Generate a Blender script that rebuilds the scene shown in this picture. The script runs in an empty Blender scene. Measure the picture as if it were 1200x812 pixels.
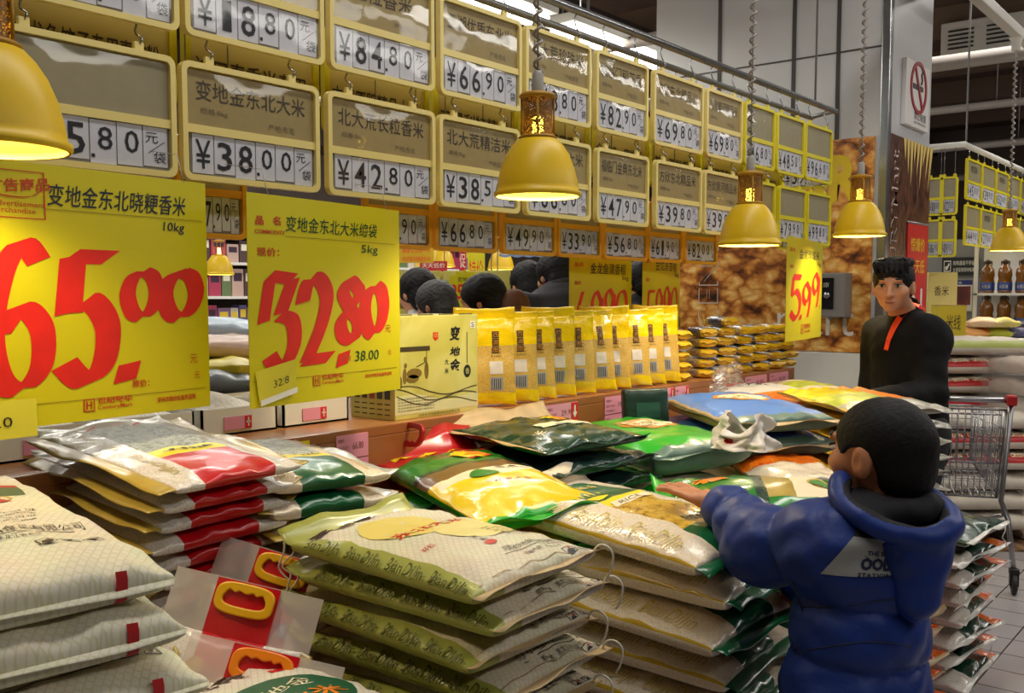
import bpy, bmesh, math, random
import numpy as np
from mathutils import Vector, Matrix, Euler, noise
from mathutils.bvhtree import BVHTree
PI = math.pi
R = math.radians
scene = bpy.context.scene
COL = scene.collection

# ---------------------------------------------------------------- camera, light, exposure
EYE = 1.45
FPX = 1150.0
PITCH = math.atan(86.0 / FPX)
YAW = math.atan(930.0 * math.cos(PITCH) / FPX)
cam_data = bpy.data.cameras.new('camera')
cam_data.sensor_width = 36.0
cam_data.lens = FPX / 1200.0 * 36.0
cam_data.shift_y = 27.0 / 1200.0
cam_data.clip_start = 0.05
cam_data.clip_end = 200
cam = bpy.data.objects.new('camera', cam_data)
cam.location = (0, 0, EYE)
cam.rotation_euler = (PI / 2 - PITCH, 0, YAW)
COL.objects.link(cam)
scene.camera = cam
scene.view_settings.view_transform = 'Standard'
scene.view_settings.look = 'None'
scene.view_settings.exposure = 0.0
scene.view_settings.gamma = 1.0
scene.view_settings.use_curve_mapping = False
scene.cycles.use_denoising = True
scene.cycles.max_bounces = 6
scene.cycles.transparent_max_bounces = 12
scene.cycles.caustics_reflective = False
scene.cycles.caustics_refractive = False

world = bpy.data.worlds.new('World')
scene.world = world
world.use_nodes = True
world.node_tree.nodes['Background'].inputs[0].default_value = (0.9, 0.95, 1.0, 1)
world.node_tree.nodes['Background'].inputs[1].default_value = 0.12

CEIL_Z = 4.9
PENDANT_W = 23.0
SHOP_W = 34.0


def area_light(name, loc, sx, sy, power, col=(1.0, 0.96, 0.88), rot=(0, 0, 0)):
    d = bpy.data.lights.new(name, 'AREA')
    d.shape = 'RECTANGLE'
    d.size = sx
    d.size_y = sy
    d.energy = power
    d.color = col
    o = bpy.data.objects.new(name, d)
    o.location = loc
    o.rotation_euler = rot
    COL.objects.link(o)
    return o


# fluorescent rows of the hall along the aisles, with fill lights added among them
area_light('tube_or_fill_light', (-4.55, 4.6, 3.42), 0.25, 6.0, SHOP_W * 2.0)
area_light('tube_or_fill_light', (-1.0, 2.6, 4.3), 0.4, 5.0, SHOP_W * 2.4)
area_light('tube_or_fill_light', (1.9, 3.0, 3.5), 0.35, 7.0, SHOP_W * 1.35, rot=(0, R(38), 0))  # added front fill out of view, tilted to brighten the price boards
area_light('tube_or_fill_light', (1.6, 9.0, 3.8), 0.3, 6.0, SHOP_W * 2.6, rot=(0, R(20), 0))
area_light('tube_or_fill_light', (-8.2, 5.0, 4.3), 0.3, 9.0, SHOP_W * 6.0)
area_light('tube_or_fill_light', (-5.4, 10.0, 4.3), 5.0, 0.3, SHOP_W * 4.0)
area_light('tube_or_fill_light', (-0.5, 9.3, 4.3), 5.0, 0.3, SHOP_W * 3.0)
area_light('ceiling_fill_uplight', (-4.55, 5.0, 3.65), 0.3, 8.0, SHOP_W * 1.0, rot=(PI, 0, 0))  # added upward fill that lightens the brown ceiling, no fixture of its own
area_light('ceiling_fill_uplight', (1.6, 9.5, 3.9), 0.3, 10.0, SHOP_W * 2.4, rot=(PI, 0, 0))  # second added ceiling fill, over the right aisle


# ---------------------------------------------------------------- pixel helper
_fw = Vector((-math.sin(YAW) * math.cos(PITCH), math.cos(YAW) * math.cos(PITCH), -math.sin(PITCH)))
_rt = Vector((math.cos(YAW), math.sin(YAW), 0))
_up = _rt.cross(_fw)
EYEV = Vector((0, 0, EYE))


def at(x, y, X=None, Y=None, z=None, d=None):
    """where the sight line of a photo pixel meets a plane of the place"""
    r = _fw + _rt * ((x - 600.0) / FPX) - _up * ((y - 433.0) / FPX)
    if X is not None:
        k = X / r.x
    elif Y is not None:
        k = Y / r.y
    elif z is not None:
        k = (z - EYE) / r.z
    else:
        k = d
    return EYEV + r * k


# ---------------------------------------------------------------- materials
def lin(c):
    return tuple(((v / 255.0) / 12.92 if v / 255.0 <= 0.04045 else ((v / 255.0 + 0.055) / 1.055) ** 2.4) for v in c)


MATS = {}


def nodes_of(m):
    return m.node_tree.nodes, m.node_tree.links


def mat(name, rgb, rough=0.5, spec=0.5, metal=0.0, var=0.0, vscale=6.0, bump=0.0, bscale=40.0, coat=0.0, alpha=1.0, sheen=0.0, trans=0.0, emit=0.0, coord='Object'):
    if name in MATS:
        return MATS[name]
    m = bpy.data.materials.new(name)
    m.use_nodes = True
    n, l = nodes_of(m)
    p = n['Principled BSDF']
    c = lin(rgb)
    p.inputs['Base Color'].default_value = (*c, 1)
    p.inputs['Roughness'].default_value = rough
    p.inputs['Specular IOR Level'].default_value = spec
    p.inputs['Metallic'].default_value = metal
    p.inputs['Coat Weight'].default_value = coat
    p.inputs['Coat Roughness'].default_value = 0.12
    p.inputs['Sheen Weight'].default_value = sheen
    p.inputs['Alpha'].default_value = alpha
    p.inputs['Transmission Weight'].default_value = trans
    if emit:
        p.inputs['Emission Color'].default_value = (*c, 1)
        p.inputs['Emission Strength'].default_value = emit
    if var or bump:
        tc = n.new('ShaderNodeTexCoord')
    if var:
        nz = n.new('ShaderNodeTexNoise')
        nz.inputs['Scale'].default_value = vscale
        nz.inputs['Detail'].default_value = 5
        l.new(tc.outputs[coord], nz.inputs['Vector'])
        rp = n.new('ShaderNodeValToRGB')
        rp.color_ramp.elements[0].position = 0.3
        rp.color_ramp.elements[1].position = 0.7
        rp.color_ramp.elements[0].color = (*[v * (1 - var) for v in c], 1)
        rp.color_ramp.elements[1].color = (*[min(1, v * (1 + var)) for v in c], 1)
        l.new(nz.outputs['Fac'], rp.inputs['Fac'])
        l.new(rp.outputs['Color'], p.inputs['Base Color'])
    if bump:
        nb = n.new('ShaderNodeTexNoise')
        nb.inputs['Scale'].default_value = bscale
        nb.inputs['Detail'].default_value = 3
        l.new(tc.outputs[coord], nb.inputs['Vector'])
        bp = n.new('ShaderNodeBump')
        bp.inputs['Strength'].default_value = bump
        bp.inputs['Distance'].default_value = 0.01
        l.new(nb.outputs['Fac'], bp.inputs['Height'])
        l.new(bp.outputs['Normal'], p.inputs['Normal'])
    MATS[name] = m
    return m


def ramp_mat(name, stops, scale=8.0, rough=0.45, detail=4.0, distort=1.0, kind='noise', bump=0.0, coat=0.0, coord='Object', interp='LINEAR', stretch=(1, 1, 1)):
    """mottled print: a noise or cell pattern through a colour ramp"""
    if name in MATS:
        return MATS[name]
    m = bpy.data.materials.new(name)
    m.use_nodes = True
    n, l = nodes_of(m)
    p = n['Principled BSDF']
    p.inputs['Roughness'].default_value = rough
    p.inputs['Coat Weight'].default_value = coat
    tc = n.new('ShaderNodeTexCoord')
    mp = n.new('ShaderNodeMapping')
    mp.inputs['Scale'].default_value = stretch
    l.new(tc.outputs[coord], mp.inputs['Vector'])
    vec = mp.outputs['Vector']
    if kind == 'noise':
        t = n.new('ShaderNodeTexNoise')
        t.inputs['Scale'].default_value = scale
        t.inputs['Detail'].default_value = detail
        t.inputs['Distortion'].default_value = distort
        out = t.outputs['Fac']
    elif kind == 'wave':
        t = n.new('ShaderNodeTexWave')
        t.inputs['Scale'].default_value = scale
        t.inputs['Distortion'].default_value = distort
        t.inputs['Detail'].default_value = detail
        t.inputs['Detail Scale'].default_value = 1.2
        out = t.outputs['Fac']
    else:
        nz = n.new('ShaderNodeTexNoise')
        nz.inputs['Scale'].default_value = scale * 0.8
        nz.inputs['Detail'].default_value = 3
        l.new(vec, nz.inputs['Vector'])
        mx = n.new('ShaderNodeMixRGB')
        mx.inputs[0].default_value = 0.12 * distort
        l.new(vec, mx.inputs[1])
        l.new(nz.outputs['Color'], mx.inputs[2])
        t = n.new('ShaderNodeTexVoronoi')
        t.inputs['Scale'].default_value = scale
        l.new(mx.outputs[0], t.inputs['Vector'])
        out = t.outputs['Distance'] if kind == 'cells' else t.outputs['Color']
    if kind != 'cells' and kind != 'noise' and kind != 'wave':
        sp = n.new('ShaderNodeSeparateColor')
        l.new(out, sp.inputs[0])
        out = sp.outputs[0]
    if not (kind not in ('noise', 'wave')):
        l.new(vec, t.inputs['Vector'])
    rp = n.new('ShaderNodeValToRGB')
    cr = rp.color_ramp
    cr.interpolation = interp
    while len(cr.elements) < len(stops):
        cr.elements.new(0.5)
    for e, (pos, c) in zip(cr.elements, stops):
        e.position = pos
        e.color = (*lin(c), 1)
    l.new(out, rp.inputs['Fac'])
    l.new(rp.outputs['Color'], p.inputs['Base Color'])
    if bump:
        bp = n.new('ShaderNodeBump')
        bp.inputs['Strength'].default_value = bump
        bp.inputs['Distance'].default_value = 0.01
        l.new(out, bp.inputs['Height'])
        l.new(bp.outputs['Normal'], p.inputs['Normal'])
    MATS[name] = m
    return m


def film_mat(name, tint=(255, 255, 255), gloss=0.14, rough=0.08, bump=0.35, bscale=7.0, veil=0.0):
    """clear plastic film: see-through, with wrinkled gloss and an optional milky veil"""
    if name in MATS:
        return MATS[name]
    m = bpy.data.materials.new(name)
    m.use_nodes = True
    n, l = nodes_of(m)
    n.remove(n['Principled BSDF'])
    tr = n.new('ShaderNodeBsdfTransparent')
    tr.inputs[0].default_value = (*lin(tint), 1)
    gl = n.new('ShaderNodeBsdfGlossy')
    gl.inputs['Roughness'].default_value = rough
    df = n.new('ShaderNodeBsdfDiffuse')
    df.inputs[0].default_value = (*lin(tint), 1)
    tc = n.new('ShaderNodeTexCoord')
    nz = n.new('ShaderNodeTexNoise')
    nz.inputs['Scale'].default_value = bscale
    nz.inputs['Detail'].default_value = 2
    l.new(tc.outputs['Object'], nz.inputs['Vector'])
    bp = n.new('ShaderNodeBump')
    bp.inputs['Strength'].default_value = bump
    bp.inputs['Distance'].default_value = 0.03
    l.new(nz.outputs['Fac'], bp.inputs['Height'])
    l.new(bp.outputs['Normal'], gl.inputs['Normal'])
    m1 = n.new('ShaderNodeMixShader')
    m1.inputs[0].default_value = veil
    l.new(tr.outputs[0], m1.inputs[1])
    l.new(df.outputs[0], m1.inputs[2])
    m2 = n.new('ShaderNodeMixShader')
    m2.inputs[0].default_value = gloss
    l.new(m1.outputs[0], m2.inputs[1])
    l.new(gl.outputs[0], m2.inputs[2])
    l.new(m2.outputs[0], n['Material Output'].inputs['Surface'])
    MATS[name] = m
    return m


# ---------------------------------------------------------------- mesh builder
class MB:
    def __init__(self):
        self.v, self.f, self.m, self.mats = [], [], [], []
        self.smooth = []

    def mi(self, m):
        if m not in self.mats:
            self.mats.append(m)
        return self.mats.index(m)

    def add(self, vs, fs, m, smooth=False):
        b = len(self.v)
        k = self.mi(m)
        self.v.extend([tuple(p) for p in vs])
        for f in fs:
            self.f.append([b + i for i in f])
            self.m.append(k)
            self.smooth.append(smooth)

    def box(self, x0, x1, y0, y1, z0, z1, m, c=0.0):
        if c <= 0:
            vs = [(x0, y0, z0), (x1, y0, z0), (x1, y1, z0), (x0, y1, z0), (x0, y0, z1), (x1, y0, z1), (x1, y1, z1), (x0, y1, z1)]
            self.add(vs, [(0, 3, 2, 1), (4, 5, 6, 7), (0, 1, 5, 4), (1, 2, 6, 5), (2, 3, 7, 6), (3, 0, 4, 7)], m)
        else:
            bm = bmesh.new()
            bmesh.ops.create_cube(bm, size=1)
            for q in bm.verts:
                q.co = Vector(((x0 + x1) / 2 + q.co.x * (x1 - x0), (y0 + y1) / 2 + q.co.y * (y1 - y0), (z0 + z1) / 2 + q.co.z * (z1 - z0)))
            bmesh.ops.bevel(bm, geom=list(bm.edges), offset=c, segments=2, profile=0.6, affect='EDGES')
            self.bm(bm, m)

    def bm(self, bm, m, smooth=False):
        bm.verts.index_update()
        self.add([q.co[:] for q in bm.verts], [[q.index for q in f.verts] for f in bm.faces], m, smooth)
        bm.free()

    def tube(self, pts, r, m, n=8, caps=True):
        pts = [Vector(p) for p in pts]
        rs = r if isinstance(r, (list, tuple)) else [r] * len(pts)
        vs, fs = [], []
        prev = None
        for i, p in enumerate(pts):
            a = pts[max(0, i - 1)]
            b = pts[min(len(pts) - 1, i + 1)]
            t = (b - a)
            t = t.normalized() if t.length > 1e-9 else Vector((0, 0, 1))
            if prev is None:
                s = t.orthogonal().normalized()
            else:
                s = prev - t * prev.dot(t)
                s = s.normalized() if s.length > 1e-6 else t.orthogonal().normalized()
            prev = s
            q = t.cross(s)
            for k in range(n):
                a_ = 2 * PI * k / n
                vs.append(p + (s * math.cos(a_) + q * math.sin(a_)) * rs[i])
        for i in range(len(pts) - 1):
            for k in range(n):
                k2 = (k + 1) % n
                fs.append((i * n + k, i * n + k2, (i + 1) * n + k2, (i + 1) * n + k))
        if caps:
            fs.append(tuple(range(n - 1, -1, -1)))
            fs.append(tuple((len(pts) - 1) * n + k for k in range(n)))
        self.add(vs, fs, m, True)

    def lathe(self, prof, m, n=32, c=(0, 0, 0), close=False):
        vs, fs = [], []
        for (r, z) in prof:
            for k in range(n):
                a = 2 * PI * k / n
                vs.append((c[0] + r * math.cos(a), c[1] + r * math.sin(a), c[2] + z))
        np_ = len(prof)
        rng = range(np_) if close else range(np_ - 1)
        for i in rng:
            j = (i + 1) % np_
            for k in range(n):
                k2 = (k + 1) % n
                fs.append((i * n + k, i * n + k2, j * n + k2, j * n + k))
        self.add(vs, fs, m, True)

    def grid(self, fn, nu, nv, m, smooth=True):
        vs = [fn(i / nu, j / nv) for j in range(nv + 1) for i in range(nu + 1)]
        fs = [(j * (nu + 1) + i, j * (nu + 1) + i + 1, (j + 1) * (nu + 1) + i + 1, (j + 1) * (nu + 1) + i) for j in range(nv) for i in range(nu)]
        self.add(vs, fs, m, smooth)

    def prism(self, poly, y0, y1, m):
        """polygon in x,z given thickness along y"""
        n = len(poly)
        vs = [(p[0], y0, p[1]) for p in poly] + [(p[0], y1, p[1]) for p in poly]
        fs = [tuple(range(n)), tuple(range(2 * n - 1, n - 1, -1))]
        fs += [(i, i + n, (i + 1) % n + n, (i + 1) % n) for i in range(n)]
        self.add(vs, fs, m)

    def ring(self, outer, inner, y0, y1, m):
        """frame between two polygons of the same length in x,z; front y0, back y1"""
        n = len(outer)
        vs = [(p[0], y0, p[1]) for p in outer] + [(p[0], y0, p[1]) for p in inner] + [(p[0], y1, p[1]) for p in outer] + [(p[0], y1, p[1]) for p in inner]
        fs = []
        for i in range(n):
            j = (i + 1) % n
            fs += [(i, j, n + j, n + i), (2 * n + j, 2 * n + i, 3 * n + i, 3 * n + j), (j, i, 2 * n + i, 2 * n + j), (n + i, n + j, 3 * n + j, 3 * n + i)]
        self.add(vs, fs, m)

    def build(self, name, parent=None, mx=None):
        me = bpy.data.meshes.new(name)
        me.from_pydata(self.v, [], self.f)
        for m in self.mats:
            me.materials.append(m)
        me.polygons.foreach_set('material_index', self.m)
        me.polygons.foreach_set('use_smooth', self.smooth)
        me.update()
        o = bpy.data.objects.new(name, me)
        if mx is not None:
            o.matrix_world = mx
        COL.objects.link(o)
        if parent is not None:
            o.parent = parent
        return o


def tag(o, label=None, cat=None, group=None, kind=None):
    if label:
        o['label'] = label
    if cat:
        o['category'] = cat
    if group:
        o['group'] = group
    if kind:
        o['kind'] = kind
    return o


def thing(name, label, cat, loc=(0, 0, 0), rot=(0, 0, 0), group=None):
    o = bpy.data.objects.new(name, None)
    o.empty_display_size = 0.1
    o.location = loc
    o.rotation_euler = rot if isinstance(rot, (tuple, list, Euler)) else (0, 0, rot)
    COL.objects.link(o)
    return tag(o, label, cat, group)


def struct(mb, name, parent=None):
    o = mb.build(name, parent)
    if parent is None:
        o['kind'] = 'structure'
    return o


def copy_tree(o, parent=None):
    c = o.copy()
    COL.objects.link(c)
    c.parent = parent
    for ch in list(o.children):
        copy_tree(ch, c)
    return c


def rrect(x0, x1, z0, z1, r, n=4):
    pts = []
    for cx, cz, a0 in ((x1 - r, z0 + r, -90), (x1 - r, z1 - r, 0), (x0 + r, z1 - r, 90), (x0 + r, z0 + r, 180)):
        for k in range(n + 1):
            a = R(a0 + 90 * k / n)
            pts.append((cx + r * math.cos(a), cz + r * math.sin(a)))
    return pts


# ---------------------------------------------------------------- lettering
_glyph = {}


def glyphs(text, shear=0.0, bold=0.0):
    key = (text, shear, bold)
    if key not in _glyph:
        c = bpy.data.curves.new('lettering', 'FONT')
        c.body = text
        c.resolution_u = 2
        c.shear = shear
        c.offset = bold
        c.fill_mode = 'FRONT'
        o = bpy.data.objects.new('lettering', c)
        me = bpy.data.meshes.new_from_object(o)
        vs = [(v.co.x, v.co.y) for v in me.vertices]
        fs = [tuple(p.vertices) for p in me.polygons]
        bpy.data.objects.remove(o)
        bpy.data.curves.remove(c)
        bpy.data.meshes.remove(me)
        x0 = min(v[0] for v in vs); x1 = max(v[0] for v in vs)
        y0 = min(v[1] for v in vs); y1 = max(v[1] for v in vs)
        vs = [((v[0] - x0) / max(1e-6, x1 - x0), (v[1] - y0) / max(1e-6, y1 - y0)) for v in vs]
        _glyph[key] = (vs, fs)
    return _glyph[key]


def letter(mb, text, fn, w, h, m, shear=0.0, bold=0.0):
    """lettering w by h; fn(x, y) carries a flat point (0..w, 0..h) onto the surface"""
    vs, fs = glyphs(text, shear, bold)
    mb.add([fn(v[0] * w, v[1] * h) for v in vs], fs, m)


def flat_text(mb, text, x, z, w, h, m, y=-0.001, shear=0.0, bold=0.0, slope=0.0):
    letter(mb, text, lambda a, b: (x + a, y, z + b + a * slope), w, h, m, shear, bold)


def stroke(mb, pts, w, m, fn, nib=(0.8, 0.25), sub=6):
    """one broad-pen stroke through pts (smoothed), pen edge along nib"""
    P = [Vector((p[0], p[1])) for p in pts]
    if len(P) > 2:
        Q = []
        for i in range(len(P) - 1):
            p0 = P[max(0, i - 1)]; p1 = P[i]; p2 = P[i + 1]; p3 = P[min(len(P) - 1, i + 2)]
            for k in range(sub):
                t = k / sub
                Q.append(0.5 * ((2 * p1) + (p2 - p0) * t + (2 * p0 - 5 * p1 + 4 * p2 - p3) * t * t + (3 * p1 - p0 - 3 * p2 + p3) * t ** 3))
        Q.append(P[-1])
    else:
        Q = P
    nv = Vector(nib) * w * 0.5
    vs = []
    for i, q in enumerate(Q):
        t = Q[min(len(Q) - 1, i + 1)] - Q[max(0, i - 1)]
        n = Vector((-t.y, t.x))
        n = n.normalized() * w * 0.16 if n.length > 1e-9 else Vector((0, 0))
        s = nv + (n if n.dot(nv) >= 0 else -n)
        vs += [fn(*(q - s)), fn(*(q + s))]
    fs = [(2 * i, 2 * i + 1, 2 * i + 3, 2 * i + 2) for i in range(len(Q) - 1)]
    mb.add(vs, fs, m)


PEN = {
    '0': [[(.55, .98), (.25, .85), (.08, .5), (.2, .12), (.45, .02), (.75, .2), (.9, .55), (.8, .88), (.55, .98)]],
    '1': [[(.75, 1), (.45, .0)]],
    '2': [[(.12, .7), (.3, .95), (.6, .98), (.82, .78), (.65, .45), (.2, .03)], [(.15, .04), (.9, .06)]],
    '3': [[(.15, 1), (.85, .97)], [(.85, .97), (.45, .58)], [(.42, .56), (.8, .5), (.85, .25), (.6, .03), (.3, .0), (.1, .12)]],
    '4': [[(.5, 1), (.1, .38), (.95, .38)], [(.7, .7), (.6, 0)]],
    '5': [[(.3, .95), (.18, .52)], [(.25, .95), (.95, .95)], [(.2, .52), (.55, .62), (.85, .42), (.75, .12), (.4, .0), (.08, .14)]],
    '6': [[(.85, .88), (.6, 1), (.3, .8), (.1, .4), (.2, .08), (.5, .0), (.82, .15), (.85, .42), (.55, .56), (.2, .38)]],
    '8': [[(.8, .85), (.5, 1), (.25, .8), (.45, .55), (.75, .3), (.6, .02), (.25, .05), (.15, .3), (.5, .55), (.8, .75), (.8, .88)]],
    '9': [[(.8, .8), (.5, 1), (.2, .78), (.25, .5), (.55, .45), (.85, .85), (.8, .4), (.6, .0)]],
    '.': [[(.56, 1.0), (.42, 0.0)]],
}


def pen_text(mb, items, fn, m, nib=(0.8, 0.25)):
    """items: (digit, x, z, w, h, pen width)"""
    for ch, x, z, w, h, pw in items:
        for s in PEN[ch]:
            stroke(mb, [(x + p[0] * w, z + p[1] * h) for p in s], pw, m, fn, nib)
# ---------------------------------------------------------------- the hall
M_wall = mat('wall_taupe', (118, 104, 96), 0.7, var=0.08, vscale=1.2)
M_ceil = mat('ceiling_brown', (92, 74, 62), 0.8, var=0.12, vscale=0.9)
M_panel = mat('panel_grey', (196, 196, 198), 0.28, var=0.04, vscale=2.0)
M_seam = mat('panel_joint', (62, 58, 56), 0.5)
M_steel = mat('steel', (170, 172, 176), 0.25, metal=0.9)
M_steel_dull = mat('steel_dull', (150, 150, 152), 0.42, metal=0.8)
M_beam = mat('beam_grey', (150, 142, 136), 0.6)
M_white = mat('white_plastic', (228, 226, 220), 0.4)
M_black = mat('black', (18, 18, 20), 0.5)
M_red = mat('print_red', (200, 24, 22), 0.45)
M_yellow_ink = mat('print_yellow', (236, 214, 20), 0.45)


def tile_mat():
    m = bpy.data.materials.new('floor_tiles')
    m.use_nodes = True
    n, l = nodes_of(m)
    p = n['Principled BSDF']
    p.inputs['Roughness'].default_value = 0.22
    tc = n.new('ShaderNodeTexCoord')
    mp = n.new('ShaderNodeMapping')
    g = at(1200, 735, z=0)
    g2 = at(1147, 735, z=0)
    mp.inputs['Location'].default_value = (-(g.x % 0.2) + 0.002, -(g.y % 0.2) + 0.002, 0)
    br = n.new('ShaderNodeTexBrick')
    br.offset = 0.0
    br.squash = 1.0
    br.inputs['Color1'].default_value = (*lin((176, 170, 172)), 1)
    br.inputs['Color2'].default_value = (*lin((164, 158, 160)), 1)
    br.inputs['Mortar'].default_value = (*lin((34, 32, 34)), 1)
    br.inputs['Scale'].default_value = 1.0
    br.inputs['Mortar Size'].default_value = 0.0035
    br.inputs['Brick Width'].default_value = 0.2
    br.inputs['Row Height'].default_value = 0.2
    l.new(tc.outputs['Object'], mp.inputs['Vector'])
    l.new(mp.outputs['Vector'], br.inputs['Vector'])
    l.new(br.outputs['Color'], p.inputs['Base Color'])
    return m


mb = MB(); mb.box(-12, 8, -4, 22, -0.1, 0, tile_mat()); struct(mb, 'floor')
mb = MB(); mb.box(-12, 8, -4, 22, CEIL_Z, CEIL_Z + 0.1, M_ceil); struct(mb, 'ceiling')
mb = MB(); mb.box(-12.1, -12, -4, 22, 0, CEIL_Z, M_wall); struct(mb, 'wall_left')
mb = MB(); mb.box(8, 8.1, -4, 22, 0, CEIL_Z, M_wall); struct(mb, 'wall_right')
mb = MB(); mb.box(-12, 8, 22, 22.1, 0, CEIL_Z, M_wall); struct(mb, 'wall_back')
mb = MB(); mb.box(-12, 8, -4.1, -4, 0, CEIL_Z, M_wall); struct(mb, 'wall_front')

# ceiling beams and pipes
k = 0
for yy in (8.2, 10.4, 12.6, 14.8, 17.0, 19.2):
    k += 1
    mb = MB(); mb.box(-12, 8, yy, yy + 0.16, CEIL_Z - 0.34, CEIL_Z, mat('beam_brown', (120, 100, 84), 0.7)); struct(mb, 'trim_%d' % k)
for xx in (-9.6, -6.4, 0.9, 3.8):
    k += 1
    mb = MB(); mb.box(xx, xx + 0.2, -4, 22, CEIL_Z - 0.5, CEIL_Z - 0.3, mat('beam_dark', (44, 38, 36), 0.7)); struct(mb, 'trim_%d' % k)

for i, (yy, zz, rr, lab) in enumerate((
        (7.0, 3.52, 0.05, 'grey pipe crossing above the price boards in front of the panelled pillar'),
        (9.5, 3.55, 0.07, 'thick grey duct pipe crossing under the brown ceiling behind the hanging lamp track'),
        (13.0, 3.75, 0.05, 'upper thin pipe across the dark ceiling beyond the pillar'),
        (14.2, 3.45, 0.05, 'middle thin pipe across the dark ceiling beyond the pillar'),
        (15.6, 3.2, 0.05, 'lower thin pipe across the dark ceiling beyond the pillar'))):
    t = thing('ceiling_pipe', lab, 'pipe', (0, yy, zz))
    mb = MB(); mb.tube([(-12, 0, 0), (8, 0, 0)], rr, M_beam, 10); mb.build('pipe_run', t)
    for xx in (-8, -3.0, 1.5, 5):
        mb = MB(); mb.tube([(xx, 0, 0), (xx, 0, CEIL_Z - zz)], 0.008, M_steel_dull, 6); mb.build('hanger_rod', t)

# lamp track over the rice display, carrying the yellow pendants
TRX = -1.7
t = thing('lamp_track', 'long pale metal track hung under the ceiling carrying the yellow pendant lamps', 'lamp track', (TRX, 0, 3.3))
mb = MB()
mb.box(-0.035, 0.035, -1.0, 12.0, 0.0, 0.07, mat('track_white', (205, 200, 192), 0.45), 0.008); mb.build('track_rail', t)
for yy in (0.2, 3.2, 6.2, 9.2, 11.6):
    mb = MB(); mb.tube([(0, yy, 0.06), (0, yy, CEIL_Z - 3.3)], 0.012, M_steel_dull, 8); mb.build('hanger_rod', t)

# small white air unit on the far ceiling
p = at(1155, 45, d=11.5)
t = thing('air_unit', 'small white ventilation unit hung under the dark ceiling at upper right', 'ventilation unit', (p.x, p.y, p.z))
mb = MB(); mb.box(-0.45, 0.45, -0.2, 0.2, -0.2, 0.2, M_white, 0.02); mb.build('unit_casing', t)
mb = MB()
for s in (-0.22, 0.2):
    for q in range(5):
        mb.box(s - 0.14, s + 0.14, -0.215, -0.2, -0.12 + q * 0.05, -0.1 + q * 0.05, M_seam)
mb.build('grille', t)
for s in (-0.4, 0.4):
    mb = MB(); mb.tube([(s, 0, 0.2), (s, 0, CEIL_Z - p.z)], 0.012, M_steel_dull, 6); mb.build('hanger_rod', t)

# fluorescent luminaires behind the price boards
M_tube = mat('tube_glow', (255, 252, 240), 0.5, emit=9.0)
for i, (y0, y1, x) in enumerate(((2.3, 4.55, -4.55), (4.75, 6.0, -4.55), (6.2, 8.4, -4.55), (0.0, 2.1, -4.55))):
    lab = ('long fluorescent ceiling light seen just above the top price boards',
           'short fluorescent ceiling light beyond the longest one above the price boards',
           'far fluorescent ceiling light seen between boards and pillar',
           'fluorescent ceiling light over the neighbouring aisle at the near end of its row')[i]
    t = thing('ceiling_light', lab, 'ceiling light', (x, 0, 3.5))
    mb = MB(); mb.box(-0.16, 0.16, y0, y1, 0.03, 0.1, M_white, 0.01); mb.build('light_casing', t)
    for s in (-0.08, 0.08):
        mb = MB(); mb.tube([(s, y0 + 0.05, 0.0), (s, y1 - 0.05, 0.0)], 0.03, M_tube, 10); mb.build('light_tube', t)
    for yy in (y0 + 0.3, y1 - 0.3):
        mb = MB(); mb.tube([(0, yy, 0.1), (0, yy, CEIL_Z - 3.5)], 0.006, M_steel_dull, 6); mb.build('hanger_rod', t)

# ---------------------------------------------------------------- pillar with the food poster
PX0, PX1, PY0, PY1 = -3.62, -2.02, 6.1, 6.98
M_food = ramp_mat('food_photo', [(0.0, (250, 222, 156)), (0.28, (232, 180, 96)), (0.5, (212, 142, 62)), (0.7, (160, 92, 36)), (0.88, (96, 50, 20)), (1.0, (50, 24, 10))],
                  scale=10.5, rough=0.35, distort=1.7, kind='cells', stretch=(1, 1, 1.5))
M_beef = ramp_mat('dark_food_photo', [(0.0, (22, 12, 10)), (0.4, (62, 36, 28)), (0.6, (120, 78, 56)), (0.8, (70, 40, 30)), (1.0, (150, 110, 80))],
                  scale=5.0, rough=0.3, detail=3.0, distort=3.0, kind='noise', stretch=(3, 3, 0.7))
mb = MB(); mb.box(PX0, PX1, PY0, PY1, 0, CEIL_Z, M_panel); struct(mb, 'pillar')
POZ0, POZ1 = 1.1, 2.42
t = thing('food_poster', 'large poster of pasta and shrimp on the front of the panelled pillar', 'poster', (PX1, PY0, 0))
mb = MB(); mb.box(PX0 - PX1, -0.06, -0.012, 0, POZ0, POZ1, M_food)
flat_text(mb, 'OR', -0.60, 2.03, 0.46, 0.30, mat('poster_yellow', (222, 190, 20), 0.4), -0.014, bold=0.04)
flat_text(mb, 'mart', -0.66, 1.2, 0.5, 0.17, mat('poster_white', (226, 222, 214), 0.4), -0.014)
xw = at(843, 330, Y=PY0).x - PX1
# vertical outlined word CENTURY, read upwards
for w, m_, off in ((0.16, mat('poster_white', (226, 222, 214), 0.4), 0.0), ):
    letter(mb, 'CENTURY', lambda a, b: (xw - b, -0.014, POZ0 + 0.12 + a), 1.1, 0.15, m_, bold=0.012)
    letter(mb, 'CENTURY', lambda a, b: (xw - 0.006 - b, -0.016, POZ0 + 0.13 + a), 1.08, 0.138, M_food)
mb.build('front_sheet', t)
t = thing('food_poster', 'dark meat poster with tall outlined white lettering on the aisle side of the pillar', 'poster', (PX1, PY0, 0))
mb = MB(); mb.box(0.0, 0.012, 0.05, PY1 - PY0, POZ0, POZ1 + 0.02, M_beef)
def _sd(a, b):
    return (0.014, 0.22 - b, 1.15 + a)
letter(mb, 'CENTURYMart', _sd, 1.2, 0.12, mat('poster_white', (226, 222, 214), 0.4), bold=0.01)
letter(mb, 'CENTURYMart', lambda a, b: (0.016, 0.214 - b, 1.158 + a), 1.18, 0.108, M_beef)
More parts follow.
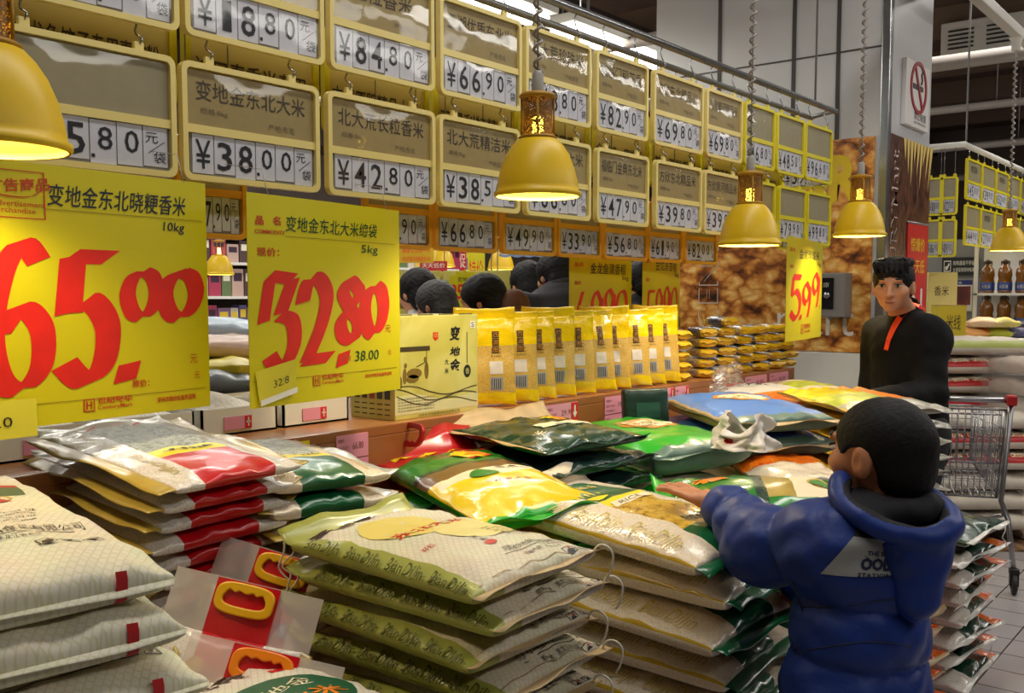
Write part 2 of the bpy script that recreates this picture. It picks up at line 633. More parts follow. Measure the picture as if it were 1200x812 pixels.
for q in range(9):
    mb.add([(0.0145, 0.3 + q * 0.07, POZ1 + 0.02), (0.0145, 0.36 + q * 0.07, POZ1 + 0.02), (0.0145, 0.34 + q * 0.06, POZ1 - 0.12 - 0.08 * (q % 3))], [(0, 1, 2)], mat('poster_cream', (226, 196, 110), 0.4))
mb.build('side_sheet', t)
t = thing('red_banner', 'red vertical banner with yellow characters hung on the aisle side of the pillar', 'banner', (PX1, PY0, 0))
mb = MB(); mb.box(0.013, 0.02, 0.42, 0.84, 1.0, 1.92, M_red)
for q, (zz, hh) in enumerate(((1.74, 0.09), (1.6, 0.09))):
    letter(mb, ('惊爆价', '天天低')[q], lambda a, b: (0.0215, 0.48 + a, zz + b), 0.3, hh, M_yellow_ink)
letter(mb, 'N', lambda a, b: (0.0215, 0.5 + a, 1.3 + b), 0.25, 0.2, mat('poster_white', (226, 222, 214), 0.4))
mb.build('banner_sheet', t)
mb = MB(); mb.tube([(0.018, 0.40, 1.925), (0.018, 0.86, 1.925)], 0.008, M_steel_dull, 8); mb.build('banner_rod', t)

mb = MB()
mb.box(PX1 - 0.03, PX1 + 0.02, PY0 - 0.02, PY0 + 0.04, 0, 3.75, M_steel, 0.004)
struct(mb, 'trim_30')
mb = MB()
for xx in (at(843, 100, Y=PY0).x, at(930, 100, Y=PY0).x, at(982, 100, Y=PY0).x):
    mb.box(xx - 0.012, xx + 0.012, PY0 - 0.008, PY0, POZ1, CEIL_Z, M_seam)
for zz in (2.95, 3.7):
    mb.box(PX0, PX1, PY0 - 0.006, PY0, zz, zz + 0.008, M_seam)
struct(mb, 'trim_31')
M_tile_w = mat('white_tile', (214, 212, 206), 0.2)
mb = MB()
for i in range(3):
    mb.box(PX0 + i * 0.5 + 0.02, PX0 + i * 0.5 + 0.515, PY0 - 0.012, PY0, 0.02, POZ0 - 0.005, M_tile_w, 0.003)
struct(mb, 'trim_32')

# no smoking board on the pillar side
a = at(1058, 115, X=PX1 + 0.02); b = at(1089, 115, X=PX1 + 0.02)
t = thing('no_smoking_sign', 'white no smoking sign with red circle on the pillar side', 'sign', (PX1, (a.y + b.y) / 2, 0), PI / 2)
zt = at(1062, 70, X=PX1).z; zb = at(1062, 148, X=PX1).z
w = (b.y - a.y) * 0.44
mb = MB(); mb.box(-w, w, -0.03, 0.0, zb, zt, mat('sign_white', (222, 220, 218), 0.35), 0.004)
cz = zb + (zt - zb) * 0.62
flat_text(mb, '禁止吸烟', -w * 0.3, zb + 0.05, w * 1.0, 0.05, M_black, -0.032)
flat_text(mb, 'NO SMOKING', -w * 0.3, zb + 0.025, w * 1.0, 0.015, M_black, -0.032)
mb.box(-0.11, 0.09, -0.034, -0.03, cz - 0.012, cz + 0.018, M_black)
mb.tube([(0.05, -0.034, cz + 0.03), (0.07, -0.034, cz + 0.06), (0.05, -0.034, cz + 0.09), (0.08, -0.034, cz + 0.12)], 0.005, M_black, 5)
mb.build('sign_board', t)
mb = MB()
ro, ri = 0.165, 0.14
oc = [(ro * math.cos(2 * PI * q / 32), cz + ro * math.sin(2 * PI * q / 32)) for q in range(32)]
ic = [(ri * math.cos(2 * PI * q / 32), cz + ri * math.sin(2 * PI * q / 32)) for q in range(32)]
M_dr = mat('sign_red', (150, 34, 40), 0.4)
mb.ring(oc, ic, -0.037, -0.03, M_dr)
c_, s_ = math.cos(R(-58)), math.sin(R(-58))
mb.prism([(-c_ * 0.15 + s_ * 0.012, cz - s_ * 0.15 - c_ * 0.012), (c_ * 0.15 + s_ * 0.012, cz + s_ * 0.15 - c_ * 0.012), (c_ * 0.15 - s_ * 0.012, cz + s_ * 0.15 + c_ * 0.012), (-c_ * 0.15 - s_ * 0.012, cz - s_ * 0.15 + c_ * 0.012)], -0.0375, -0.03, M_dr)
mb.build('prohibition_ring', t)

# grey meter box on the poster
a = at(962, 320, Y=PY0 - 0.1); b = at(992, 372, Y=PY0 - 0.1)
t = thing('meter_box', 'grey metal wall box with a dark window on the food poster', 'wall box', ((a.x + b.x) / 2, PY0 - 0.0125, (a.z + b.z) / 2))
w, h = (b.x - a.x) / 2, (a.z - b.z) / 2
mb = MB(); mb.box(-w, w, -0.12, 0, -h, h, mat('box_grey', (128, 124, 122), 0.45), 0.008); mb.build('box_casing', t)
mb = MB(); mb.box(-w * 0.85, w * 0.15, -0.126, -0.119, -h * 0.62, h * 0.78, mat('box_window', (22, 22, 26), 0.2), 0.003); flat_text(mb, '110V', -w * 0.6, h * 0.35, w * 0.4, 0.03, M_white, -0.127); mb.build('box_window', t)
mb = MB(); mb.lathe([(0, 0), (0.02, 0), (0.02, 0.012), (0.0, 0.014)], M_steel, 12); o = mb.build('lock_knob', t); o.location = (-w * 0.3, -0.127, -0.0); o.rotation_euler = (PI / 2, 0, 0)
# ---------------------------------------------------------------- price boards on the rail
SGX = -2.1
M_frame = mat('board_frame', (232, 212, 132), 0.35, spec=0.4)
M_frame_y = mat('board_frame_yellow', (222, 208, 40), 0.35, spec=0.4)
M_frame_o = mat('board_frame_orange', (226, 160, 34), 0.35, spec=0.4)
M_card = mat('name_card', (158, 138, 86), 0.5, var=0.06, vscale=20)
M_card2 = mat('name_card_grey', (152, 143, 112), 0.5, var=0.06, vscale=20)
M_cell = mat('digit_card', (208, 208, 220), 0.5, var=0.05, vscale=30)
M_cell_edge = mat('digit_gap', (120, 116, 112), 0.6)
M_digit = mat('digit_ink', (20, 20, 28), 0.5)
M_name = mat('name_ink', (64, 52, 40), 0.5)
M_name_f = mat('name_ink_faint', (112, 96, 68), 0.5)
M_sleeve = film_mat('sleeve', gloss=0.05, rough=0.06, bump=0.22, bscale=5.0)


def price_board(y0, y1, z0, z1, X, name, digits, label, group, frame=M_frame, card=M_card, small=('规格:5kg', '产地:东北'), split=0.44, loops=True, rz=PI / 2, loc=None, hang=None):
    w = y1 - y0
    h = z1 - z0
    t = thing('price_board', label, 'price board', loc or (X, (y0 + y1) / 2, z0), rz, group)
    a, b = -w / 2, w / 2
    mb = MB()
    mb.ring(rrect(a, b, 0, h, 0.022), rrect(a + 0.014, b - 0.014, 0.014, h - 0.014, 0.012), -0.014, 0.006, frame)
    mb.box(a + 0.014, b - 0.014, -0.010, 0.006, h * split - 0.010, h * split + 0.010, frame)
    mb.box(a + 0.016, b - 0.016, 0.0, 0.005, 0.016, h - 0.016, frame)
    if loops:
        for s in (-0.3, 0.3):
            mb.box(s * w - 0.012, s * w + 0.012, -0.006, 0.006, h - 0.002, h + 0.02, frame, 0.003)
    mb.build('frame', t)
    mb = MB()
    c0, c1 = a + 0.016, b - 0.016
    mb.box(c0, c1, -0.004, 0.0, h * split + 0.010, h - 0.015, card)
    zc = h * split + 0.010
    ch = h - 0.015 - zc
    if name:
        nm = M_name
        tw = min((c1 - c0) * 0.86, len(name) * ch * 0.42)
        flat_text(mb, name, c0 + ((c1 - c0) - tw) * 0.5, zc + ch * 0.46, tw, ch * 0.36, nm, -0.0052)
        if small:
            flat_text(mb, small[0], c0 + (c1 - c0) * 0.1, zc + ch * 0.2, (c1 - c0) * 0.2, ch * 0.13, M_name_f, -0.0052)
            flat_text(mb, small[1], c0 + (c1 - c0) * 0.62, zc + ch * 0.1, (c1 - c0) * 0.22, ch * 0.13, M_name_f, -0.0052)
    mb.build('name_card', t)
    mb = MB()
    dz0, dz1 = 0.019, h * split - 0.011
    n = 6
    cells = []
    m0 = c0 + 0.012
    cw = (c1 - 0.004 - m0) / n
    mb.box(m0 - 0.004, c1, -0.0035, 0.0, dz0 - 0.004, dz1 + 0.003, M_cell_edge)
    for i in range(n):
        x0 = m0 + i * cw
        jz = 0.003 * ((i * 7 + int(y0 * 50)) % 3 - 1)
        cells.append(mb); mb = MB()
        mb.box(x0 + 0.0015, x0 + cw - 0.0015, -0.005, -0.0035, dz0 + jz, dz1 + jz * 0.5, M_cell)
        dh = dz1 - dz0
        if i < len(digits) and digits[i].strip():
            s = digits[i]
            if i == 5 or s == '元':
                flat_text(mb, '元', x0 + cw * 0.1, dz0 + dh * 0.60, cw * 0.5, dh * 0.26, M_digit, -0.0062)
                flat_text(mb, '袋', x0 + cw * 0.42, dz0 + dh * 0.12, cw * 0.48, dh * 0.28, M_digit, -0.0062)
                mb.add([(x0 + cw * 0.2, -0.0062, dz0 + dh * 0.36), (x0 + cw * 0.25, -0.0062, dz0 + dh * 0.36), (x0 + cw * 0.88, -0.0062, dz0 + dh * 0.66), (x0 + cw * 0.84, -0.0062, dz0 + dh * 0.66)], [(0, 1, 2, 3)], M_digit)
            elif i in (0, 1, 2):
                flat_text(mb, s, x0 + cw * 0.16 + (cw * 0.12 if s == '1' else 0), dz0 + dh * 0.12, cw * 0.68 * (0.62 if s == '1' else 1), dh * 0.74, M_digit, -0.0062, bold=0.008 if s != '¥' else 0.0)
            else:
                q = s.replace('.', '')
                flat_text(mb, q, x0 + cw * 0.3, dz0 + dh * 0.3, cw * 0.54, dh * 0.54, M_digit, -0.0062, bold=0.002)
                if '.' in s:
                    mb.box(x0 + cw * 0.06, x0 + cw * 0.18, -0.0062, -0.0055, dz0 + dh * 0.1, dz0 + dh * 0.18, M_digit)
    cells.append(mb)
    st = cells[0].build('digit_strip', t)
    for c_ in cells[1:]:
        c_.build('digit_card', st)
    mb = MB()
    mb.grid(lambda u, v: (a + 0.018 + (w - 0.036) * u, -0.0085 - 0.003 * math.sin(PI * u) * math.sin(PI * v), h * split + 0.01 + (h * (1 - split) - 0.03) * v), 8, 4, M_sleeve)
    mb.grid(lambda u, v: (a + 0.018 + (w - 0.036) * u, -0.0085 - 0.002 * math.sin(PI * u) * math.sin(PI * v), 0.018 + (h * split - 0.03) * v), 8, 3, M_sleeve)
    mb.build('clear_sleeve', t)
    if hang:
        for s in (-0.3, 0.3):
            mb = MB(); mb.tube([(s * w, 0, h + 0.01), (s * w, 0, hang - z0)], 0.0022, M_steel, 5); mb.build('hanging_wire', t)
    return t


def dg(s):
    """'38.00' -> the six cells"""
    i, d = s.split('.')
    return ['¥', i[0], i[1], '.' + d[0], d[1], '元']


ROW1 = [(0.94, 1.345, '', '26.80', 'price board above the 25.80 one, cut off by the top picture edge'),
        (1.36, 1.784, '金优五常大米', '18.80', 'beige price board reading 18.80 in the top row'),
        (1.804, 2.214, '粒粒香米', '84.80', 'beige price board reading 84.80 in the top row'),
        (2.24, 2.641, '五湖优质东北米', '66.90', 'beige price board reading 66.90 in the top row'),
        (2.664, 3.055, '北大荒珍珠米', '48.80', 'top row price board partly behind the neck of the middle pendant lamp'),
        (3.089, 3.459, '福临门稻花香', '82.90', 'beige price board reading 82.90 in the top row'),
        (3.505, 3.924, '方欣东北精品米', '69.80', 'top row board reading 69.80, nearer of the two with that price'),
        (3.955, 4.307, '方欣黄河精品米', '69.80', 'top row board reading 69.80, farther of the two with that price'),
        (4.335, 4.672, '', '46.80', 'top row yellow-framed board reading 46.80 behind a coiled lamp cord'),
        (4.7, 5.04, '', '48.50', 'yellow-framed price board reading 48.50 in the top row'),
        (5.06, 5.43, '', '96.60', 'yellow-framed price board reading 96.60 at the far end of the top row')]
ROW2 = [(0.9, 1.331, '', '25.80', 'grey-framed price board reading 25.80 behind the nearest pendant lamp'),
        (1.347, 1.763, '变地金东北大米', '38.00', 'price board reading 38.00 above the two large yellow signs'),
        (1.793, 2.216, '北大荒长粒香米', '42.80', 'price board reading 42.80 in the second row'),
        (2.235, 2.632, '北大荒精洁米', '38.50', 'price board reading 38.50 beside the lamp with the perforated neck'),
        (2.665, 3.056, '东北珍珠大米', '66.80', 'second row board whose price is hidden below the lamp with perforated neck'),
        (3.096, 3.471, '福临门金典东北米', '47.90', 'price board reading 47.90 in the second row'),
        (3.525, 3.919, '方欣东北精品米', '39.80', 'second row board reading 39.80, nearer of the two with that price'),
        (3.943, 4.315, '方欣黄河精品米', '39.80', 'second row board reading 39.80, farther of the two with that price'),
        (4.335, 4.69, '', '52.80', 'second row board mostly hidden behind the second full pendant shade'),
        (4.735, 5.08, '', '79.90', 'yellow-framed price board reading 79.90 in the second row'),
        (5.1, 5.43, '', '99.80', 'yellow-framed price board reading 99.80 at the far end of the second row')]
for i, (y0, y1, nm, pr, lab) in enumerate(ROW1):
    price_board(y0, y1, 2.068, 2.366, SGX, nm, dg(pr), lab, 'price boards in the top row', M_frame_y if i >= 8 else M_frame, M_card if i not in (8, 9, 10) else M_card2, ('规格:10kg', '产地:东北'))
for i, (y0, y1, nm, pr, lab) in enumerate(ROW2):
    price_board(y0, y1, 1.728, 2.008, SGX, nm, dg(pr), lab, 'price boards in the second row', M_frame_y if i >= 8 else M_frame, M_card if i not in (0, 9, 10) else M_card2)

# edge-on yellow boards closing the far end of both rows
for i, (z0, z1) in enumerate(((2.06, 2.37), (1.72, 2.01))):
    price_board(0, 0.3, z0, z1, 0, '', dg('39.90'), ('yellow board turned to the aisle end, upper of the two beside the food poster', 'yellow board turned to the aisle end, lower of the two beside the food poster')[i],
                'boards at the rail end', M_frame_y, M_card2, None, rz=0.0, loc=(SGX - 0.16, 5.47, z0))

# third row: small orange-framed boards hung a little behind
R3 = -2.24
for i, (xa, xb, pr, lab) in enumerate(((205, 287, '27.90', 'small orange price board between the two large yellow signs'),
                                      (425, 503, '45.90', 'small orange price board half hidden by the 32.80 sign'),
                                      (507, 580, '66.80', 'small orange price board reading 66.80 over the carton'),
                                      (586, 649, '49.90', 'small orange price board reading 49.90 under the second row'),
                                      (651, 702, '33.90', 'small orange price board reading 33.90 under the second row'),
                                      (705, 756, '56.80', 'small orange price board reading 56.80 under the second row'),
                                      (757, 797, '61.90', 'small orange board showing worn yellow print above the 59.90 sign'),
                                      (800, 838, '82.00', 'small orange price board reading 82.00 over the poster'))):
    ya, yb = at(xa, 285, X=R3).y, at(xb, 288, X=R3).y
    price_board(ya, yb, 1.60, 1.86, R3, '' , dg(pr), lab, 'small orange price boards in the third row', M_frame_o, M_card, None, split=0.46, hang=2.462)

# name boards of the other side seen in the gap between the two rows
for i in range(9):
    ya = 1.0 + i * 0.46
    nm = ('金龙鱼饺子专用麦芯粉', '进口泰香米专用', '中国原阳精品大米', '五得利特精粉', '花一雪花家庭粉', '金苑特一家常粉', '神象面粉系列', '古船饺子专用粉', '香雪高筋小麦粉')[i]
    ord_ = ('nearest', 'second', 'third', 'fourth', 'fifth', 'sixth', 'seventh', 'eighth', 'farthest')[i]
    t = thing('name_board', '%s of the nine yellow name boards showing between the two main price board rows' % ord_, 'name board', (R3 - 0.02, ya + 0.22, 1.93), PI / 2, 'yellow name boards between the rows')
    mb = MB(); mb.ring(rrect(-0.22, 0.22, 0, 0.3, 0.02), rrect(-0.2, 0.2, 0.02, 0.28, 0.012), -0.012, 0.006, M_frame_y); mb.build('frame', t)
    mb = MB(); mb.box(-0.205, 0.205, -0.004, 0.004, 0.015, 0.285, mat('name_board_card', (200, 178, 96), 0.5))
    flat_text(mb, nm, -0.185, 0.085, 0.36, 0.055, M_name, -0.006, bold=0.01)
    mb.build('name_card', t)
    for s in (-0.16, 0.16):
        mb = MB(); mb.tube([(s, -0.02, 0.3), (s, -0.02, 2.462 - 1.93)], 0.0022, M_steel, 5); mb.build('hanging_wire', t)

# the rail and its hooks
t = thing('sign_rail', 'long steel pipe rail from which the price boards hang', 'rail', (SGX, 0, 2.482))
mb = MB(); mb.tube([(0, -0.5, 0), (0, 5.5, 0)], 0.016, M_steel, 12); mb.build('pipe_rail', t)
mb = MB(); mb.tube([(-0.14, -0.5, -0.02), (-0.14, 5.5, -0.02)], 0.014, M_steel_dull, 10); mb.tube([(0, 5.48, 0), (-0.14, 5.48, -0.02)], 0.012, M_steel_dull, 8); mb.build('pipe_rail', t)
for yy in (0.9, 3.05, 5.2):
    mb = MB(); mb.tube([(0, yy, 0.0), (0, yy, CEIL_Z - 2.482)], 0.006, M_steel_dull, 6); mb.build('hanger_rod', t)
# hooks between rail and boards, each board's pair
hk = MB()
def hook(mb, y, z0, z1, x):
    mb.tube([(x, y, z0), (x + 0.012, y + 0.004, z0 + 0.02), (x, y - 0.004, (z0 + z1) / 2), (x - 0.012, y, z1 - 0.02), (x, y, z1)], 0.0028, M_steel, 5)
for i, (y0, y1, nm, pr, lab) in enumerate(ROW1):
    w = y1 - y0; c = (y0 + y1) / 2
    b = bpy.data.objects
    for s in (-0.3, 0.3):
        m1 = MB(); hook(m1, c + s * w, 2.375, 2.47, SGX); 
        o = m1.build('hook', t); o.location = (-SGX, 0, -2.482)
for (y0, y1, nm, pr, lab) in ROW2:
    w = y1 - y0; c = (y0 + y1) / 2
    for s in (-0.3, 0.3):
        m1 = MB(); hook(m1, c + s * w, 2.015, 2.075, SGX)
        o = m1.build('hook', t); o.location = (-SGX, 0, -2.482)

# ---------------------------------------------------------------- yellow hand-lettered price signs
M_paper = mat('sign_paper', (204, 192, 4), 0.45, var=0.02, vscale=6)
M_pen = mat('red_marker', (214, 30, 14), 0.5, var=0.10, vscale=14)
M_print = mat('sign_print', (190, 60, 12), 0.5)
M_ink_g = mat('green_marker', (14, 74, 30), 0.5)
M_ink_b = mat('dark_marker', (16, 26, 52), 0.5)
M_line = mat('sign_rule', (150, 130, 10), 0.5)
M_cord0 = mat('clear_thread', (190, 186, 170), 0.4)
M_sticker = mat('sticker', (216, 206, 60), 0.35)


def paper_fn(w, h, curl):
    def fn(x, z, off=0.0):
        u = x / w
        return (x, -0.0012 - off - curl * math.sin(PI * u) * (0.4 + 0.6 * (1 - z / h)), z)
    return fn


def price_sign(w, h, loc, rz, label, draw, curl=0.012, tilt=0.0, hooks=True):
    t = thing('price_sign', label, 'price sign', loc, (tilt, 0, rz), 'yellow hand-lettered price signs')
    fn = paper_fn(w, h, curl)
    mb = MB()
    mb.grid(lambda u, v: fn(u * w, v * h), 16, 10, M_paper)
    mb.grid(lambda u, v: (lambda p: (p[0], p[1] + 0.0014, p[2]))(fn((1 - u) * w, v * h)), 16, 10, M_paper)
    draw(mb, lambda x, z: fn(x, z, 0.0012), w, h)
    mb.build('paper_sheet', t)
    for x in (w * 0.12, w * 0.9):
        mb = MB(); a_ = fn(x, h - 0.004, 0.0); mb.tube([a_, (a_[0], a_[1] + 0.02, h + 0.06), (a_[0], a_[1] + (0.14 if loc[0] > -2.2 else -0.06), max(h + 0.08, 1.75 - loc[2]))], 0.0012, M_cord0, 4); mb.build('hanging_thread', t)
    return t


def hand(mb, fn, text, x, z, w, h, m, slope=0.0):
    letter(mb, text, lambda a, b: fn(x + a + b * 0.12, z + b + a * slope), w, h, m, bold=0.004)


def rule(mb, fn, x0, x1, z, m=M_line, th=0.0016):
    n = 8
    vs = []
    for i in range(n + 1):
        x = x0 + (x1 - x0) * i / n
        vs += [fn(x, z - th / 2), fn(x, z + th / 2)]
    mb.add(vs, [(2 * i, 2 * i + 2, 2 * i + 3, 2 * i + 1) for i in range(n)], m)


def shop_mark(mb, fn, x, z, s):
    rule(mb, fn, x, x + s, z + s * 0.5, M_print, s)
    rule(mb, fn, x + s * 0.1, x + s * 0.9, z + s * 0.5, M_paper, s * 0.82)
    for q in (0.25, 0.6):
        rule(mb, fn, x + s * q, x + s * (q + 0.14), z + s * 0.5, M_print, s * 0.62)
    rule(mb, fn, x + s * 0.25, x + s * 0.74, z + s * 0.5, M_print, s * 0.14)
    letter(mb, '世纪联华', lambda a, b: fn(x + s * 1.25 + a, z + s * 0.5 + b), s * 3.2, s * 0.55, M_print, bold=0.03)
    letter(mb, 'CenturyMart', lambda a, b: fn(x + s * 1.25 + a, z + b), s * 3.2, s * 0.42, M_print, bold=0.01)


def sheet_x(px, a, hdg, w):
    dx, dy = math.cos(hdg), math.sin(hdg)
    q = at(px, 300, d=1.0)
    return w - (a.x * q.y - a.y * q.x) / (dx * q.y - dy * q.x)


def draw65(mb, fn, w, h):
    k = w
    # in fractions of the photo: x 0..240 of the visible part starts at w - vis
    def fx(px): return sheet_x(px, TR, h65, w)
    def fz(f): return h * f
    sx = (fx(240) - fx(0)) / 240.0
    def dig(ch, a, b, z, hh, pw): return (ch, fx(a), fz(z), fx(b) - fx(a), h * hh, pw * (fx(b) - fx(a)) / (b - a))
    pen_text(mb, [dig('6', -24, 54, 0.145, 0.55, 24), dig('5', 62, 130, 0.16, 0.52, 25), dig('.', 118, 166, 0.145, 0.075, 22), dig('0', 142, 184, 0.405, 0.20, 15), dig('0', 186, 232, 0.40, 0.205, 16)], fn, M_pen, nib=(0.95, 0.3))
    hand(mb, fn, '变地金东北晓粳香米', fx(55), fz(0.845), 165 * sx, h * 0.085, M_ink_b, -0.0)
    hand(mb, fn, '10kg', fx(190), fz(0.765), 28 * sx, h * 0.05, M_ink_b)
    rule(mb, fn, fx(53), fx(236), fz(0.83))
    rule(mb, fn, fx(-60), fx(236), fz(0.085))
    # red framed stamp
    for (a, b, z, th) in ((-40, 53, 0.965, 0.002), (-40, 53, 0.79, 0.002)):
        rule(mb, fn, fx(a), fx(b), fz(z), M_print, th)
    rule(mb, fn, fx(51.5), fx(53), fz(0.8775), M_print, h * 0.175)
    letter(mb, '广告商品', lambda a, b: fn(fx(-14) + a, fz(0.885) + b + a * 0.1 - 0.005), 62 * sx, h * 0.05, M_print, bold=0.02)
    letter(mb, 'For Advertisement', lambda a, b: fn(fx(-28) + a, fz(0.832) + b), 68 * sx, h * 0.022, M_print)
    letter(mb, 'Merchandise', lambda a, b: fn(fx(-12) + a, fz(0.808) + b), 45 * sx, h * 0.02, M_print)
    stroke(mb, [(fx(-30), fz(0.885)), (fx(10), fz(0.868)), (fx(35), fz(0.872)), (fx(50), fz(0.90))], 0.004, M_print, fn)
    for q, (px, f) in enumerate(((218, 0.20), (223, 0.13))):
        letter(mb, '元', lambda a, b: fn(fx(px) + a, fz(f) + b), (11 - 3 * q) * sx, h * (0.04 - 0.008 * q), M_print)
    letter(mb, '原价：', lambda a, b: fn(fx(147) + a, fz(0.115) + b), 22 * sx, h * 0.032, M_print, bold=0.02)
    shop_mark(mb, fn, fx(88), fz(0.035), 13 * sx)
    letter(mb, '郑州市物价检查所监制', lambda a, b: fn(fx(177) + a, fz(0.04) + b), 53 * sx, h * 0.025, M_print, bold=0.02)


TR = at(240, 215, X=-2.0); BR = at(240, 476, X=-2.0)
hd = math.atan2(1150.0, 756.0)      # heading of the sheet against the sight axis
dirv = Vector((math.cos(PI / 2 + YAW - 0) , math.sin(PI / 2 + YAW), 0))
def heading(vpx):
    """world direction of level lines that vanish at photo column vpx"""
    v = _rt * ((vpx - 600.0) / FPX) + Vector((_fw.x, _fw.y, 0)).normalized()
    return math.atan2(v.y, v.x)
h65 = heading(1356)
W65 = 0.62
loc = (TR.x - math.cos(h65) * W65, TR.y - math.sin(h65) * W65, BR.z)
s65 = price_sign(W65, TR.z - BR.z, loc, h65, 'largest yellow price sign, hand-lettered 65.00 in thick red marker, hung at left', draw65, 0.01)
mb = MB()
_f = paper_fn(W65, TR.z - BR.z, 0.01)
mb.grid(lambda u, v: (lambda p: (p[0], p[1] - 0.004, p[2]))(_f(W65 - 0.62 + 0.185 * u, -0.018 + 0.075 * v)), 4, 2, M_sticker)
letter(mb, '65.0', lambda a, b: (lambda p: (p[0], p[1] - 0.0055, p[2]))(_f(W65 - 0.555 + a, 0.005 + b)), 0.07, 0.02, M_digit)
letter(mb, '零售价', lambda a, b: (lambda p: (p[0], p[1] - 0.0055, p[2]))(_f(W65 - 0.575 + a, 0.038 + b)), 0.05, 0.01, M_print)
mb.build('price_sticker', s65)


def draw32(mb, fn, w, h):
    def fx(px): return sheet_x(289 + px, TR, h32, w)
    s = w / 178.0
    def dig(ch, a, b, z, hh, pw): return (ch, fx(a), h * z, fx(b) - fx(a), h * hh, pw * (fx(b) - fx(a)) / (b - a))
    pen_text(mb, [dig('3', 19, 57, 0.19, 0.43, 14), dig('2', 57, 97, 0.19, 0.43, 14), dig('.', 95, 121, 0.165, 0.07, 12), dig('8', 101, 135, 0.295, 0.31, 12), dig('0', 133, 161, 0.315, 0.27, 12)], fn, M_pen, nib=(0.9, 0.35))
    stroke(mb, [(fx(25), h * 0.60), (fx(17), h * 0.40)], 11 * s, M_pen, fn, nib=(0.8, 0.35))
    letter(mb, '品', lambda a, b: fn(fx(10) + a, h * 0.855 + b), 8 * s, h * 0.042, M_print, bold=0.03)
    letter(mb, '名', lambda a, b: fn(fx(30) + a, h * 0.86 + b), 8 * s, h * 0.042, M_print, bold=0.03)
    letter(mb, 'COMMODITY', lambda a, b: fn(fx(9) + a, h * 0.815 + b), 30 * s, h * 0.02, M_print, bold=0.02)
    letter(mb, '现价：', lambda a, b: fn(fx(11) + a, h * 0.71 + b), 22 * s, h * 0.042, M_print, bold=0.02)
    hand(mb, fn, '变地金东北大米编袋', fx(44), h * 0.835, 108 * s, h * 0.075, M_ink_g)
    hand(mb, fn, '5kg', fx(132), h * 0.74, 22 * s, h * 0.055, M_ink_g)
    rule(mb, fn, fx(44), fx(172), h * 0.81)
    rule(mb, fn, fx(4), fx(174), h * 0.125)
    letter(mb, '元', lambda a, b: fn(fx(160) + a, h * 0.325 + b), 8 * s, h * 0.04, M_print)
    letter(mb, '元', lambda a, b: fn(fx(163) + a, h * 0.20 + b), 5 * s, h * 0.028, M_print)
    letter(mb, '原价', lambda a, b: fn(fx(106) + a, h * 0.185 + b), 12 * s, h * 0.032, M_print, bold=0.02)
    hand(mb, fn, '38.00', fx(122), h * 0.18, 32 * s, h * 0.055, M_ink_g)
    shop_mark(mb, fn, fx(72), h * 0.075, 8 * s)
    letter(mb, '郑州市物价检查所监制', lambda a, b: fn(fx(134) + a, h * 0.085 + b), 38 * s, h * 0.022, M_print, bold=0.02)


TR = at(467, 247, X=-2.0); BR = at(465, 456, X=-2.0)
h32 = heading(1267)
W32 = 0.585
H32 = TR.z - BR.z
loc = (TR.x - math.cos(h32) * W32, TR.y - math.sin(h32) * W32, BR.z)
s32 = price_sign(W32, H32, loc, h32, 'yellow price sign hand-lettered 32.80 in red, hung left of the carton', draw32, 0.01)
_f2 = paper_fn(W32, H32, 0.01)
mb = MB()
mb.grid(lambda u, v: (lambda p: (p[0], p[1] - 0.004 - 0.012 * v * u, p[2]))(_f2(0.025 + 0.12 * u - 0.012 * v, 0.012 + 0.075 * v + 0.024 * u)), 4, 3, M_sticker)
letter(mb, '32.8', lambda a, b: (lambda p: (p[0], p[1] - 0.0145, p[2]))(_f2(0.06 + a, 0.045 + b + a * 0.2)), 0.05, 0.018, M_digit)
mb.grid(lambda u, v: (lambda p: (p[0], p[1] - 0.006, p[2]))(_f2(0.027 + 0.12 * u, 0.004 + 0.014 * v + 0.024 * u)), 4, 1, M_white)
mb.build('paper_ticket', s32)


def draw_small(digits, name, kg):
    def d(mb, fn, w, h):
        n = len(digits.replace('.', ''))
        x = w * 0.08
        items = []
        dw = w * 0.84 / n
        for ch in digits:
            if ch == '.':
                items.append(('.', x - dw * 0.35, h * 0.20, dw * 0.6, h * 0.05, dw * 0.22))
            else:
                items.append((ch, x, h * 0.22 + (h * 0.1 if len(items) > 2 else 0), dw * 1.05, h * (0.42 if len(items) < 2 else 0.34), dw * 0.2))
                x += dw
        pen_text(mb, items, fn, M_pen, nib=(0.85, 0.35))
        hand(mb, fn, name, w * 0.3, h * 0.80, w * 0.58, h * 0.1, M_ink_b)
        hand(mb, fn, kg, w * 0.82, h * 0.74, w * 0.12, h * 0.05, M_ink_b)
        letter(mb, '品名', lambda a, b: fn(w * 0.07 + a, h * 0.86 + b), w * 0.13, h * 0.04, M_print, bold=0.02)
        letter(mb, '现价', lambda a, b: fn(w * 0.07 + a, h * 0.70 + b), w * 0.1, h * 0.035, M_print, bold=0.02)
        letter(mb, '元', lambda a, b: fn(w * 0.9 + a, h * 0.3 + b), w * 0.05, h * 0.04, M_print)
        shop_mark(mb, fn, w * 0.36, h * 0.06, w * 0.06)
    return d


def sign_from_px(xl, xr, ytop, ybot, X, vpx, label, digits, name, kg):
    a = at(xr, ytop, X=X); b = at(xr, ybot, X=X)
    hdg = heading(vpx)
    # left edge where the sheet's direction meets the sight line of column xl
    dx, dy = math.cos(hdg), math.sin(hdg)
    q = at(xl, ytop, d=1.0)
    qx, qy = q.x, q.y
    s = (a.x * qy - a.y * qx) / (dx * qy - dy * qx)
    loc = (a.x - dx * s, a.y - dy * s, b.z)
    return price_sign(s, a.z - b.z, loc, hdg, label, draw_small(digits, name, kg), 0.008)


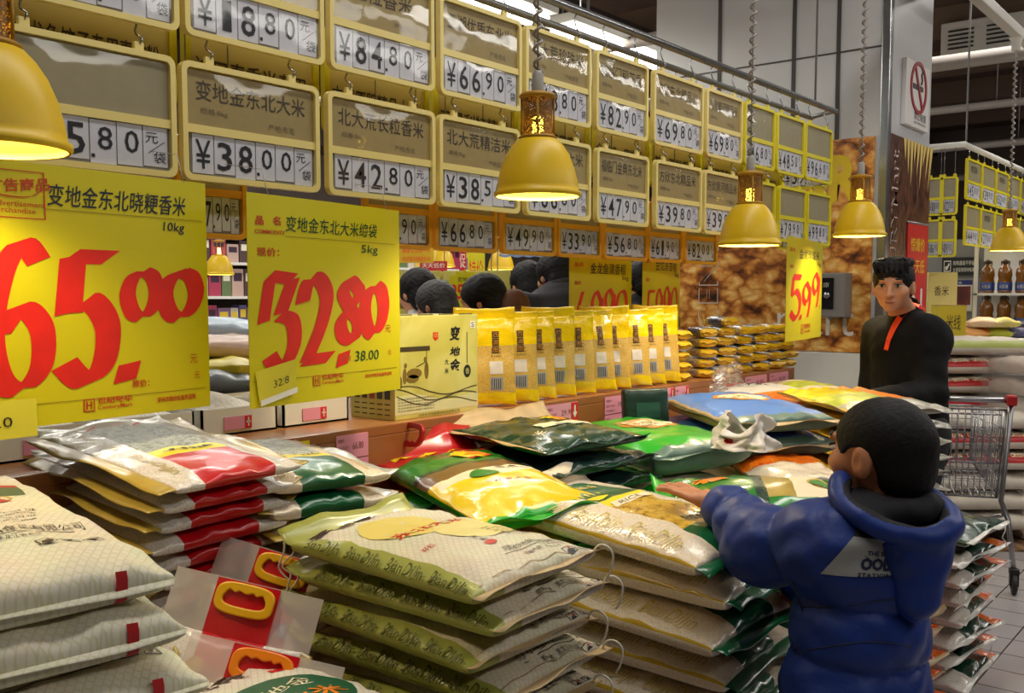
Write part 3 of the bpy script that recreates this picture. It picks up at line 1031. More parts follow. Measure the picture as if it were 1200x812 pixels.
sign_from_px(667, 740, 298, 420, -2.36, 1430, 'yellow price sign hand-lettered 49.90 behind the clear yellow rice bags', '49.90', '金龙鱼清香稻', '5kg')
sign_from_px(753, 797, 293, 420, -2.36, 1300, 'yellow price sign hand-lettered 59.90 behind the vacuum rice bricks', '59.90', '金优原香稻', '5kg')
sign_from_px(922, 964, 285, 394, -2.0, 1250, 'brightly lit yellow price sign hand-lettered 5.99 in front of the food poster', '5.99', '金优珍珠米', '1kg')

# ---------------------------------------------------------------- pendant lamps
M_lamp = mat('lamp_yellow', (226, 186, 26), 0.4, spec=0.4, var=0.05, vscale=10)
M_lamp_in = mat('lamp_inner', (250, 220, 90), 0.5)
M_lamp_dk = mat('lamp_neck', (170, 124, 14), 0.45)
M_bulb = mat('bulb_glow', (255, 206, 70), 0.5, emit=14.0)
M_cord = mat('lamp_cord', (148, 140, 134), 0.5)
M_ferr = mat('lamp_ferrule', (150, 146, 140), 0.5)


def mesh_mat():
    m = bpy.data.materials.new('perforated_neck')
    m.use_nodes = True
    n, l = nodes_of(m)
    p = n['Principled BSDF']
    p.inputs['Base Color'].default_value = (*lin((120, 84, 10)), 1)
    p.inputs['Roughness'].default_value = 0.5
    tc = n.new('ShaderNodeTexCoord')
    vo = n.new('ShaderNodeTexVoronoi')
    vo.inputs['Scale'].default_value = 260
    l.new(tc.outputs['Object'], vo.inputs['Vector'])
    mt = n.new('ShaderNodeMath'); mt.operation = 'GREATER_THAN'; mt.inputs[1].default_value = 0.36
    l.new(vo.outputs['Distance'], mt.inputs[0])
    l.new(mt.outputs[0], p.inputs['Alpha'])
    return m


M_perf = mesh_mat()


def pendant(x_px, y_px, d, dia_scale, label, cord_to=3.3, power=1.0, group='yellow pendant lamps over the rice display', coil=True, small=False):
    c = at(x_px, y_px, d=d)
    s = dia_scale
    t = thing('pendant_lamp', label, 'pendant lamp', (c.x, c.y, c.z), (0, 0, R(20)), group)
    mb = MB()
    prof = [(0.125, 0.0), (0.129, 0.004), (0.129, 0.014), (0.121, 0.018), (0.120, 0.03), (0.117, 0.05), (0.108, 0.085), (0.094, 0.12), (0.076, 0.148), (0.060, 0.165), (0.046, 0.172)]
    mb.lathe([(r * s, z * s) for r, z in prof], M_lamp, 40)
    shade = mb.build('lamp_shade', t)
    mb = MB()
    mb.lathe([((r - 0.004) * s, (z + 0.001) * s) for r, z in prof if z != 0.004] , M_lamp_in, 40)
    mb.build('shade_lining', shade)
    mb = MB()
    mb.lathe([(0.0, 0.178 * s), (0.05 * s, 0.178 * s), (0.058 * s, 0.172 * s), (0.05 * s, 0.166 * s), (0.0, 0.166 * s)], M_lamp_dk, 28)
    mb.lathe([(0.0, 0.305 * s), (0.02 * s, 0.306 * s), (0.05 * s, 0.298 * s), (0.056 * s, 0.29 * s), (0.05 * s, 0.284 * s), (0.0, 0.284 * s)], M_lamp_dk, 28)
    for q in range(4):
        a = PI / 2 * q + 0.3
        mb.tube([(0.047 * s * math.cos(a), 0.047 * s * math.sin(a), 0.17 * s), (0.047 * s * math.cos(a), 0.047 * s * math.sin(a), 0.29 * s)], 0.0035 * s, M_lamp_dk, 6)
    neck_ = mb.build('lamp_neck', t)
    if not small:
        mb = MB(); mb.lathe([(0.043 * s, 0.178 * s), (0.043 * s, 0.286 * s)], M_perf, 32); mb.build('perforated_screen', neck_)
    mb = MB()
    mb.lathe([(0.0, 0.10 * s), (0.022 * s, 0.108 * s), (0.028 * s, 0.13 * s), (0.022 * s, 0.16 * s), (0.016 * s, 0.20 * s), (0.016 * s, 0.23 * s), (0.0, 0.235 * s)], M_bulb, 16)
    mb.build('light_bulb', t)
    mb = MB()
    mb.lathe([(0.018 * s, 0.30 * s), (0.017 * s, 0.355 * s), (0.010 * s, 0.365 * s), (0.0, 0.366 * s)], M_ferr, 14); mb.build('cord_grip', t)
    mb = MB()
    z0 = 0.36 * s
    z1 = cord_to - c.z
    pts = []
    if coil:
        turns = int((z1 - z0) / 0.042)
        n = turns * 10
        for q in range(n + 1):
            f = q / n
            a = 2 * PI * turns * f
            rr = 0.011
            pts.append((rr * math.cos(a) + (TRX - c.x) * f * 0, rr * math.sin(a), z0 + (z1 - z0) * f))
        mb.tube(pts, 0.0045, M_cord, 6)
        mb.tube([(0, 0, z0), (0, 0, z1)], 0.003, M_cord, 6)
    else:
        mb.tube([(0, 0, z0), (0, 0, z1)], 0.004, M_cord, 6)
    mb.build('coiled_cord', t)
    if not small:
        mb = MB(); mb.lathe([(0, z1 - 0.09), (0.03, z1 - 0.085), (0.035, z1 - 0.02), (0.05, z1)], M_white, 16); mb.build('ceiling_cup', t)
    d_ = bpy.data.lights.new('bulb_light', 'SPOT')
    d_.spot_size = R(150)
    d_.spot_blend = 0.6
    d_.energy = PENDANT_W * power
    d_.color = (1.0, 0.86, 0.56)
    d_.shadow_soft_size = 0.05
    o = bpy.data.objects.new('bulb_light', d_)
    o.location = (0, 0, 0.07 * s)
    COL.objects.link(o)
    o.parent = t
    return t


pendant(-13, 176, 1.63, 1.0, 'nearest yellow pendant lamp, cut by the picture edge above the 65.00 sign', power=0.55)
pendant(630, 231, 2.79, 0.965, 'yellow pendant lamp with perforated neck hanging in front of the 38.50 board')
pendant(878, 288, 3.84, 0.95, 'yellow pendant lamp with coiled cord hanging before the 5.99 sign')
pendant(1007, 277, 4.79, 0.98, 'yellow pendant lamp hanging just above and left of the man')
pendant(1182, 294, 7.17, 1.0, 'farthest yellow pendant lamp over the aisle at right, hung from the end of the track')
# ---------------------------------------------------------------- rice sacks and bags
def woven_mat(name, base, mark, scale=26.0, strength=0.55, rough=0.55):
    """printed woven sack: a faint angular repeat over cream cloth"""
    m = bpy.data.materials.new(name)
    m.use_nodes = True
    n, l = nodes_of(m)
    p = n['Principled BSDF']
    p.inputs['Roughness'].default_value = rough
    tc = n.new('ShaderNodeTexCoord')
    mp = n.new('ShaderNodeMapping')
    mp.inputs['Rotation'].default_value = (0, 0, R(38))
    l.new(tc.outputs['Object'], mp.inputs['Vector'])
    br = n.new('ShaderNodeTexBrick')
    br.inputs['Scale'].default_value = scale
    br.inputs['Mortar Size'].default_value = 0.07
    br.inputs['Mortar Smooth'].default_value = 0.3
    br.inputs['Brick Width'].default_value = 0.55
    br.inputs['Row Height'].default_value = 0.5
    br.offset = 0.35
    br.inputs['Color1'].default_value = (*lin(base), 1)
    br.inputs['Color2'].default_value = (*lin(tuple(min(255, v + 6) for v in base)), 1)
    br.inputs['Mortar'].default_value = (*lin(tuple(int(a * (1 - strength) + b * strength) for a, b in zip(base, mark))), 1)
    l.new(mp.outputs['Vector'], br.inputs['Vector'])
    nz = n.new('ShaderNodeTexNoise')
    nz.inputs['Scale'].default_value = 9
    nz.inputs['Detail'].default_value = 4
    l.new(tc.outputs['Object'], nz.inputs['Vector'])
    mx = n.new('ShaderNodeMixRGB')
    mx.blend_type = 'MULTIPLY'
    mx.inputs[0].default_value = 0.25
    l.new(br.outputs['Color'], mx.inputs[1])
    l.new(nz.outputs['Color'], mx.inputs[2])
    l.new(mx.outputs[0], p.inputs['Base Color'])
    bp = n.new('ShaderNodeBump')
    bp.inputs['Strength'].default_value = 0.4
    bp.inputs['Distance'].default_value = 0.01
    l.new(nz.outputs['Fac'], bp.inputs['Height'])
    l.new(bp.outputs['Normal'], p.inputs['Normal'])
    MATS[name] = m
    return m


M_sack = woven_mat('woven_cream', (226, 220, 198), (208, 196, 140), 44, 0.4)
M_sack2 = woven_mat('woven_pale', (230, 222, 200), (190, 190, 196), 44, 0.35)
M_rice = ramp_mat('rice_through_film', [(0.3, (200, 192, 182)), (0.5, (222, 215, 206)), (0.75, (234, 229, 222))], scale=200, rough=0.25, detail=2, distort=0.2, coat=0.3, bump=0.1)
M_rice_w = ramp_mat('rice_through_film_warm', [(0.3, (222, 202, 174)), (0.5, (236, 220, 196)), (0.75, (244, 232, 214))], scale=190, rough=0.25, detail=2, distort=0.2, coat=0.3, bump=0.12)
M_gold = mat('gold_edge', (176, 150, 62), 0.3, var=0.2, vscale=14, coat=0.3)
M_gold2 = mat('gold_seam', (206, 168, 40), 0.3, var=0.15, vscale=14, coat=0.3)
M_olive = mat('olive_band', (154, 158, 74), 0.4, var=0.10, vscale=12, coat=0.15)
M_olive_dk = mat('olive_ink', (84, 88, 34), 0.45)
M_goldtext = mat('gold_script', (190, 168, 84), 0.4)
M_bagred = mat('bag_red', (190, 14, 26), 0.3, var=0.08, vscale=10, coat=0.35, bump=0.25, bscale=22)
M_baggreen = mat('bag_green', (12, 92, 52), 0.3, var=0.10, vscale=10, coat=0.4, bump=0.25, bscale=22)
M_bagdark = mat('bag_dark_green', (14, 54, 36), 0.26, var=0.12, vscale=10, coat=0.5, bump=0.5, bscale=26)
M_quilt = mat('bag_dark_quilted', (22, 46, 44), 0.25, var=0.2, vscale=30, coat=0.5, bump=0.8, bscale=34)
M_bright = mat('bag_bright_green', (34, 172, 34), 0.28, var=0.08, vscale=8, coat=0.45, bump=0.3, bscale=18)
M_fu_green = mat('bag_mid_green', (20, 128, 30), 0.25, var=0.10, vscale=8, coat=0.6, bump=0.35, bscale=18)
M_fu_yellow = mat('bag_yellow', (240, 206, 6), 0.25, var=0.05, vscale=8, coat=0.5, bump=0.35, bscale=18)
M_fu_brown = mat('bag_brown', (120, 84, 40), 0.3, var=0.2, vscale=20, coat=0.5)
M_fu_red = mat('bag_red_end', (186, 20, 24), 0.28, var=0.1, vscale=14, coat=0.5)
M_orange = mat('print_orange', (236, 132, 16), 0.35, coat=0.3)
M_blue = mat('bag_blue', (76, 128, 206), 0.38, var=0.06, vscale=9, coat=0.25, bump=0.3, bscale=20)
M_bluegrey = mat('bag_blue_end', (96, 122, 110), 0.4, var=0.2, vscale=14, coat=0.2)
M_cream = mat('bag_cream', (232, 214, 188), 0.4, var=0.05, vscale=9, coat=0.2, bump=0.25, bscale=20)
M_tan = mat('sealed_tan', (196, 168, 124), 0.45, var=0.12, vscale=20)
M_grey_clear = mat('clear_seal', (196, 196, 188), 0.25, var=0.1, vscale=20, coat=0.4)
M_silver = mat('bag_silver', (186, 182, 170), 0.28, metal=0.25, var=0.15, vscale=18, coat=0.3, bump=0.6, bscale=28)
M_photo_a = ramp_mat('printed_landscape', [(0.25, (52, 62, 58)), (0.4, (112, 116, 96)), (0.52, (170, 170, 150)), (0.62, (96, 104, 70)), (0.75, (150, 124, 70))], scale=34, rough=0.45, detail=5, distort=1.5)
M_photo_y = ramp_mat('printed_harvest', [(0.3, (120, 86, 20)), (0.45, (196, 154, 40)), (0.6, (226, 190, 80)), (0.75, (160, 120, 40))], scale=40, rough=0.3, detail=5, distort=1.2, coat=0.3)
M_orange_print = ramp_mat('printed_orange', [(0.3, (214, 60, 20)), (0.48, (240, 130, 20)), (0.6, (232, 80, 24)), (0.72, (250, 190, 60))], scale=26, rough=0.3, detail=3, distort=1.5, coat=0.3)
M_ink = mat('print_black', (26, 24, 26), 0.5)
M_ink2 = mat('print_brown', (70, 44, 24), 0.5)
M_emblem = mat('print_ochre', (196, 130, 40), 0.4)
M_emblem2 = mat('print_cream', (242, 226, 192), 0.4)
M_white_bag = mat('bag_white', (226, 222, 214), 0.35, var=0.05, vscale=10, coat=0.3, bump=0.4, bscale=20)
M_thread = mat('sewing_thread', (224, 218, 204), 0.7)


class Surf:
    pass


def se(a, n):
    a = min(1.0, abs(a))
    return (1 - a ** n) ** (1.0 / n)


def param(n, brk, e):
    p = [math.copysign(abs(math.sin(PI / 2 * (2 * i / n - 1))) ** e, 2 * i / n - 1) for i in range(n + 1)]
    p[0], p[-1] = -1.0, 1.0
    for b in brk:
        k = min(range(1, n), key=lambda i: abs(p[i] - b))
        p[k] = b
    return p


def bag(name, label, cat, group, loc, rot, L, W, T, cell, seed=0, n=3.2, m=2.4, wr=0.004, end_wr=0.006, zs=0.42, ub=(), vb=(), NU=34, NV=22, fins=(), deco=None, pinch=0.03, sag=0.0, body='sack_body', bulge=1.0, bot=6.0):
    """a filled sack lying flat: length along x, width along y, standing on z = 0"""
    t = thing(name, label, cat, loc, rot, group)
    us = param(NU, ub, 1.0)
    vs_ = param(NV, vb, 1.0)
    zm = T * zs
    sv = Vector((seed * 3.71, seed * 1.93, seed * 0.77))

    def nz(u, v):
        a = noise.noise(Vector((u * L * 7, v * W * 7, 0)) + sv) * wr * 1.6
        a += noise.noise(Vector((u * L * 18, v * W * 18, 3)) + sv) * wr * 0.7
        e = abs(u) ** 5
        a += e * end_wr * math.sin(v * 17 + 4 * noise.noise(Vector((v * 2, u, 7)) + sv))
        e2 = abs(v) ** 6
        a += e2 * end_wr * 0.5 * math.sin(u * 19 + 4 * noise.noise(Vector((u * 2, v, 9)) + sv))
        return a

    def xy(u, v):
        x = u * L / 2 * (1 - pinch * (1 - v * v) * 0.5 + pinch * 0.4 * abs(v) ** 4)
        y = v * W / 2 * (1 - pinch * 0.6 * (1 - u * u) + pinch * abs(u) ** 6)
        return x, y

    def sg(u, v):
        return sag * (u * u) + 0.0

    def top(u, v):
        f = se(u, n) * se(v, m)
        x, y = xy(u, v)
        return Vector((x, y, zm + (T - zm) * f * bulge + (nz(u, v) - wr * 1.3) * min(1, f * 2.5) - sg(u, v)))

    def bottom(u, v):
        f = se(u, bot) * se(v, bot * 0.7)
        x, y = xy(u, v)
        return Vector((x, y, zm - zm * f - sg(u, v)))

    mb = MB()
    k = NV + 1
    V = [top(u, v) for u in us for v in vs_]
    nt = len(V)
    V += [bottom(u, v) for u in us for v in vs_]

    def bi(i, j):
        return i * k + j if (i in (0, NU) or j in (0, NV)) else nt + i * k + j
    bym = {}
    for i in range(NU):
        for j in range(NV):
            uc, vc = (us[i] + us[i + 1]) / 2, (vs_[j] + vs_[j + 1]) / 2
            bym.setdefault(cell(uc, vc, 1), []).append((i * k + j, (i + 1) * k + j, (i + 1) * k + j + 1, i * k + j + 1))
            q = (bi(i, j), bi(i, j + 1), bi(i + 1, j + 1), bi(i + 1, j))
            bym.setdefault(cell(uc, vc, 0), []).append(q)
    base = len(mb.v)
    mb.v.extend([tuple(p) for p in V])
    for mm, fs in bym.items():
        kk = mb.mi(mm)
        for f in fs:
            mb.f.append([base + i for i in f]); mb.m.append(kk); mb.smooth.append(True)
    S = Surf()
    S.L, S.W, S.T, S.zm, S.mb, S.root = L, W, T, zm, mb, t

    def on_top(x, y, off=0.0016):
        u = max(-0.995, min(0.995, x / (L / 2)))
        v = max(-0.995, min(0.995, y / (W / 2)))
        p = top(u, v)
        return (p.x, p.y, p.z + off)
    S.top = on_top

    def side(x, kf, sgn=-1, off=0.003):
        """point on the long side: kf -1 (floor) .. 1 (crest)"""
        u = x / (L / 2)
        kk = max(-0.98, min(0.98, kf))
        if kk >= 0:
            v = (1 - abs(kk) ** m) ** (1 / m)
            z = zm + (T - zm) * se(u, n) * kk
        else:
            mm = bot * 0.7
            v = (1 - abs(kk) ** mm) ** (1 / mm)
            z = zm - zm * abs(kk)
        _x, y = xy(u, v * sgn)
        return (_x, y + off * sgn, z + off * 0.5)
    S.side = side

    def end(y, kf, sgn=1, off=0.003):
        v = y / (W / 2)
        kk = max(-0.98, min(0.98, kf))
        if kk >= 0:
            u = (1 - abs(kk) ** n) ** (1 / n)
            z = zm + (T - zm) * se(v, m) * kk
        else:
            u = (1 - abs(kk) ** bot) ** (1 / bot)
            z = zm - zm * abs(kk)
        x, _y = xy(u * sgn, v)
        return (x + off * sgn, _y, z + off * 0.5)
    S.end = end
    if deco:
        deco(S)
    mb.build(body, t)
    for fin in fins:
        sd, ext, mm, curl = fin[:4]
        ruf = fin[4] if len(fin) > 4 else 0.006
        fm = MB()
        ns, ne = 20, 4

        def fp(s, q, o):
            if sd[0] == 'x':
                sg_ = 1 if sd[1] == '+' else -1
                x, y = xy(sg_ * 0.995, s)
                x = x + sg_ * ext * q * (1 + 0.12 * noise.noise(Vector((s * 2, seed, 1))))
                y = y * (1 - 0.03 * q)
            else:
                sg_ = 1 if sd[1] == '+' else -1
                x, y = xy(s, sg_ * 0.995)
                y = y + sg_ * ext * q * (1 + 0.12 * noise.noise(Vector((s * 2, seed, 1))))
                x = x * (1 - 0.03 * q)
            z = zm + curl * q * q + ruf * q * (math.sin(s * 5 + seed) + 0.8 * noise.noise(Vector((s * 3, seed * 1.3, 2)))) + o
            return (x, y, z)
        fv, ff = [], []
        for o in (0.0009, -0.0009):
            for a in range(ns + 1):
                for b in range(ne + 1):
                    fv.append(fp(2 * a / ns - 1, b / ne, o))
        w_ = ne + 1
        h_ = (ns + 1) * w_
        for a in range(ns):
            for b in range(ne):
                ff.append((a * w_ + b, (a + 1) * w_ + b, (a + 1) * w_ + b + 1, a * w_ + b + 1))
                ff.append((h_ + a * w_ + b, h_ + a * w_ + b + 1, h_ + (a + 1) * w_ + b + 1, h_ + (a + 1) * w_ + b))
            ff.append((a * w_ + ne, (a + 1) * w_ + ne, h_ + (a + 1) * w_ + ne, h_ + a * w_ + ne))
        for b in range(ne):
            ff.append((b, b + 1, h_ + b + 1, h_ + b))
            ff.append((ns * w_ + b + 1, ns * w_ + b, h_ + ns * w_ + b, h_ + ns * w_ + b + 1))
        fm.add(fv, ff, mm, True)
        fm.build('sealed_end' if sd[0] == 'x' else 'sealed_edge', t)
    return t, S


def top_text(S, text, cx, cy, w, h, m, ang=90.0, shear=0.0, bold=0.0, off=0.0018):
    """lettering centred on the upper face; ang = direction of reading"""
    c, s = math.cos(R(ang)), math.sin(R(ang))
    def fn(a, b):
        a -= w / 2; b -= h / 2
        return S.top(cx + a * c - b * s, cy + a * s + b * c, off)
    letter(S.mb, text, fn, w, h, m, shear, bold)


def top_disc(S, cx, cy, rx, ry, m, off=0.0012, n=28, rot=0.0):
    vs = [S.top(cx, cy, off)]
    fs = []
    c, s = math.cos(R(rot)), math.sin(R(rot))
    rings = 4
    for r_ in range(1, rings + 1):
        for q in range(n):
            a = 2 * PI * q / n
            px_, py_ = rx * r_ / rings * math.cos(a), ry * r_ / rings * math.sin(a)
            vs.append(S.top(cx + px_ * c - py_ * s, cy + px_ * s + py_ * c, off))
    for q in range(n):
        fs.append((0, 1 + q, 1 + (q + 1) % n))
    for r_ in range(rings - 1):
        for q in range(n):
            a = 1 + r_ * n + q; b = 1 + r_ * n + (q + 1) % n
            fs.append((a, a + n, b + n, b))
    S.mb.add(vs, fs, m, True)


def top_rect(S, x0, x1, y0, y1, m, off=0.0012, n=8):
    vs = [S.top(x0 + (x1 - x0) * i / n, y0 + (y1 - y0) * j / n, off) for i in range(n + 1) for j in range(n + 1)]
    fs = [(i * (n + 1) + j, (i + 1) * (n + 1) + j, (i + 1) * (n + 1) + j + 1, i * (n + 1) + j + 1) for i in range(n) for j in range(n)]
    S.mb.add(vs, fs, m, True)


def top_frame(S, x0, x1, y0, y1, th, m):
    for a in ((x0, x1, y0, y0 + th), (x0, x1, y1 - th, y1), (x0, x0 + th, y0, y1), (x1 - th, x1, y0, y1)):
        top_rect(S, *a, m, 0.0014, 3)


def side_text(S, text, x, kf, w, kh, m, sgn=-1, shear=0.25, bold=0.0):
    def fn(a, b):
        return S.side(x + a * (-sgn), kf + b, sgn)
    vs, fs = glyphs(text, shear, bold)
    S.mb.add([fn(v[0] * w, v[1] * kh) for v in vs], fs, m)


def end_text(S, text, y, kf, w, kh, m, sgn=1, shear=0.0, bold=0.0):
    vs, fs = glyphs(text, shear, bold)
    S.mb.add([S.end(y + v[0] * w * sgn, kf + v[1] * kh, sgn) for v in vs], fs, m)


def end_patch(S, y0, y1, k0, k1, m, sgn=1, n=6):
    vs = [S.end(y0 + (y1 - y0) * i / n, k0 + (k1 - k0) * j / n, sgn, 0.002) for i in range(n + 1) for j in range(n + 1)]
    fs = [(i * (n + 1) + j, (i + 1) * (n + 1) + j, (i + 1) * (n + 1) + j + 1, i * (n + 1) + j + 1) for i in range(n) for j in range(n)]
    S.mb.add(vs, fs, m, True)


def icons(S, cx, cy, s, m, gap=1.35):
    """three little handling marks in boxes, read along +y"""
    for q in range(3):
        y = cy + (q - 1) * s * gap
        top_frame(S, cx - s / 2, cx + s / 2, y - s / 2, y + s / 2, s * 0.08, m)
        if q == 0:
            top_disc(S, cx + s * 0.18, y, s * 0.3, s * 0.34, m, 0.0016, 10)
            top_disc(S, cx - s * 0.2, y + s * 0.15, s * 0.12, s * 0.12, mat('icon_red', (190, 40, 60), 0.5), 0.0019, 10)
        elif q == 1:
            for dx in (-1, 1):
                c_ = [S.top(cx - s * 0.35, y + dx * s * 0.3, 0.0017), S.top(cx - s * 0.35, y + dx * s * 0.18, 0.0017), S.top(cx + s * 0.35, y - dx * s * 0.3, 0.0017), S.top(cx + s * 0.35, y - dx * s * 0.18, 0.0017)]
                S.mb.add(c_, [(0, 1, 2, 3) if dx > 0 else (0, 1, 2, 3)], m)
            top_disc(S, cx - s * 0.05, y, s * 0.14, s * 0.16, m, 0.0018, 10)
        else:
            top_disc(S, cx - s * 0.12, y, s * 0.2, s * 0.36, m, 0.0016, 12)
            top_rect(S, cx, cx + s * 0.34, y - s * 0.04, y + s * 0.04, m, 0.0017, 2)


def threads(t, pts_list, r=0.0022, name='sewing_thread'):
    for pts in pts_list:
        mb = MB()
        mb.tube(pts, r, M_thread, 5)
        mb.build(name, t)


def loopy(p, n=14, length=0.14, spread=0.02, seed=0):
    rnd = random.Random(seed)
    out = []
    for i in range(n):
        f = i / (n - 1)
        out.append((p[0] + spread * math.sin(f * 9 + seed) * f + rnd.uniform(-1, 1) * 0.002, p[1] + spread * math.cos(f * 7 + seed) * f, p[2] - length * f))
    return out


ORD = ['topmost', 'second', 'third', 'fourth', 'fifth', 'sixth', 'seventh', 'eighth', 'ninth', 'tenth', 'eleventh', 'twelfth']
RND = random.Random(11)


# ---- cream woven sacks at the near left corner
def white_sack_deco(first):
    def d(S_):
        S = S_
        if first:
            S = Surf(); S.__dict__.update(S_.__dict__)
            S.top = lambda x, y, off=0.0016: S_.top(x + 0.13, y, off)

            top_rect(S, -0.27, -0.235, -0.19, 0.2, mat('banner_green', (84, 104, 72), 0.5))
            top_rect(S, -0.25, -0.185, -0.2, 0.16, mat('banner_red', (178, 62, 58), 0.5))
            top_rect(S, -0.285, -0.265, -0.16, 0.2, mat('banner_red', (178, 62, 58), 0.5))
            for q in range(5):
                top_text(S, '~8', -0.218, -0.16 + q * 0.075, 0.06, 0.035, M_goldtext, 90)
            for q, ch in enumerate('米籽粒'):
                top_text(S, ch, -0.125 + q * 0.022, -0.005 + (0, 0.012, 0.035)[q], 0.024, 0.022, M_ink, 90)
            top_disc(S, -0.085, -0.018, 0.016, 0.016, M_red)
            for q in range(4):
                top_text(S, '东北优质稻米' if q % 2 else '生产许可证', -0.125 + q * 0.014, 0.12, 0.11 - 0.01 * q, 0.007, M_ink, 90)
            top_text(S, '河南省变地金粮油食品有限公司', -0.03, 0.065, 0.29, 0.026, M_ink, 90)
            top_rect(S, -0.012, -0.0095, -0.085, 0.21, M_ink)
            top_text(S, '原粮产地：黑龙江省五常', 0.008, 0.07, 0.12, 0.013, M_ink, 90)
            icons(S, 0.05, 0.155, 0.026, M_ink)
        else:
            top_text(S, '原粮产地：黑龙江省五常', 0.19, 0.04, 0.19, 0.016, M_ink, 90)
            icons(S, 0.215, 0.17, 0.028, M_ink)
            top_rect(S, 0.232, 0.234, -0.12, 0.12, M_ink)
        for yy in (-0.09, 0.17):
            end_patch(S_, yy, yy + 0.017, -0.75, 0.5, mat('sack_red_tab', (176, 20, 26), 0.5))
    return d


for i, (x, y, z, rz) in enumerate(((-1.63, 0.575, 1.105 - 0.1, -4), (-1.615, 0.59, 1.105 - 0.19, -6), (-1.595, 0.605, 1.105 - 0.28, -3), (-1.61, 0.595, 1.105 - 0.37, -5))):
    bag('rice_sack', ('topmost cream woven rice sack at lower left with black company print',
                      'cream woven rice sack directly below the topmost one at lower left',
                      'third cream woven rice sack down in the lower left stack',
                      'lowest visible cream woven rice sack of the lower left stack')[i], 'rice sack', 'cream sacks at lower left',
        (x, y, z + 0.015), (0, R(6 if i == 0 else 3), R(rz)), 0.58, 0.52, 0.092, lambda u, v, s: M_sack, seed=i + 1, n=4.2, m=3.4, wr=0.005, zs=0.35, fins=(('x+', 0.012, M_sack, -0.004, 0.003), ('x-', 0.02, M_sack, 0.01, 0.004)),
        deco=white_sack_deco(i == 0), pinch=0.02)


# ---- slim bags with a red band, transparent flanks and gold edges
def banded_cell(label_m, side_m, half=0.52, photo=None, strip=None):
    def c(u, v, top):
        if abs(v) < half:
            if top and photo and -0.9 < u < 0.15:
                return photo
            if top and strip and 0.15 <= u < 0.34:
                return strip
            return label_m
        return side_m
    return c


def banded_deco(text_m, topm=False, W=0.31, strip_text='一年一季 粒粒香甜'):
    def d(S):
        for sg in (-1, 1):
            for q in range(2):
                top_text(S, 'BianDiJin', -0.1 + q * 0.2, sg * S.W * 0.375, 0.15, 0.026, text_m, 0 if sg < 0 else 0, 0.35)
        if topm:
            top_text(S, strip_text, S.L * 0.245 / 2, 0, S.W * 0.42, 0.014, M_ink, 90, bold=0.03)
    return d


for i in range(7):
    top = i == 0
    jx, jy = RND.uniform(-0.012, 0.012), RND.uniform(-0.014, 0.014)
    bag('rice_bag', '%s of the flat rice bags with a red band stacked left of the green-banded ones' % ORD[i] if i else 'topmost red-banded rice bag with landscape photo and yellow strip on top', 'rice bag', 'red-banded bags in the stack',
        (-1.975 + jx + (0.012 if i == 0 else 0) - 0.01 * i, 1.215 + jy, 1.135 - 0.053 - i * 0.0445), (0, R(8.5 - i * 0.5), R(RND.uniform(-3, 3) + 4)), 0.46, 0.335, 0.046,
        banded_cell(M_bagred, M_rice, 0.56, M_photo_a if top else None, M_yellow_ink if top else None), seed=20 + i, n=3.4, m=2.2, wr=0.003, vb=(-0.56, 0.56), ub=(0.15, 0.34), zs=0.45,
        fins=(('y-', 0.035, M_gold, -0.006, 0.006), ('y+', 0.03, M_gold, 0.004, 0.006), ('x-', 0.03, M_grey_clear, 0.01)), deco=banded_deco(M_goldtext, top))

for i in range(6):
    top = i == 0
    jx, jy = RND.uniform(-0.012, 0.012), RND.uniform(-0.012, 0.012)
    bag('rice_bag', '%s of the flat green-banded rice bags in the stack below the carton' % ORD[i] if i else 'topmost green-banded rice bag with landscape photo, lying beside the red-banded stack', 'rice bag', 'green-banded bags in the stack',
        (-1.955 + jx, 1.535 + jy, 1.075 - 0.066 - i * 0.06), (R(-2), R(5.5 - i * 0.5), R(RND.uniform(-3, 3) - 3)), 0.42, 0.32, 0.062,
        banded_cell(M_baggreen, M_rice_w, 0.54, M_photo_a if top else None, M_yellow_ink if top else None), seed=40 + i, n=3.0, m=2.1, wr=0.004, vb=(-0.54, 0.54), ub=(0.15, 0.34), zs=0.45,
        fins=(('y-', 0.03, M_gold, -0.006, 0.008), ('y+', 0.03, M_grey_clear, 0.004, 0.008), ('x-', 0.03, M_grey_clear, 0.01)), deco=banded_deco(M_goldtext, top))


# ---- cream sacks with the olive side band, centre front
def front_cell(u, v, top):
    if v < -0.80 or (not top and v < -0.5):
        return M_olive
    return M_sack


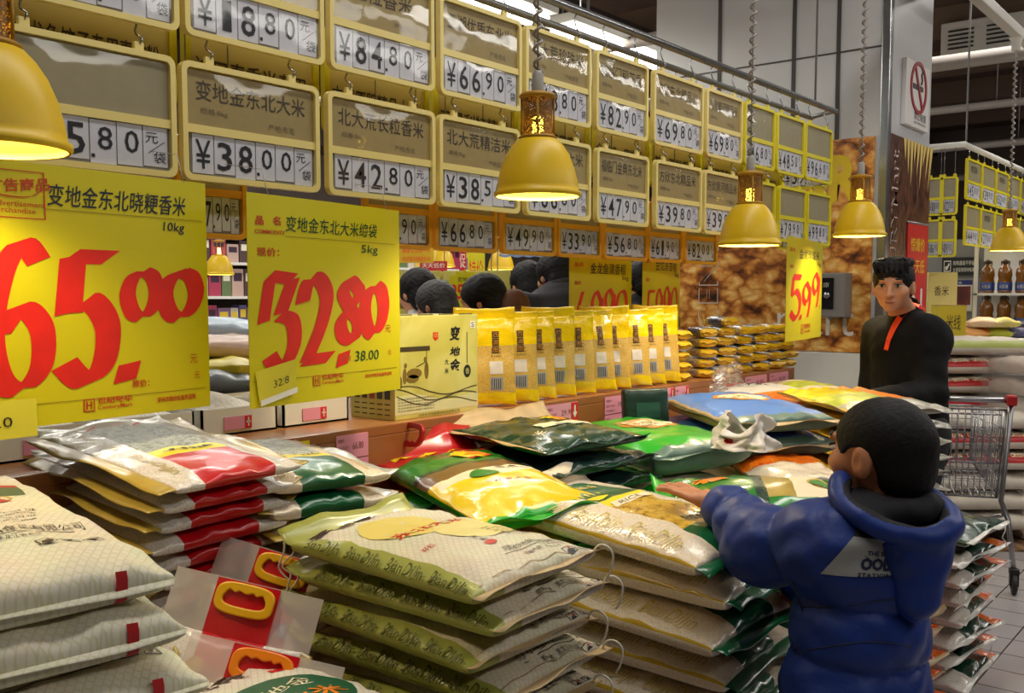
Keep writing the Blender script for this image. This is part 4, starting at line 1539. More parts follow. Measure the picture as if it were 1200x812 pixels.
def front_deco(first):
    def d(S):
        for q in range(4):
            side_text(S, 'BianDiJin', -0.21 + q * 0.115, -0.1, 0.10, 0.62, M_olive_dk, -1, 0.3, 0.01)
        if first:
            top_disc(S, -0.09, -0.03, 0.095, 0.085, mat('pale_sun', (226, 206, 110), 0.5))
            top_disc(S, 0.03, 0.07, 0.075, 0.10, mat('pale_field', (228, 212, 132), 0.5), 0.0013)
            for q, ch in enumerate('变地金'):
                top_text(S, ch, -0.225, -0.13 + q * 0.058, 0.05, 0.034, M_ink2, 90, bold=0.03)
            top_text(S, '东北大米', -0.035, 0.0, 0.20, 0.036, M_red, 90, bold=0.02)
            top_text(S, '籽粒', 0.055, -0.095, 0.03, 0.016, M_red, 90)
            for q, ch in enumerate('米籽'):
                top_text(S, ch, 0.09 + q * 0.018, 0.0 + q * 0.01, 0.018, 0.016, M_ink, 90)
            top_disc(S, 0.13, 0.005, 0.012, 0.014, M_red)
            for q in range(6):
                top_text(S, '东北优质稻米' if q % 2 else '生产许可证编号', 0.05 + q * 0.0135, 0.115, 0.105 - 0.008 * (q % 3), 0.007, M_ink, 90)
            top_text(S, '河南省变地金粮油食品有限公司', 0.175, 0.085, 0.19, 0.017, M_ink, 90)
            top_rect(S, 0.188, 0.1895, -0.02, 0.18, M_ink)
            top_text(S, '原粮产地：黑龙江省', 0.205, 0.075, 0.11, 0.011, M_ink, 90)
            icons(S, 0.232, 0.155, 0.024, M_ink)
        else:
            top_text(S, '河南省变地金粮油食品有限公司', 0.195, 0.06, 0.2, 0.02, M_ink, 90)
            top_rect(S, 0.211, 0.2135, -0.04, 0.17, M_ink)
            top_text(S, '原粮产地：黑龙江省五常市', 0.229, 0.06, 0.15, 0.014, M_ink, 90)
            icons(S, 0.246, 0.165, 0.024, M_ink)
        for s in (0.19, -0.19):
            top_rect(S, 0.236, 0.238, -0.15, 0.15, M_tan, 0.001, 8)
    return d


for i in range(5):
    jx, jy = (0, 0.012, -0.012, 0.016, 0.0)[i], (0, 0.016, 0.0, 0.012, 0.0)[i]
    rz = (-1, 2, -1, 3, 0)[i]
    t, S = bag('rice_sack', ('topmost cream and olive rice sack in front, red characters and pale sun print on top',
                      'second cream and olive rice sack from the top of the front stack',
                      'third cream and olive rice sack from the top of the front stack',
                      'fourth cream and olive rice sack from the top of the front stack',
                      'lowest cream and olive rice sack of the front stack')[i], 'rice sack', 'cream and olive sacks in the front stack',
        (-1.345 + jx, 1.44 + jy, 0.98 - 0.07 - i * 0.066), (R(1.5 if i == 0 else 0), R(1.2), R(rz)), 0.50, 0.36, 0.072, front_cell, seed=60 + i, n=3.0, m=2.3, wr=0.005, zs=0.4, vb=(-0.8, -0.5),
        fins=(('x-', 0.05, M_olive, 0.03 if i == 0 else 0.012, 0.008), ('x+', 0.022, M_tan, 0.006, 0.006)), deco=front_deco(i == 0), pinch=0.03)
    L2, W2 = 0.25, 0.18
    threads(t, [[(L2 + 0.028 - 0.020 * math.cos(q / 14 * 4.6), W2 - 0.012 + 0.016 * q / 14, S.zm + 0.020 * math.sin(q / 14 * 4.6) - 0.03 * max(0, q - 10) / 4) for q in range(15)],
                loopy((-L2 - 0.06, -W2 + 0.02, S.zm), 14, 0.12 + 0.02 * (i % 3), 0.016, i),
                loopy((-L2 - 0.05, -W2 + 0.03, S.zm), 14, 0.09, 0.02, i + 5)])


# ---- thick ten kilo bags right of the front stack
def big_cell(u, v, top):
    if -0.42 <= v < 0.42:
        if top and -0.1 < u < 0.62:
            return M_photo_y
        if top and -0.22 < u <= -0.1:
            return M_yellow_ink
        return M_baggreen
    if v < -0.985 and top:
        return M_gold2
    return M_rice_w


def big_deco(first):
    def d(S):
        for q in range(3):
            side_text(S, 'BianDiJin', -0.25 + q * 0.17, 0.42, 0.15, 0.38, M_goldtext, -1, 0.35)
        if first:
            top_text(S, '变地金', -0.19, 0.0, 0.12, 0.028, M_goldtext, 90, bold=0.02)
            top_disc(S, -0.09, -0.06, 0.016, 0.04, M_yellow_ink, 0.002, 14)
            for q in range(5):
                a = R(-60 + q * 30)
                top_rect(S, -0.125 - 0.012 * math.cos(a), -0.117, -0.06 + 0.022 * (q - 2) - 0.003, -0.06 + 0.022 * (q - 2) + 0.003, M_yellow_ink, 0.002, 2)
            top_rect(S, -0.045, -0.02, -0.07, 0.08, M_emblem2, 0.002)
            top_text(S, 'RICE', -0.0325, 0.0, 0.09, 0.014, M_ink2, 90, off=0.0024)
            top_text(S, '粒粒香甜', 0.15, 0.02, 0.1, 0.03, M_ink, 90, bold=0.02)
    return d


for i in range(7):
    jx = (0, 0.02, 0.03, 0.02, 0.03, 0.01, 0.02)[i]
    jy = (0, 0.03, 0.0, 0.02, 0.01, 0.03, 0.02)[i]
    bag('rice_bag', ('topmost thick rice bag with green harvest label, under the boy\'s hand',
                     'second thick rice bag down in the stack before the boy',
                     'third thick rice bag down in the stack before the boy',
                     'fourth thick rice bag down in the stack before the boy',
                     'fifth thick rice bag down in the stack before the boy',
                     'sixth thick rice bag down in the stack before the boy',
                     'lowest thick rice bag in the stack before the boy')[i], 'rice bag', 'thick white and green rice bags',
        (-1.285 + jx, 2.10 + jy, 0.945 - 0.098 - i * 0.092), (0, R(4.2 if i == 0 else 2.5), R((-4, 2, -2, 3, 0, 2, -1)[i])), 0.60, 0.42, 0.094, big_cell, seed=80 + i, n=3.0, m=2.3, wr=0.005, end_wr=0.009, zs=0.42,
        vb=(-0.42, 0.42, -0.985), ub=(-0.1, -0.22, 0.62), fins=(('x-', 0.07, M_grey_clear if i else M_cream, 0.05 if i == 0 else 0.0, 0.012), ('x+', 0.035, M_baggreen, -0.012, 0.008)), deco=big_deco(i == 0), pinch=0.035)


# ---- green bags with the yellow end and the red handled end
def fu_cell(u, v, top):
    if v < -0.9 and not top:
        return M_fu_green
    if u < -0.72:
        return M_fu_red
    if u < -0.25:
        return M_fu_green
    if u < -0.18:
        return M_bagdark
    if u < 0.02:
        return M_fu_brown
    if u < 0.2:
        return M_emblem2 if abs(v) < 0.9 else M_fu_yellow
    if u > 0.95:
        return M_bright
    return M_fu_yellow


def fu_deco(S):
    top_disc(S, -0.165, 0.05, 0.055, 0.06, M_red, 0.0014)
    top_disc(S, -0.165, 0.05, 0.047, 0.052, M_orange, 0.0018)
    top_text(S, '福', -0.165, 0.03, 0.11, 0.075, M_yellow_ink, 60, bold=0.06, off=0.0024)
    for q in range(4):
        top_text(S, 'w', -0.29, -0.12 + q * 0.08, 0.06, 0.035, M_yellow_ink, 60, bold=0.06)
    top_disc(S, 0.06, -0.03, 0.028, 0.045, mat('print_leaf', (60, 130, 40), 0.4), 0.0018)
    top_text(S, '长粒香大米', 0.14, 0.0, 0.13, 0.02, mat('print_wine', (150, 40, 30), 0.4), 70)
    top_text(S, '金龙鱼', 0.035, 0.07, 0.10, 0.02, M_ink2, 70)


def loop_handle(parent, m, L, W, th=0.012, loc=(0, 0, 0), rot=(0, 0, 0), name='carry_handle'):
    """flat moulded carrying grip: an oval ring with a finger-waved lower edge"""
    mb = MB()
    n = 40
    outer, inner = [], []
    for q in range(n):
        a = 2 * PI * q / n
        ca, sa = math.cos(a), math.sin(a)
        ex = 0.6
        ox = math.copysign(abs(ca) ** ex, ca) * L / 2
        oz = math.copysign(abs(sa) ** ex, sa) * W / 2
        outer.append((ox, oz))
        wave = 0.0 if sa > 0 else 0.05 * W * math.cos(ox / L * 2 * PI * 4)
        inner.append((math.copysign(abs(ca) ** ex, ca) * (L / 2 - 0.016), math.copysign(abs(sa) ** ex, sa) * (W / 2 - 0.017) + wave))
    mb.ring(outer, inner, -th / 2, th / 2, m)
    o = mb.build(name, parent)
    o.location = loc
    o.rotation_euler = rot
    bv = o.modifiers.new('bevel', 'BEVEL')
    bv.width = 0.003
    bv.segments = 2
    return o


for i in range(3):
    t, S = bag('rice_bag', ('upper glossy green rice bag with yellow end and red handled end', 'green and yellow rice bag just under the one with the red handled end', 'lowest green and yellow rice bag below the red handled end')[i], 'rice bag', 'green and yellow bags',
               ((-1.735, -1.70, -1.72)[i], (2.03, 2.0, 2.02)[i], 1.0 - 0.10 - i * 0.088), (R(3) if i == 0 else 0, R(4), R((-21, -17, -19)[i])), 0.66, 0.36, 0.092, fu_cell, seed=100 + i, n=2.6, m=2.2, wr=0.006, end_wr=0.008, zs=0.4,
               ub=(-0.72, -0.25, -0.18, 0.02, 0.2, 0.95), fins=(('x+', 0.04, M_bright, 0.015, 0.012), ('x-', 0.10, M_fu_red, 0.07 if i == 0 else 0.02, 0.01)), deco=fu_deco if i < 2 else None, pinch=0.05)
    if i == 0:
        loop_handle(t, mat('handle_red', (170, 16, 22), 0.35), 0.14, 0.075, 0.012, (-0.36, -0.06, S.zm + 0.075), (R(-20), R(-6), R(12)))

# ---- dark green glossy bags
def dark_deco(S):
    top_disc(S, -0.07, 0.13, 0.05, 0.06, M_orange, 0.0014)
    top_text(S, '福', -0.08, 0.10, 0.10, 0.07, M_yellow_ink, 60, bold=0.06, off=0.0024)
    top_rect(S, 0.0, 0.05, -0.07, 0.16, M_emblem2, 0.0016)
    top_text(S, '珍珠香米', -0.16, 0.0, 0.14, 0.016, M_emblem2, 60)
    top_disc(S, 0.04, 0.04, 0.02, 0.05, mat('print_silver', (150, 160, 150), 0.3), 0.002)
    top_text(S, '米', 0.09, -0.12, 0.04, 0.05, M_emblem2, 30, off=0.002)


for i in range(4):
    bag('rice_bag', ('uppermost dark green glossy rice bag with cream spoon print, lying before the yellow bags', 'second dark green rice bag with a crinkled quilted side', 'third dark green rice bag in the crinkled pile', 'lowest dark green rice bag in the crinkled pile')[i], 'rice bag', 'dark green glossy bags',
        ((-1.83, -1.80, -1.79, -1.80)[i], (2.45, 2.45, 2.46, 2.44)[i], 1.065 - 0.07 - i * 0.062), (R(1), R(2.5), R((-10, -6, -8, -5)[i])), 0.42, 0.43, 0.064, (lambda u, v, s: M_bagdark) if i == 0 else (lambda u, v, s: M_quilt), seed=110 + i, n=2.8, m=2.2, wr=0.006, end_wr=0.01,
        fins=(('x-', 0.05, M_tan if i == 0 else M_quilt, 0.045 if i == 0 else 0.0, 0.008), ('x+', 0.02, M_bagdark, 0.004, 0.008), ('y-', 0.012, M_tan if i == 0 else M_quilt, 0.0, 0.005)), deco=dark_deco if i == 0 else None, pinch=0.05)


# ---- bags with the oval grain emblem: bright green, cream, blue
def emblem_cell(main, endm, sidem=None):
    def c(u, v, top):
        if u > 0.86:
            return endm
        if sidem and v < -0.955:
            return sidem
        return main
    return c


def emblem_deco(side_t=None, cx=-0.06):
    def d(S):
        top_disc(S, cx, 0.03, 0.095, 0.12, M_emblem, 0.0014)
        top_disc(S, cx, 0.03, 0.078, 0.10, M_emblem2, 0.0018)
        top_text(S, '谷', cx, 0.03, 0.06, 0.05, mat('print_leaf', (60, 130, 40), 0.4), 60, off=0.0024)
        top_text(S, '稻花香米', cx + 0.04, 0.03, 0.10, 0.016, M_ink2, 90, off=0.0024)
        if side_t:
            side_text(S, side_t, -0.19, 0.0, 0.26, 0.55, M_emblem2, -1, 0.1, 0.015)
    return d


bag('rice_bag', 'bright green rice bag with an oval grain emblem, lying on the cream one', 'rice bag', None, (-1.76, 2.95, 1.005 - 0.125), (R(2), R(2), R(-22)), 0.58, 0.40, 0.125,
    emblem_cell(M_bright, M_bluegrey, mat('bag_side_green', (16, 120, 32), 0.35, coat=0.3)), seed=121, n=3.0, m=2.6, wr=0.005, ub=(0.86,), vb=(-0.955,), fins=(('x+', 0.02, M_bluegrey, 0.0, 0.006),), deco=emblem_deco('谷来源香北大荒'), zs=0.6)
bag('rice_bag', 'cream rice bag with an oval emblem and green end, below the bright green bag', 'rice bag', None, (-1.73, 2.86, 0.885 - 0.1), (0, R(1), R(-24)), 0.58, 0.42, 0.10,
    lambda u, v, s: M_bright if u > 0.8 else M_cream, seed=122, n=3.0, m=2.4, wr=0.005, ub=(0.8,), fins=(('x+', 0.04, M_bright, 0.0, 0.012),), deco=emblem_deco(None, -0.1))
bag('rice_bag', 'crinkled shiny green bag end poking out beside the dark green pile', 'rice bag', None, (-1.57, 2.53, 0.875 - 0.09), (R(-4), R(3), R(-30)), 0.30, 0.24, 0.09, lambda u, v, s: M_bright, seed=123, n=2.4, m=2.0, wr=0.012, end_wr=0.014, fins=(('x+', 0.05, M_bright, 0.02, 0.014), ('y+', 0.03, M_bright, 0.02, 0.01)))
for i in range(2):
    bag('rice_bag', ('upper blue rice bag with an oval grain emblem', 'lower blue rice bag right under the emblem one')[i], 'rice bag', 'blue bags',
        (-1.68, 3.50, 1.065 - 0.095 - i * 0.088), (R(1), R(2), R(-38 + 2 * i)), 0.66, 0.42, 0.090, emblem_cell(M_blue, M_bluegrey, M_tan), seed=125 + i, n=3.0, m=2.6, wr=0.005, ub=(0.86,), vb=(-0.955,), zs=0.5,
        fins=(('x+', 0.04, M_tan, 0.002, 0.01), ('y-', 0.012, M_bagdark, 0.0, 0.004)), deco=emblem_deco() if i == 0 else None)
for i in range(3):
    bag('rice_bag', 'rice bag with dark side and tan sealed end, %s below the two blue bags' % ('first', 'second', 'third')[i], 'rice bag', 'dark bags under the blue ones',
        (-1.62, 3.44, 0.852 - 0.088 - i * 0.08), (0, R(1), R(-36 + 5 * i)), 0.64, 0.42, 0.082, lambda u, v, s: M_bagdark if abs(v) < 0.6 else M_tan, seed=130 + i, n=2.8, m=2.3, wr=0.006, vb=(-0.6, 0.6), fins=(('x+', 0.05, M_tan, 0.008, 0.014),))


# ---- white and orange bags beyond the blue ones
def wo_cell(u, v, top):
    if u > 0.35:
        return M_rice_w if v < -0.55 else M_orange_print
    if u > 0.18:
        return mat('print_greenband', (70, 150, 40), 0.35, coat=0.3) if int((u * 40)) % 3 else M_orange
    return M_white_bag


bag('rice_bag', 'white rice bag with orange end, lying behind the blue bags', 'rice bag', None, (-1.83, 4.12, 1.045 - 0.095), (R(1), R(3), R(-40)), 0.66, 0.42, 0.095, wo_cell, seed=140, n=3.0, m=2.3, wr=0.005, ub=(0.18, 0.35), vb=(-0.55,),
    fins=(('x+', 0.03, M_orange, 0.0, 0.01),), deco=lambda S: (top_text(S, 'YSt', -0.17, 0.0, 0.12, 0.05, M_ink, 60), top_rect(S, -0.26, -0.22, -0.12, 0.14, M_red, 0.0015)))
bag('rice_bag', 'orange printed rice bag right below the white one with orange end', 'rice bag', None, (-1.77, 4.06, 0.955 - 0.09), (0, R(3), R(-38)), 0.62, 0.40, 0.088, lambda u, v, s: M_orange_print if u > 0.2 else M_rice_w, seed=141, n=2.8, m=2.3, ub=(0.2,), fins=(('x+', 0.05, M_orange, 0.01, 0.016),))
bag('rice_bag', 'yellow and green rice bag with wheat ears lying at the far end of the ledge', 'rice bag', None, (-1.87, 4.60, 1.035 - 0.09), (R(1), R(2), R(-32)), 0.52, 0.34, 0.09, lambda u, v, s: M_rice_w if u > 0.35 else (mat('print_wheat', (180, 190, 60), 0.35, var=0.35, vscale=22, coat=0.3) if u > -0.3 else M_cream), seed=142, n=2.8, m=2.2, ub=(-0.3, 0.35), fins=(('x+', 0.05, M_gold2, 0.0, 0.014),))
bag('rice_bag', 'clear rice bag with gold end beside the man\'s hand', 'rice bag', None, (-1.50, 4.26, 1.0 - 0.085), (R(2), R(4), R(-30)), 0.46, 0.30, 0.085, lambda u, v, s: M_rice_w if u > -0.5 else M_gold2, seed=143, n=2.6, m=2.2, ub=(-0.5,), fins=(('x-', 0.05, M_gold2, 0.02, 0.014),))
for i in range(3):
    bag('rice_bag', '%s rice bag of the crumpled low pile between the blue bags and the boy' % ('upper', 'middle', 'lower')[i], 'rice bag', 'crumpled bags between',
        ((-1.38, -1.36, -1.34)[i], (3.22, 3.16, 3.1)[i], 0.90 - 0.08 - i * 0.07), (R(2), R(5), R(-48 + 12 * i)), 0.40, 0.30, 0.08, (lambda u, v, s: M_orange_print if u < 0.1 else M_rice_w) if i == 0 else ((lambda u, v, s: M_bagdark if u < 0.3 else M_white_bag) if i == 1 else (lambda u, v, s: M_rice_w if abs(v) > 0.4 else M_bagdark)), seed=145 + i, n=2.4, m=2.0, wr=0.010, end_wr=0.014, ub=(0.1, 0.3), vb=(-0.4, 0.4), fins=(('x+', 0.05, M_white_bag, 0.02, 0.016),))


# ---- silver bags with printed tops beside the boy's head
def silver_cell(first):
    def c(u, v, top):
        if u > 0.55:
            return M_silver
        if first and top:
            if v > 0.2:
                return M_orange
            if u < -0.1:
                return M_fu_yellow
            return mat('print_wheat', (180, 190, 60), 0.35, var=0.35, vscale=22, coat=0.3)
        return M_gold2 if v < -0.3 else M_silver
    return c


for i in range(6):
    bag('rice_bag', '%s silver-ended rice bag in the stack behind the boy\'s head' % ORD[i] if i else 'topmost silver-ended rice bag behind the boy\'s head, yellow and orange print on top', 'rice bag', 'silver-ended bags',
        (-1.365 + RND.uniform(-0.01, 0.01), 3.88 + RND.uniform(-0.012, 0.012), 1.08 - 0.065 - i * 0.06), (0, R(2), R(-36 + RND.uniform(-4, 4))), 0.56, 0.40, 0.060, silver_cell(i == 0), seed=150 + i, n=2.8, m=2.2, wr=0.005, end_wr=0.012, ub=(0.55, -0.1), vb=(0.2, -0.3),
        fins=(('x+', 0.022, M_silver, -0.004, 0.010), ('y-', 0.012, M_gold2, 0, 0.004)))


# ---- the green bag under the boy's arm and the dark stack below it
def arm_cell(u, v, top):
    if u < -0.15:
        return M_fu_green
    if u < -0.03:
        return M_bagdark
    if u < 0.62 and v > -0.7:
        return M_gold if u < 0.25 else M_emblem2
    return M_fu_green


bag('rice_bag', 'glossy green rice bag with golden oval under the sleeve of the boy', 'rice bag', None, (-1.17, 2.60, 0.935 - 0.10), (R(3), R(0), R(33)), 0.54, 0.32, 0.10, arm_cell, seed=160, n=2.4, m=2.1, wr=0.006, ub=(-0.15, -0.03, 0.62, 0.25), vb=(-0.7,),
    fins=(('x+', 0.03, M_bright, 0, 0.01), ('x-', 0.05, M_bright, 0.02, 0.012)), deco=lambda S: (top_text(S, '福', -0.16, 0.03, 0.1, 0.06, M_orange, 20, bold=0.05), top_disc(S, 0.15, 0.0, 0.035, 0.045, M_gold2, 0.0016), top_disc(S, 0.15, 0.0, 0.028, 0.036, mat('print_leaf', (60, 130, 40), 0.4), 0.002)))
for i in range(7):
    bag('rice_bag', '%s of the dark glossy rice bags stacked to the left of the boy\'s jacket' % ORD[i], 'rice bag', 'dark glossy bags by the jacket',
        (-1.21 + RND.uniform(-0.012, 0.012), 2.62 + RND.uniform(-0.01, 0.01), 0.83 - 0.085 - i * 0.082), (0, R(2), R(RND.uniform(-5, 5))), 0.54, 0.44, 0.081, lambda u, v, s: (M_bagdark if abs(v) < 0.5 else M_rice) if abs(v) < 0.9 else M_baggreen, seed=165 + i, n=2.8, m=2.2, wr=0.006, end_wr=0.012, vb=(-0.5, 0.5, -0.9, 0.9),
        fins=(('x+', 0.018, M_bagdark, -0.004, 0.010),))


# ---- the two low columns of bags at the aisle edge, right of the boy
def low_cell(main):
    def c(u, v, top):
        if v < -0.35:
            return M_rice
        if v > 0.6:
            return M_orange_print
        return main
    return c


for col, (cx, cy, main, word) in enumerate(((-1.15, 3.20, M_bagred, 'red-banded'), (-1.10, 3.70, M_bagdark, 'dark green'))):
    for i in range(8):
        lab = '%s of the %s rice bags at the aisle edge, %s' % (ORD[i], word, 'stacked beside the boy\'s hood' if col == 0 else 'stacked over the tiled floor')
        if col == 1 and i == 0:
            lab = 'dark green rice bag on top of the aisle-edge column, in front of the cart'
        t, S = bag('rice_bag', lab, 'rice bag', ('red-banded bags at the aisle edge', 'dark green bags at the aisle edge')[col],
                   (cx + RND.uniform(-0.02, 0.02), cy + RND.uniform(-0.015, 0.015), 0.69 - 0.075 - i * 0.073 - 0.01 * col), (0, R(2), R(RND.uniform(-6, 6) - 4)), 0.50, 0.44, 0.073, (lambda u, v, s: M_bagdark) if (col == 1 and i == 0) else low_cell(main if not (col == 0 and i in (4, 6)) else M_baggreen), seed=180 + i + col * 10, n=2.6, m=2.1, wr=0.007, end_wr=0.012, vb=(-0.35, 0.6),
                   fins=(('x+', 0.014, M_tan if col == 0 else M_white_bag, -0.004, 0.008),))
        if col == 1 and i % 2 == 0:
            threads(t, [loopy((0.275, 0.12 - 0.2 * (i % 3), S.zm), 10, 0.07, 0.01, i)], 0.002)


# ---- sack at the very bottom of the picture
bag('rice_sack', 'white rice sack with a green oval print, lowest thing between the two front stacks', 'rice sack', None, (-1.22, 0.985, 0.79 - 0.085), (0, R(2), R(4)), 0.50, 0.36, 0.085, lambda u, v, s: M_sack2, seed=200, n=3.4, m=2.6, wr=0.004,
    fins=(('x-', 0.03, M_sack2, 0.01),),
    deco=lambda S: (top_disc(S, -0.06, 0.02, 0.09, 0.13, mat('oval_green', (30, 92, 60), 0.4), 0.0014), top_text(S, '变地金', -0.10, 0.02, 0.16, 0.03, M_emblem2, 90, off=0.0022), top_text(S, '珍珠米', -0.04, 0.02, 0.2, 0.05, M_orange, 90, bold=0.03, off=0.0022),
                    top_text(S, '变地金', -0.225, -0.04, 0.2, 0.045, M_ink2, 90, bold=0.04), top_rect(S, -0.19, -0.175, 0.08, 0.2, M_red, 0.0014), top_text(S, '河南省变地金粮油', 0.06, 0.08, 0.22, 0.022, M_ink, 90), top_text(S, 'BianDiJin', 0.1, 0.02, 0.2, 0.03, M_goldtext, 90, 0.3)))


# ---- standing bags with plastic carrying handles
def handled_bag(loc, rot, label, hcol, with_film=True):
    nrm = Vector(rot[0]).normalized()
    up = (Vector(rot[1]) - nrm * nrm.dot(Vector(rot[1]))).normalized()
    rot = Matrix((-up, nrm.cross(-up), nrm)).transposed().to_euler()
    t, S = bag('rice_bag', label, 'rice bag', 'standing bags with carrying handles', loc, rot, 0.27, 0.26, 0.075, banded_cell(M_bagred, M_rice, 0.45), seed=int(loc[0] * 1000) % 97, n=2.6, m=2.3, wr=0.003, vb=(-0.45, 0.45),
               fins=(('y-', 0.02, M_gold, 0.0, 0.003), ('y+', 0.02, M_gold, 0.0, 0.003)),
               deco=lambda S: (top_text(S, '变地金', 0.02, 0.0, 0.125, 0.046, M_emblem2, 90, bold=0.09), top_text(S, '变地金', 0.02, 0.0, 0.12, 0.042, M_ink, 90, bold=0.03, off=0.0026), top_disc(S, -0.075, -0.05, 0.014, 0.018, M_gold2), top_rect(S, -0.105, -0.075, 0.035, 0.057, mat('quality_blue', (60, 110, 200), 0.4)),
                               top_text(S, 'S', -0.09, 0.046, 0.010, 0.018, M_white, 90, off=0.0024),
                               top_text(S, 'BianDiJin', 0.0, -0.095, 0.2, 0.022, M_goldtext, 0, 0.35), top_text(S, 'BianDiJin', 0.0, 0.095, 0.2, 0.022, M_goldtext, 0, 0.35)))
    # flat head of the bag above the filling, with the red tongue and the grip
    hd_ = MB()
    hd_.grid(lambda a, b: (-0.13 - 0.11 * a, -0.145 + 0.29 * b, S.zm + 0.004 * math.sin(5 * b)), 4, 10, film_mat('bag_head_film', (236, 224, 216), 0.08, 0.15, 0.2, 20, veil=0.5))
    head_ = hd_.build('bag_head', t)
    tg = MB()
    tg.grid(lambda a, b: (-0.12 - 0.118 * a, -0.062 + 0.124 * b, S.zm + 0.004 + 0.002 * math.sin(5 * b)), 4, 8, M_bagred)
    tg.build('red_tongue', head_)
    loop_handle(head_, hcol, 0.115, 0.062, 0.012, (-0.205, 0.0, S.zm + 0.008), (R(90), 0, R(90)))
    return t


M_hyel = mat('handle_yellow', (226, 170, 16), 0.35)
M_hor = mat('handle_orange', (236, 130, 14), 0.35)
# ---------------------------------------------------------------- display platform and wooden ledge
M_wood = ramp_mat('wood_ledge', [(0.3, (150, 92, 48)), (0.5, (176, 114, 62)), (0.7, (196, 134, 78))], scale=3.0, rough=0.35, detail=4, distort=1.2, kind='wave', coat=0.15, stretch=(5, 0.8, 8))
M_ply = ramp_mat('platform_wood', [(0.3, (112, 84, 58)), (0.5, (136, 104, 72)), (0.7, (150, 118, 84))], scale=4, rough=0.6, detail=4, distort=1.5, kind='wave')
t = thing('display_platform', 'low wooden platform with raised steps carrying the stacked rice bags', 'platform', (0, 0, 0))
mb = MB()
for q in range(7):
    mb.box(-2.06, -1.02, 0.2 + q * 0.52, 0.2 + q * 0.52 + 0.51, 0.05, 0.09, M_ply, 0.003)
mb.build('deck_boards', t)
for xx in (-1.98, -1.55, -1.1):
    mb = MB(); mb.box(xx, xx + 0.06, 0.22, 3.82, 0.0, 0.05, M_ply); mb.build('runner', t)
for (x0, x1, y0, y1, z) in ((-1.86, -1.34, 0.42, 0.90, 0.71), (-2.06, -1.78, 1.08, 1.36, 0.775), (-2.06, -1.76, 1.40, 1.68, 0.68), (-1.46, -1.0, 0.80, 1.17, 0.695), (-1.58, -1.12, 1.28, 1.60, 0.64), (-1.50, -1.08, 1.95, 2.25, 0.26), (-2.06, -1.72, 1.84, 2.18, 0.67), (-2.06, -1.6, 2.26, 2.62, 0.765), (-1.66, -1.52, 2.48, 2.58, 0.74), (-2.06, -1.66, 2.72, 3.0, 0.74), (-2.06, -1.55, 3.3, 3.62, 0.55), (-2.06, -1.6, 3.9, 4.3, 0.82), (-2.06, -1.82, 4.5, 4.72, 0.915), (-1.40, -1.04, 2.48, 2.76, 0.215), (-1.58, -1.46, 4.2, 4.3, 0.86), (-1.5, -1.2, 3.94, 4.08, 0.74)):
    mb = MB(); mb.box(x0, x1, y0, y1, 0.09, z - 0.022, M_ply, 0.004); mb.build('raised_step', t)

LX0, LX1, LY0, LY1, LZ = -2.78, -2.1, -0.2, 5.0, 1.07
t = thing('shelf_ledge', 'long brown wooden shelf ledge running behind the rice bags', 'shelf', (LX1, 0, 0))
mb = MB(); mb.box(LX0 - LX1, 0, LY0, LY1, LZ - 0.03, LZ, M_wood, 0.003); mb.build('shelf_board', t)
mb = MB(); mb.box(-0.025, 0, LY0, LY1, LZ - 0.20, LZ - 0.03, M_wood, 0.003); mb.build('front_board', t)
mb = MB(); mb.box(-0.65, -0.03, LY0 + 0.05, LY1 - 0.05, 0.0, LZ - 0.03, mat('cabinet_dark', (60, 40, 30), 0.6)); mb.build('base_cabinet', t)
M_tagp = mat('tag_pink', (226, 150, 176), 0.4)
M_tagr = mat('tag_red', (206, 40, 40), 0.4)
M_tagt = mat('tag_ink', (120, 40, 60), 0.5)


def price_tag(y, w, z0, z1, label, price, arrow=False, yellow=False):
    tg = thing('price_tag', label, 'price tag', (LX1 + 0.001, y, z0), PI / 2, 'pink price tags on the ledge')
    mb = MB(); mb.box(-w / 2, w / 2, -0.003, 0, 0, z1 - z0, M_yellow_ink if yellow else M_tagp)
    h = z1 - z0
    flat_text(mb, price, w * 0.0, h * 0.35, w * 0.34, h * 0.3, M_tagt, -0.0036)
    flat_text(mb, '零售价', -w * 0.46, h * 0.68, w * 0.2, h * 0.16, M_tagt, -0.0036)
    flat_text(mb, '品名 东北米', -w * 0.46, h * 0.4, w * 0.32, h * 0.14, M_tagt, -0.0036)
    flat_text(mb, '产地 黑龙江', -w * 0.46, h * 0.12, w * 0.32, h * 0.14, M_tagt, -0.0036)
    mb.build('tag_card', tg)
    if arrow:
        mb = MB(); mb.box(w * 0.30, w * 0.49, -0.005, -0.003, h * 0.02, h * 0.98, M_tagr)
        mb.prism([(w * 0.375, h * 0.85), (w * 0.375, h * 0.45), (w * 0.33, h * 0.45), (w * 0.395, h * 0.15), (w * 0.46, h * 0.45), (w * 0.415, h * 0.45), (w * 0.415, h * 0.85)], -0.006, -0.005, M_white)
        mb.build('red_arrow', tg)
    return tg


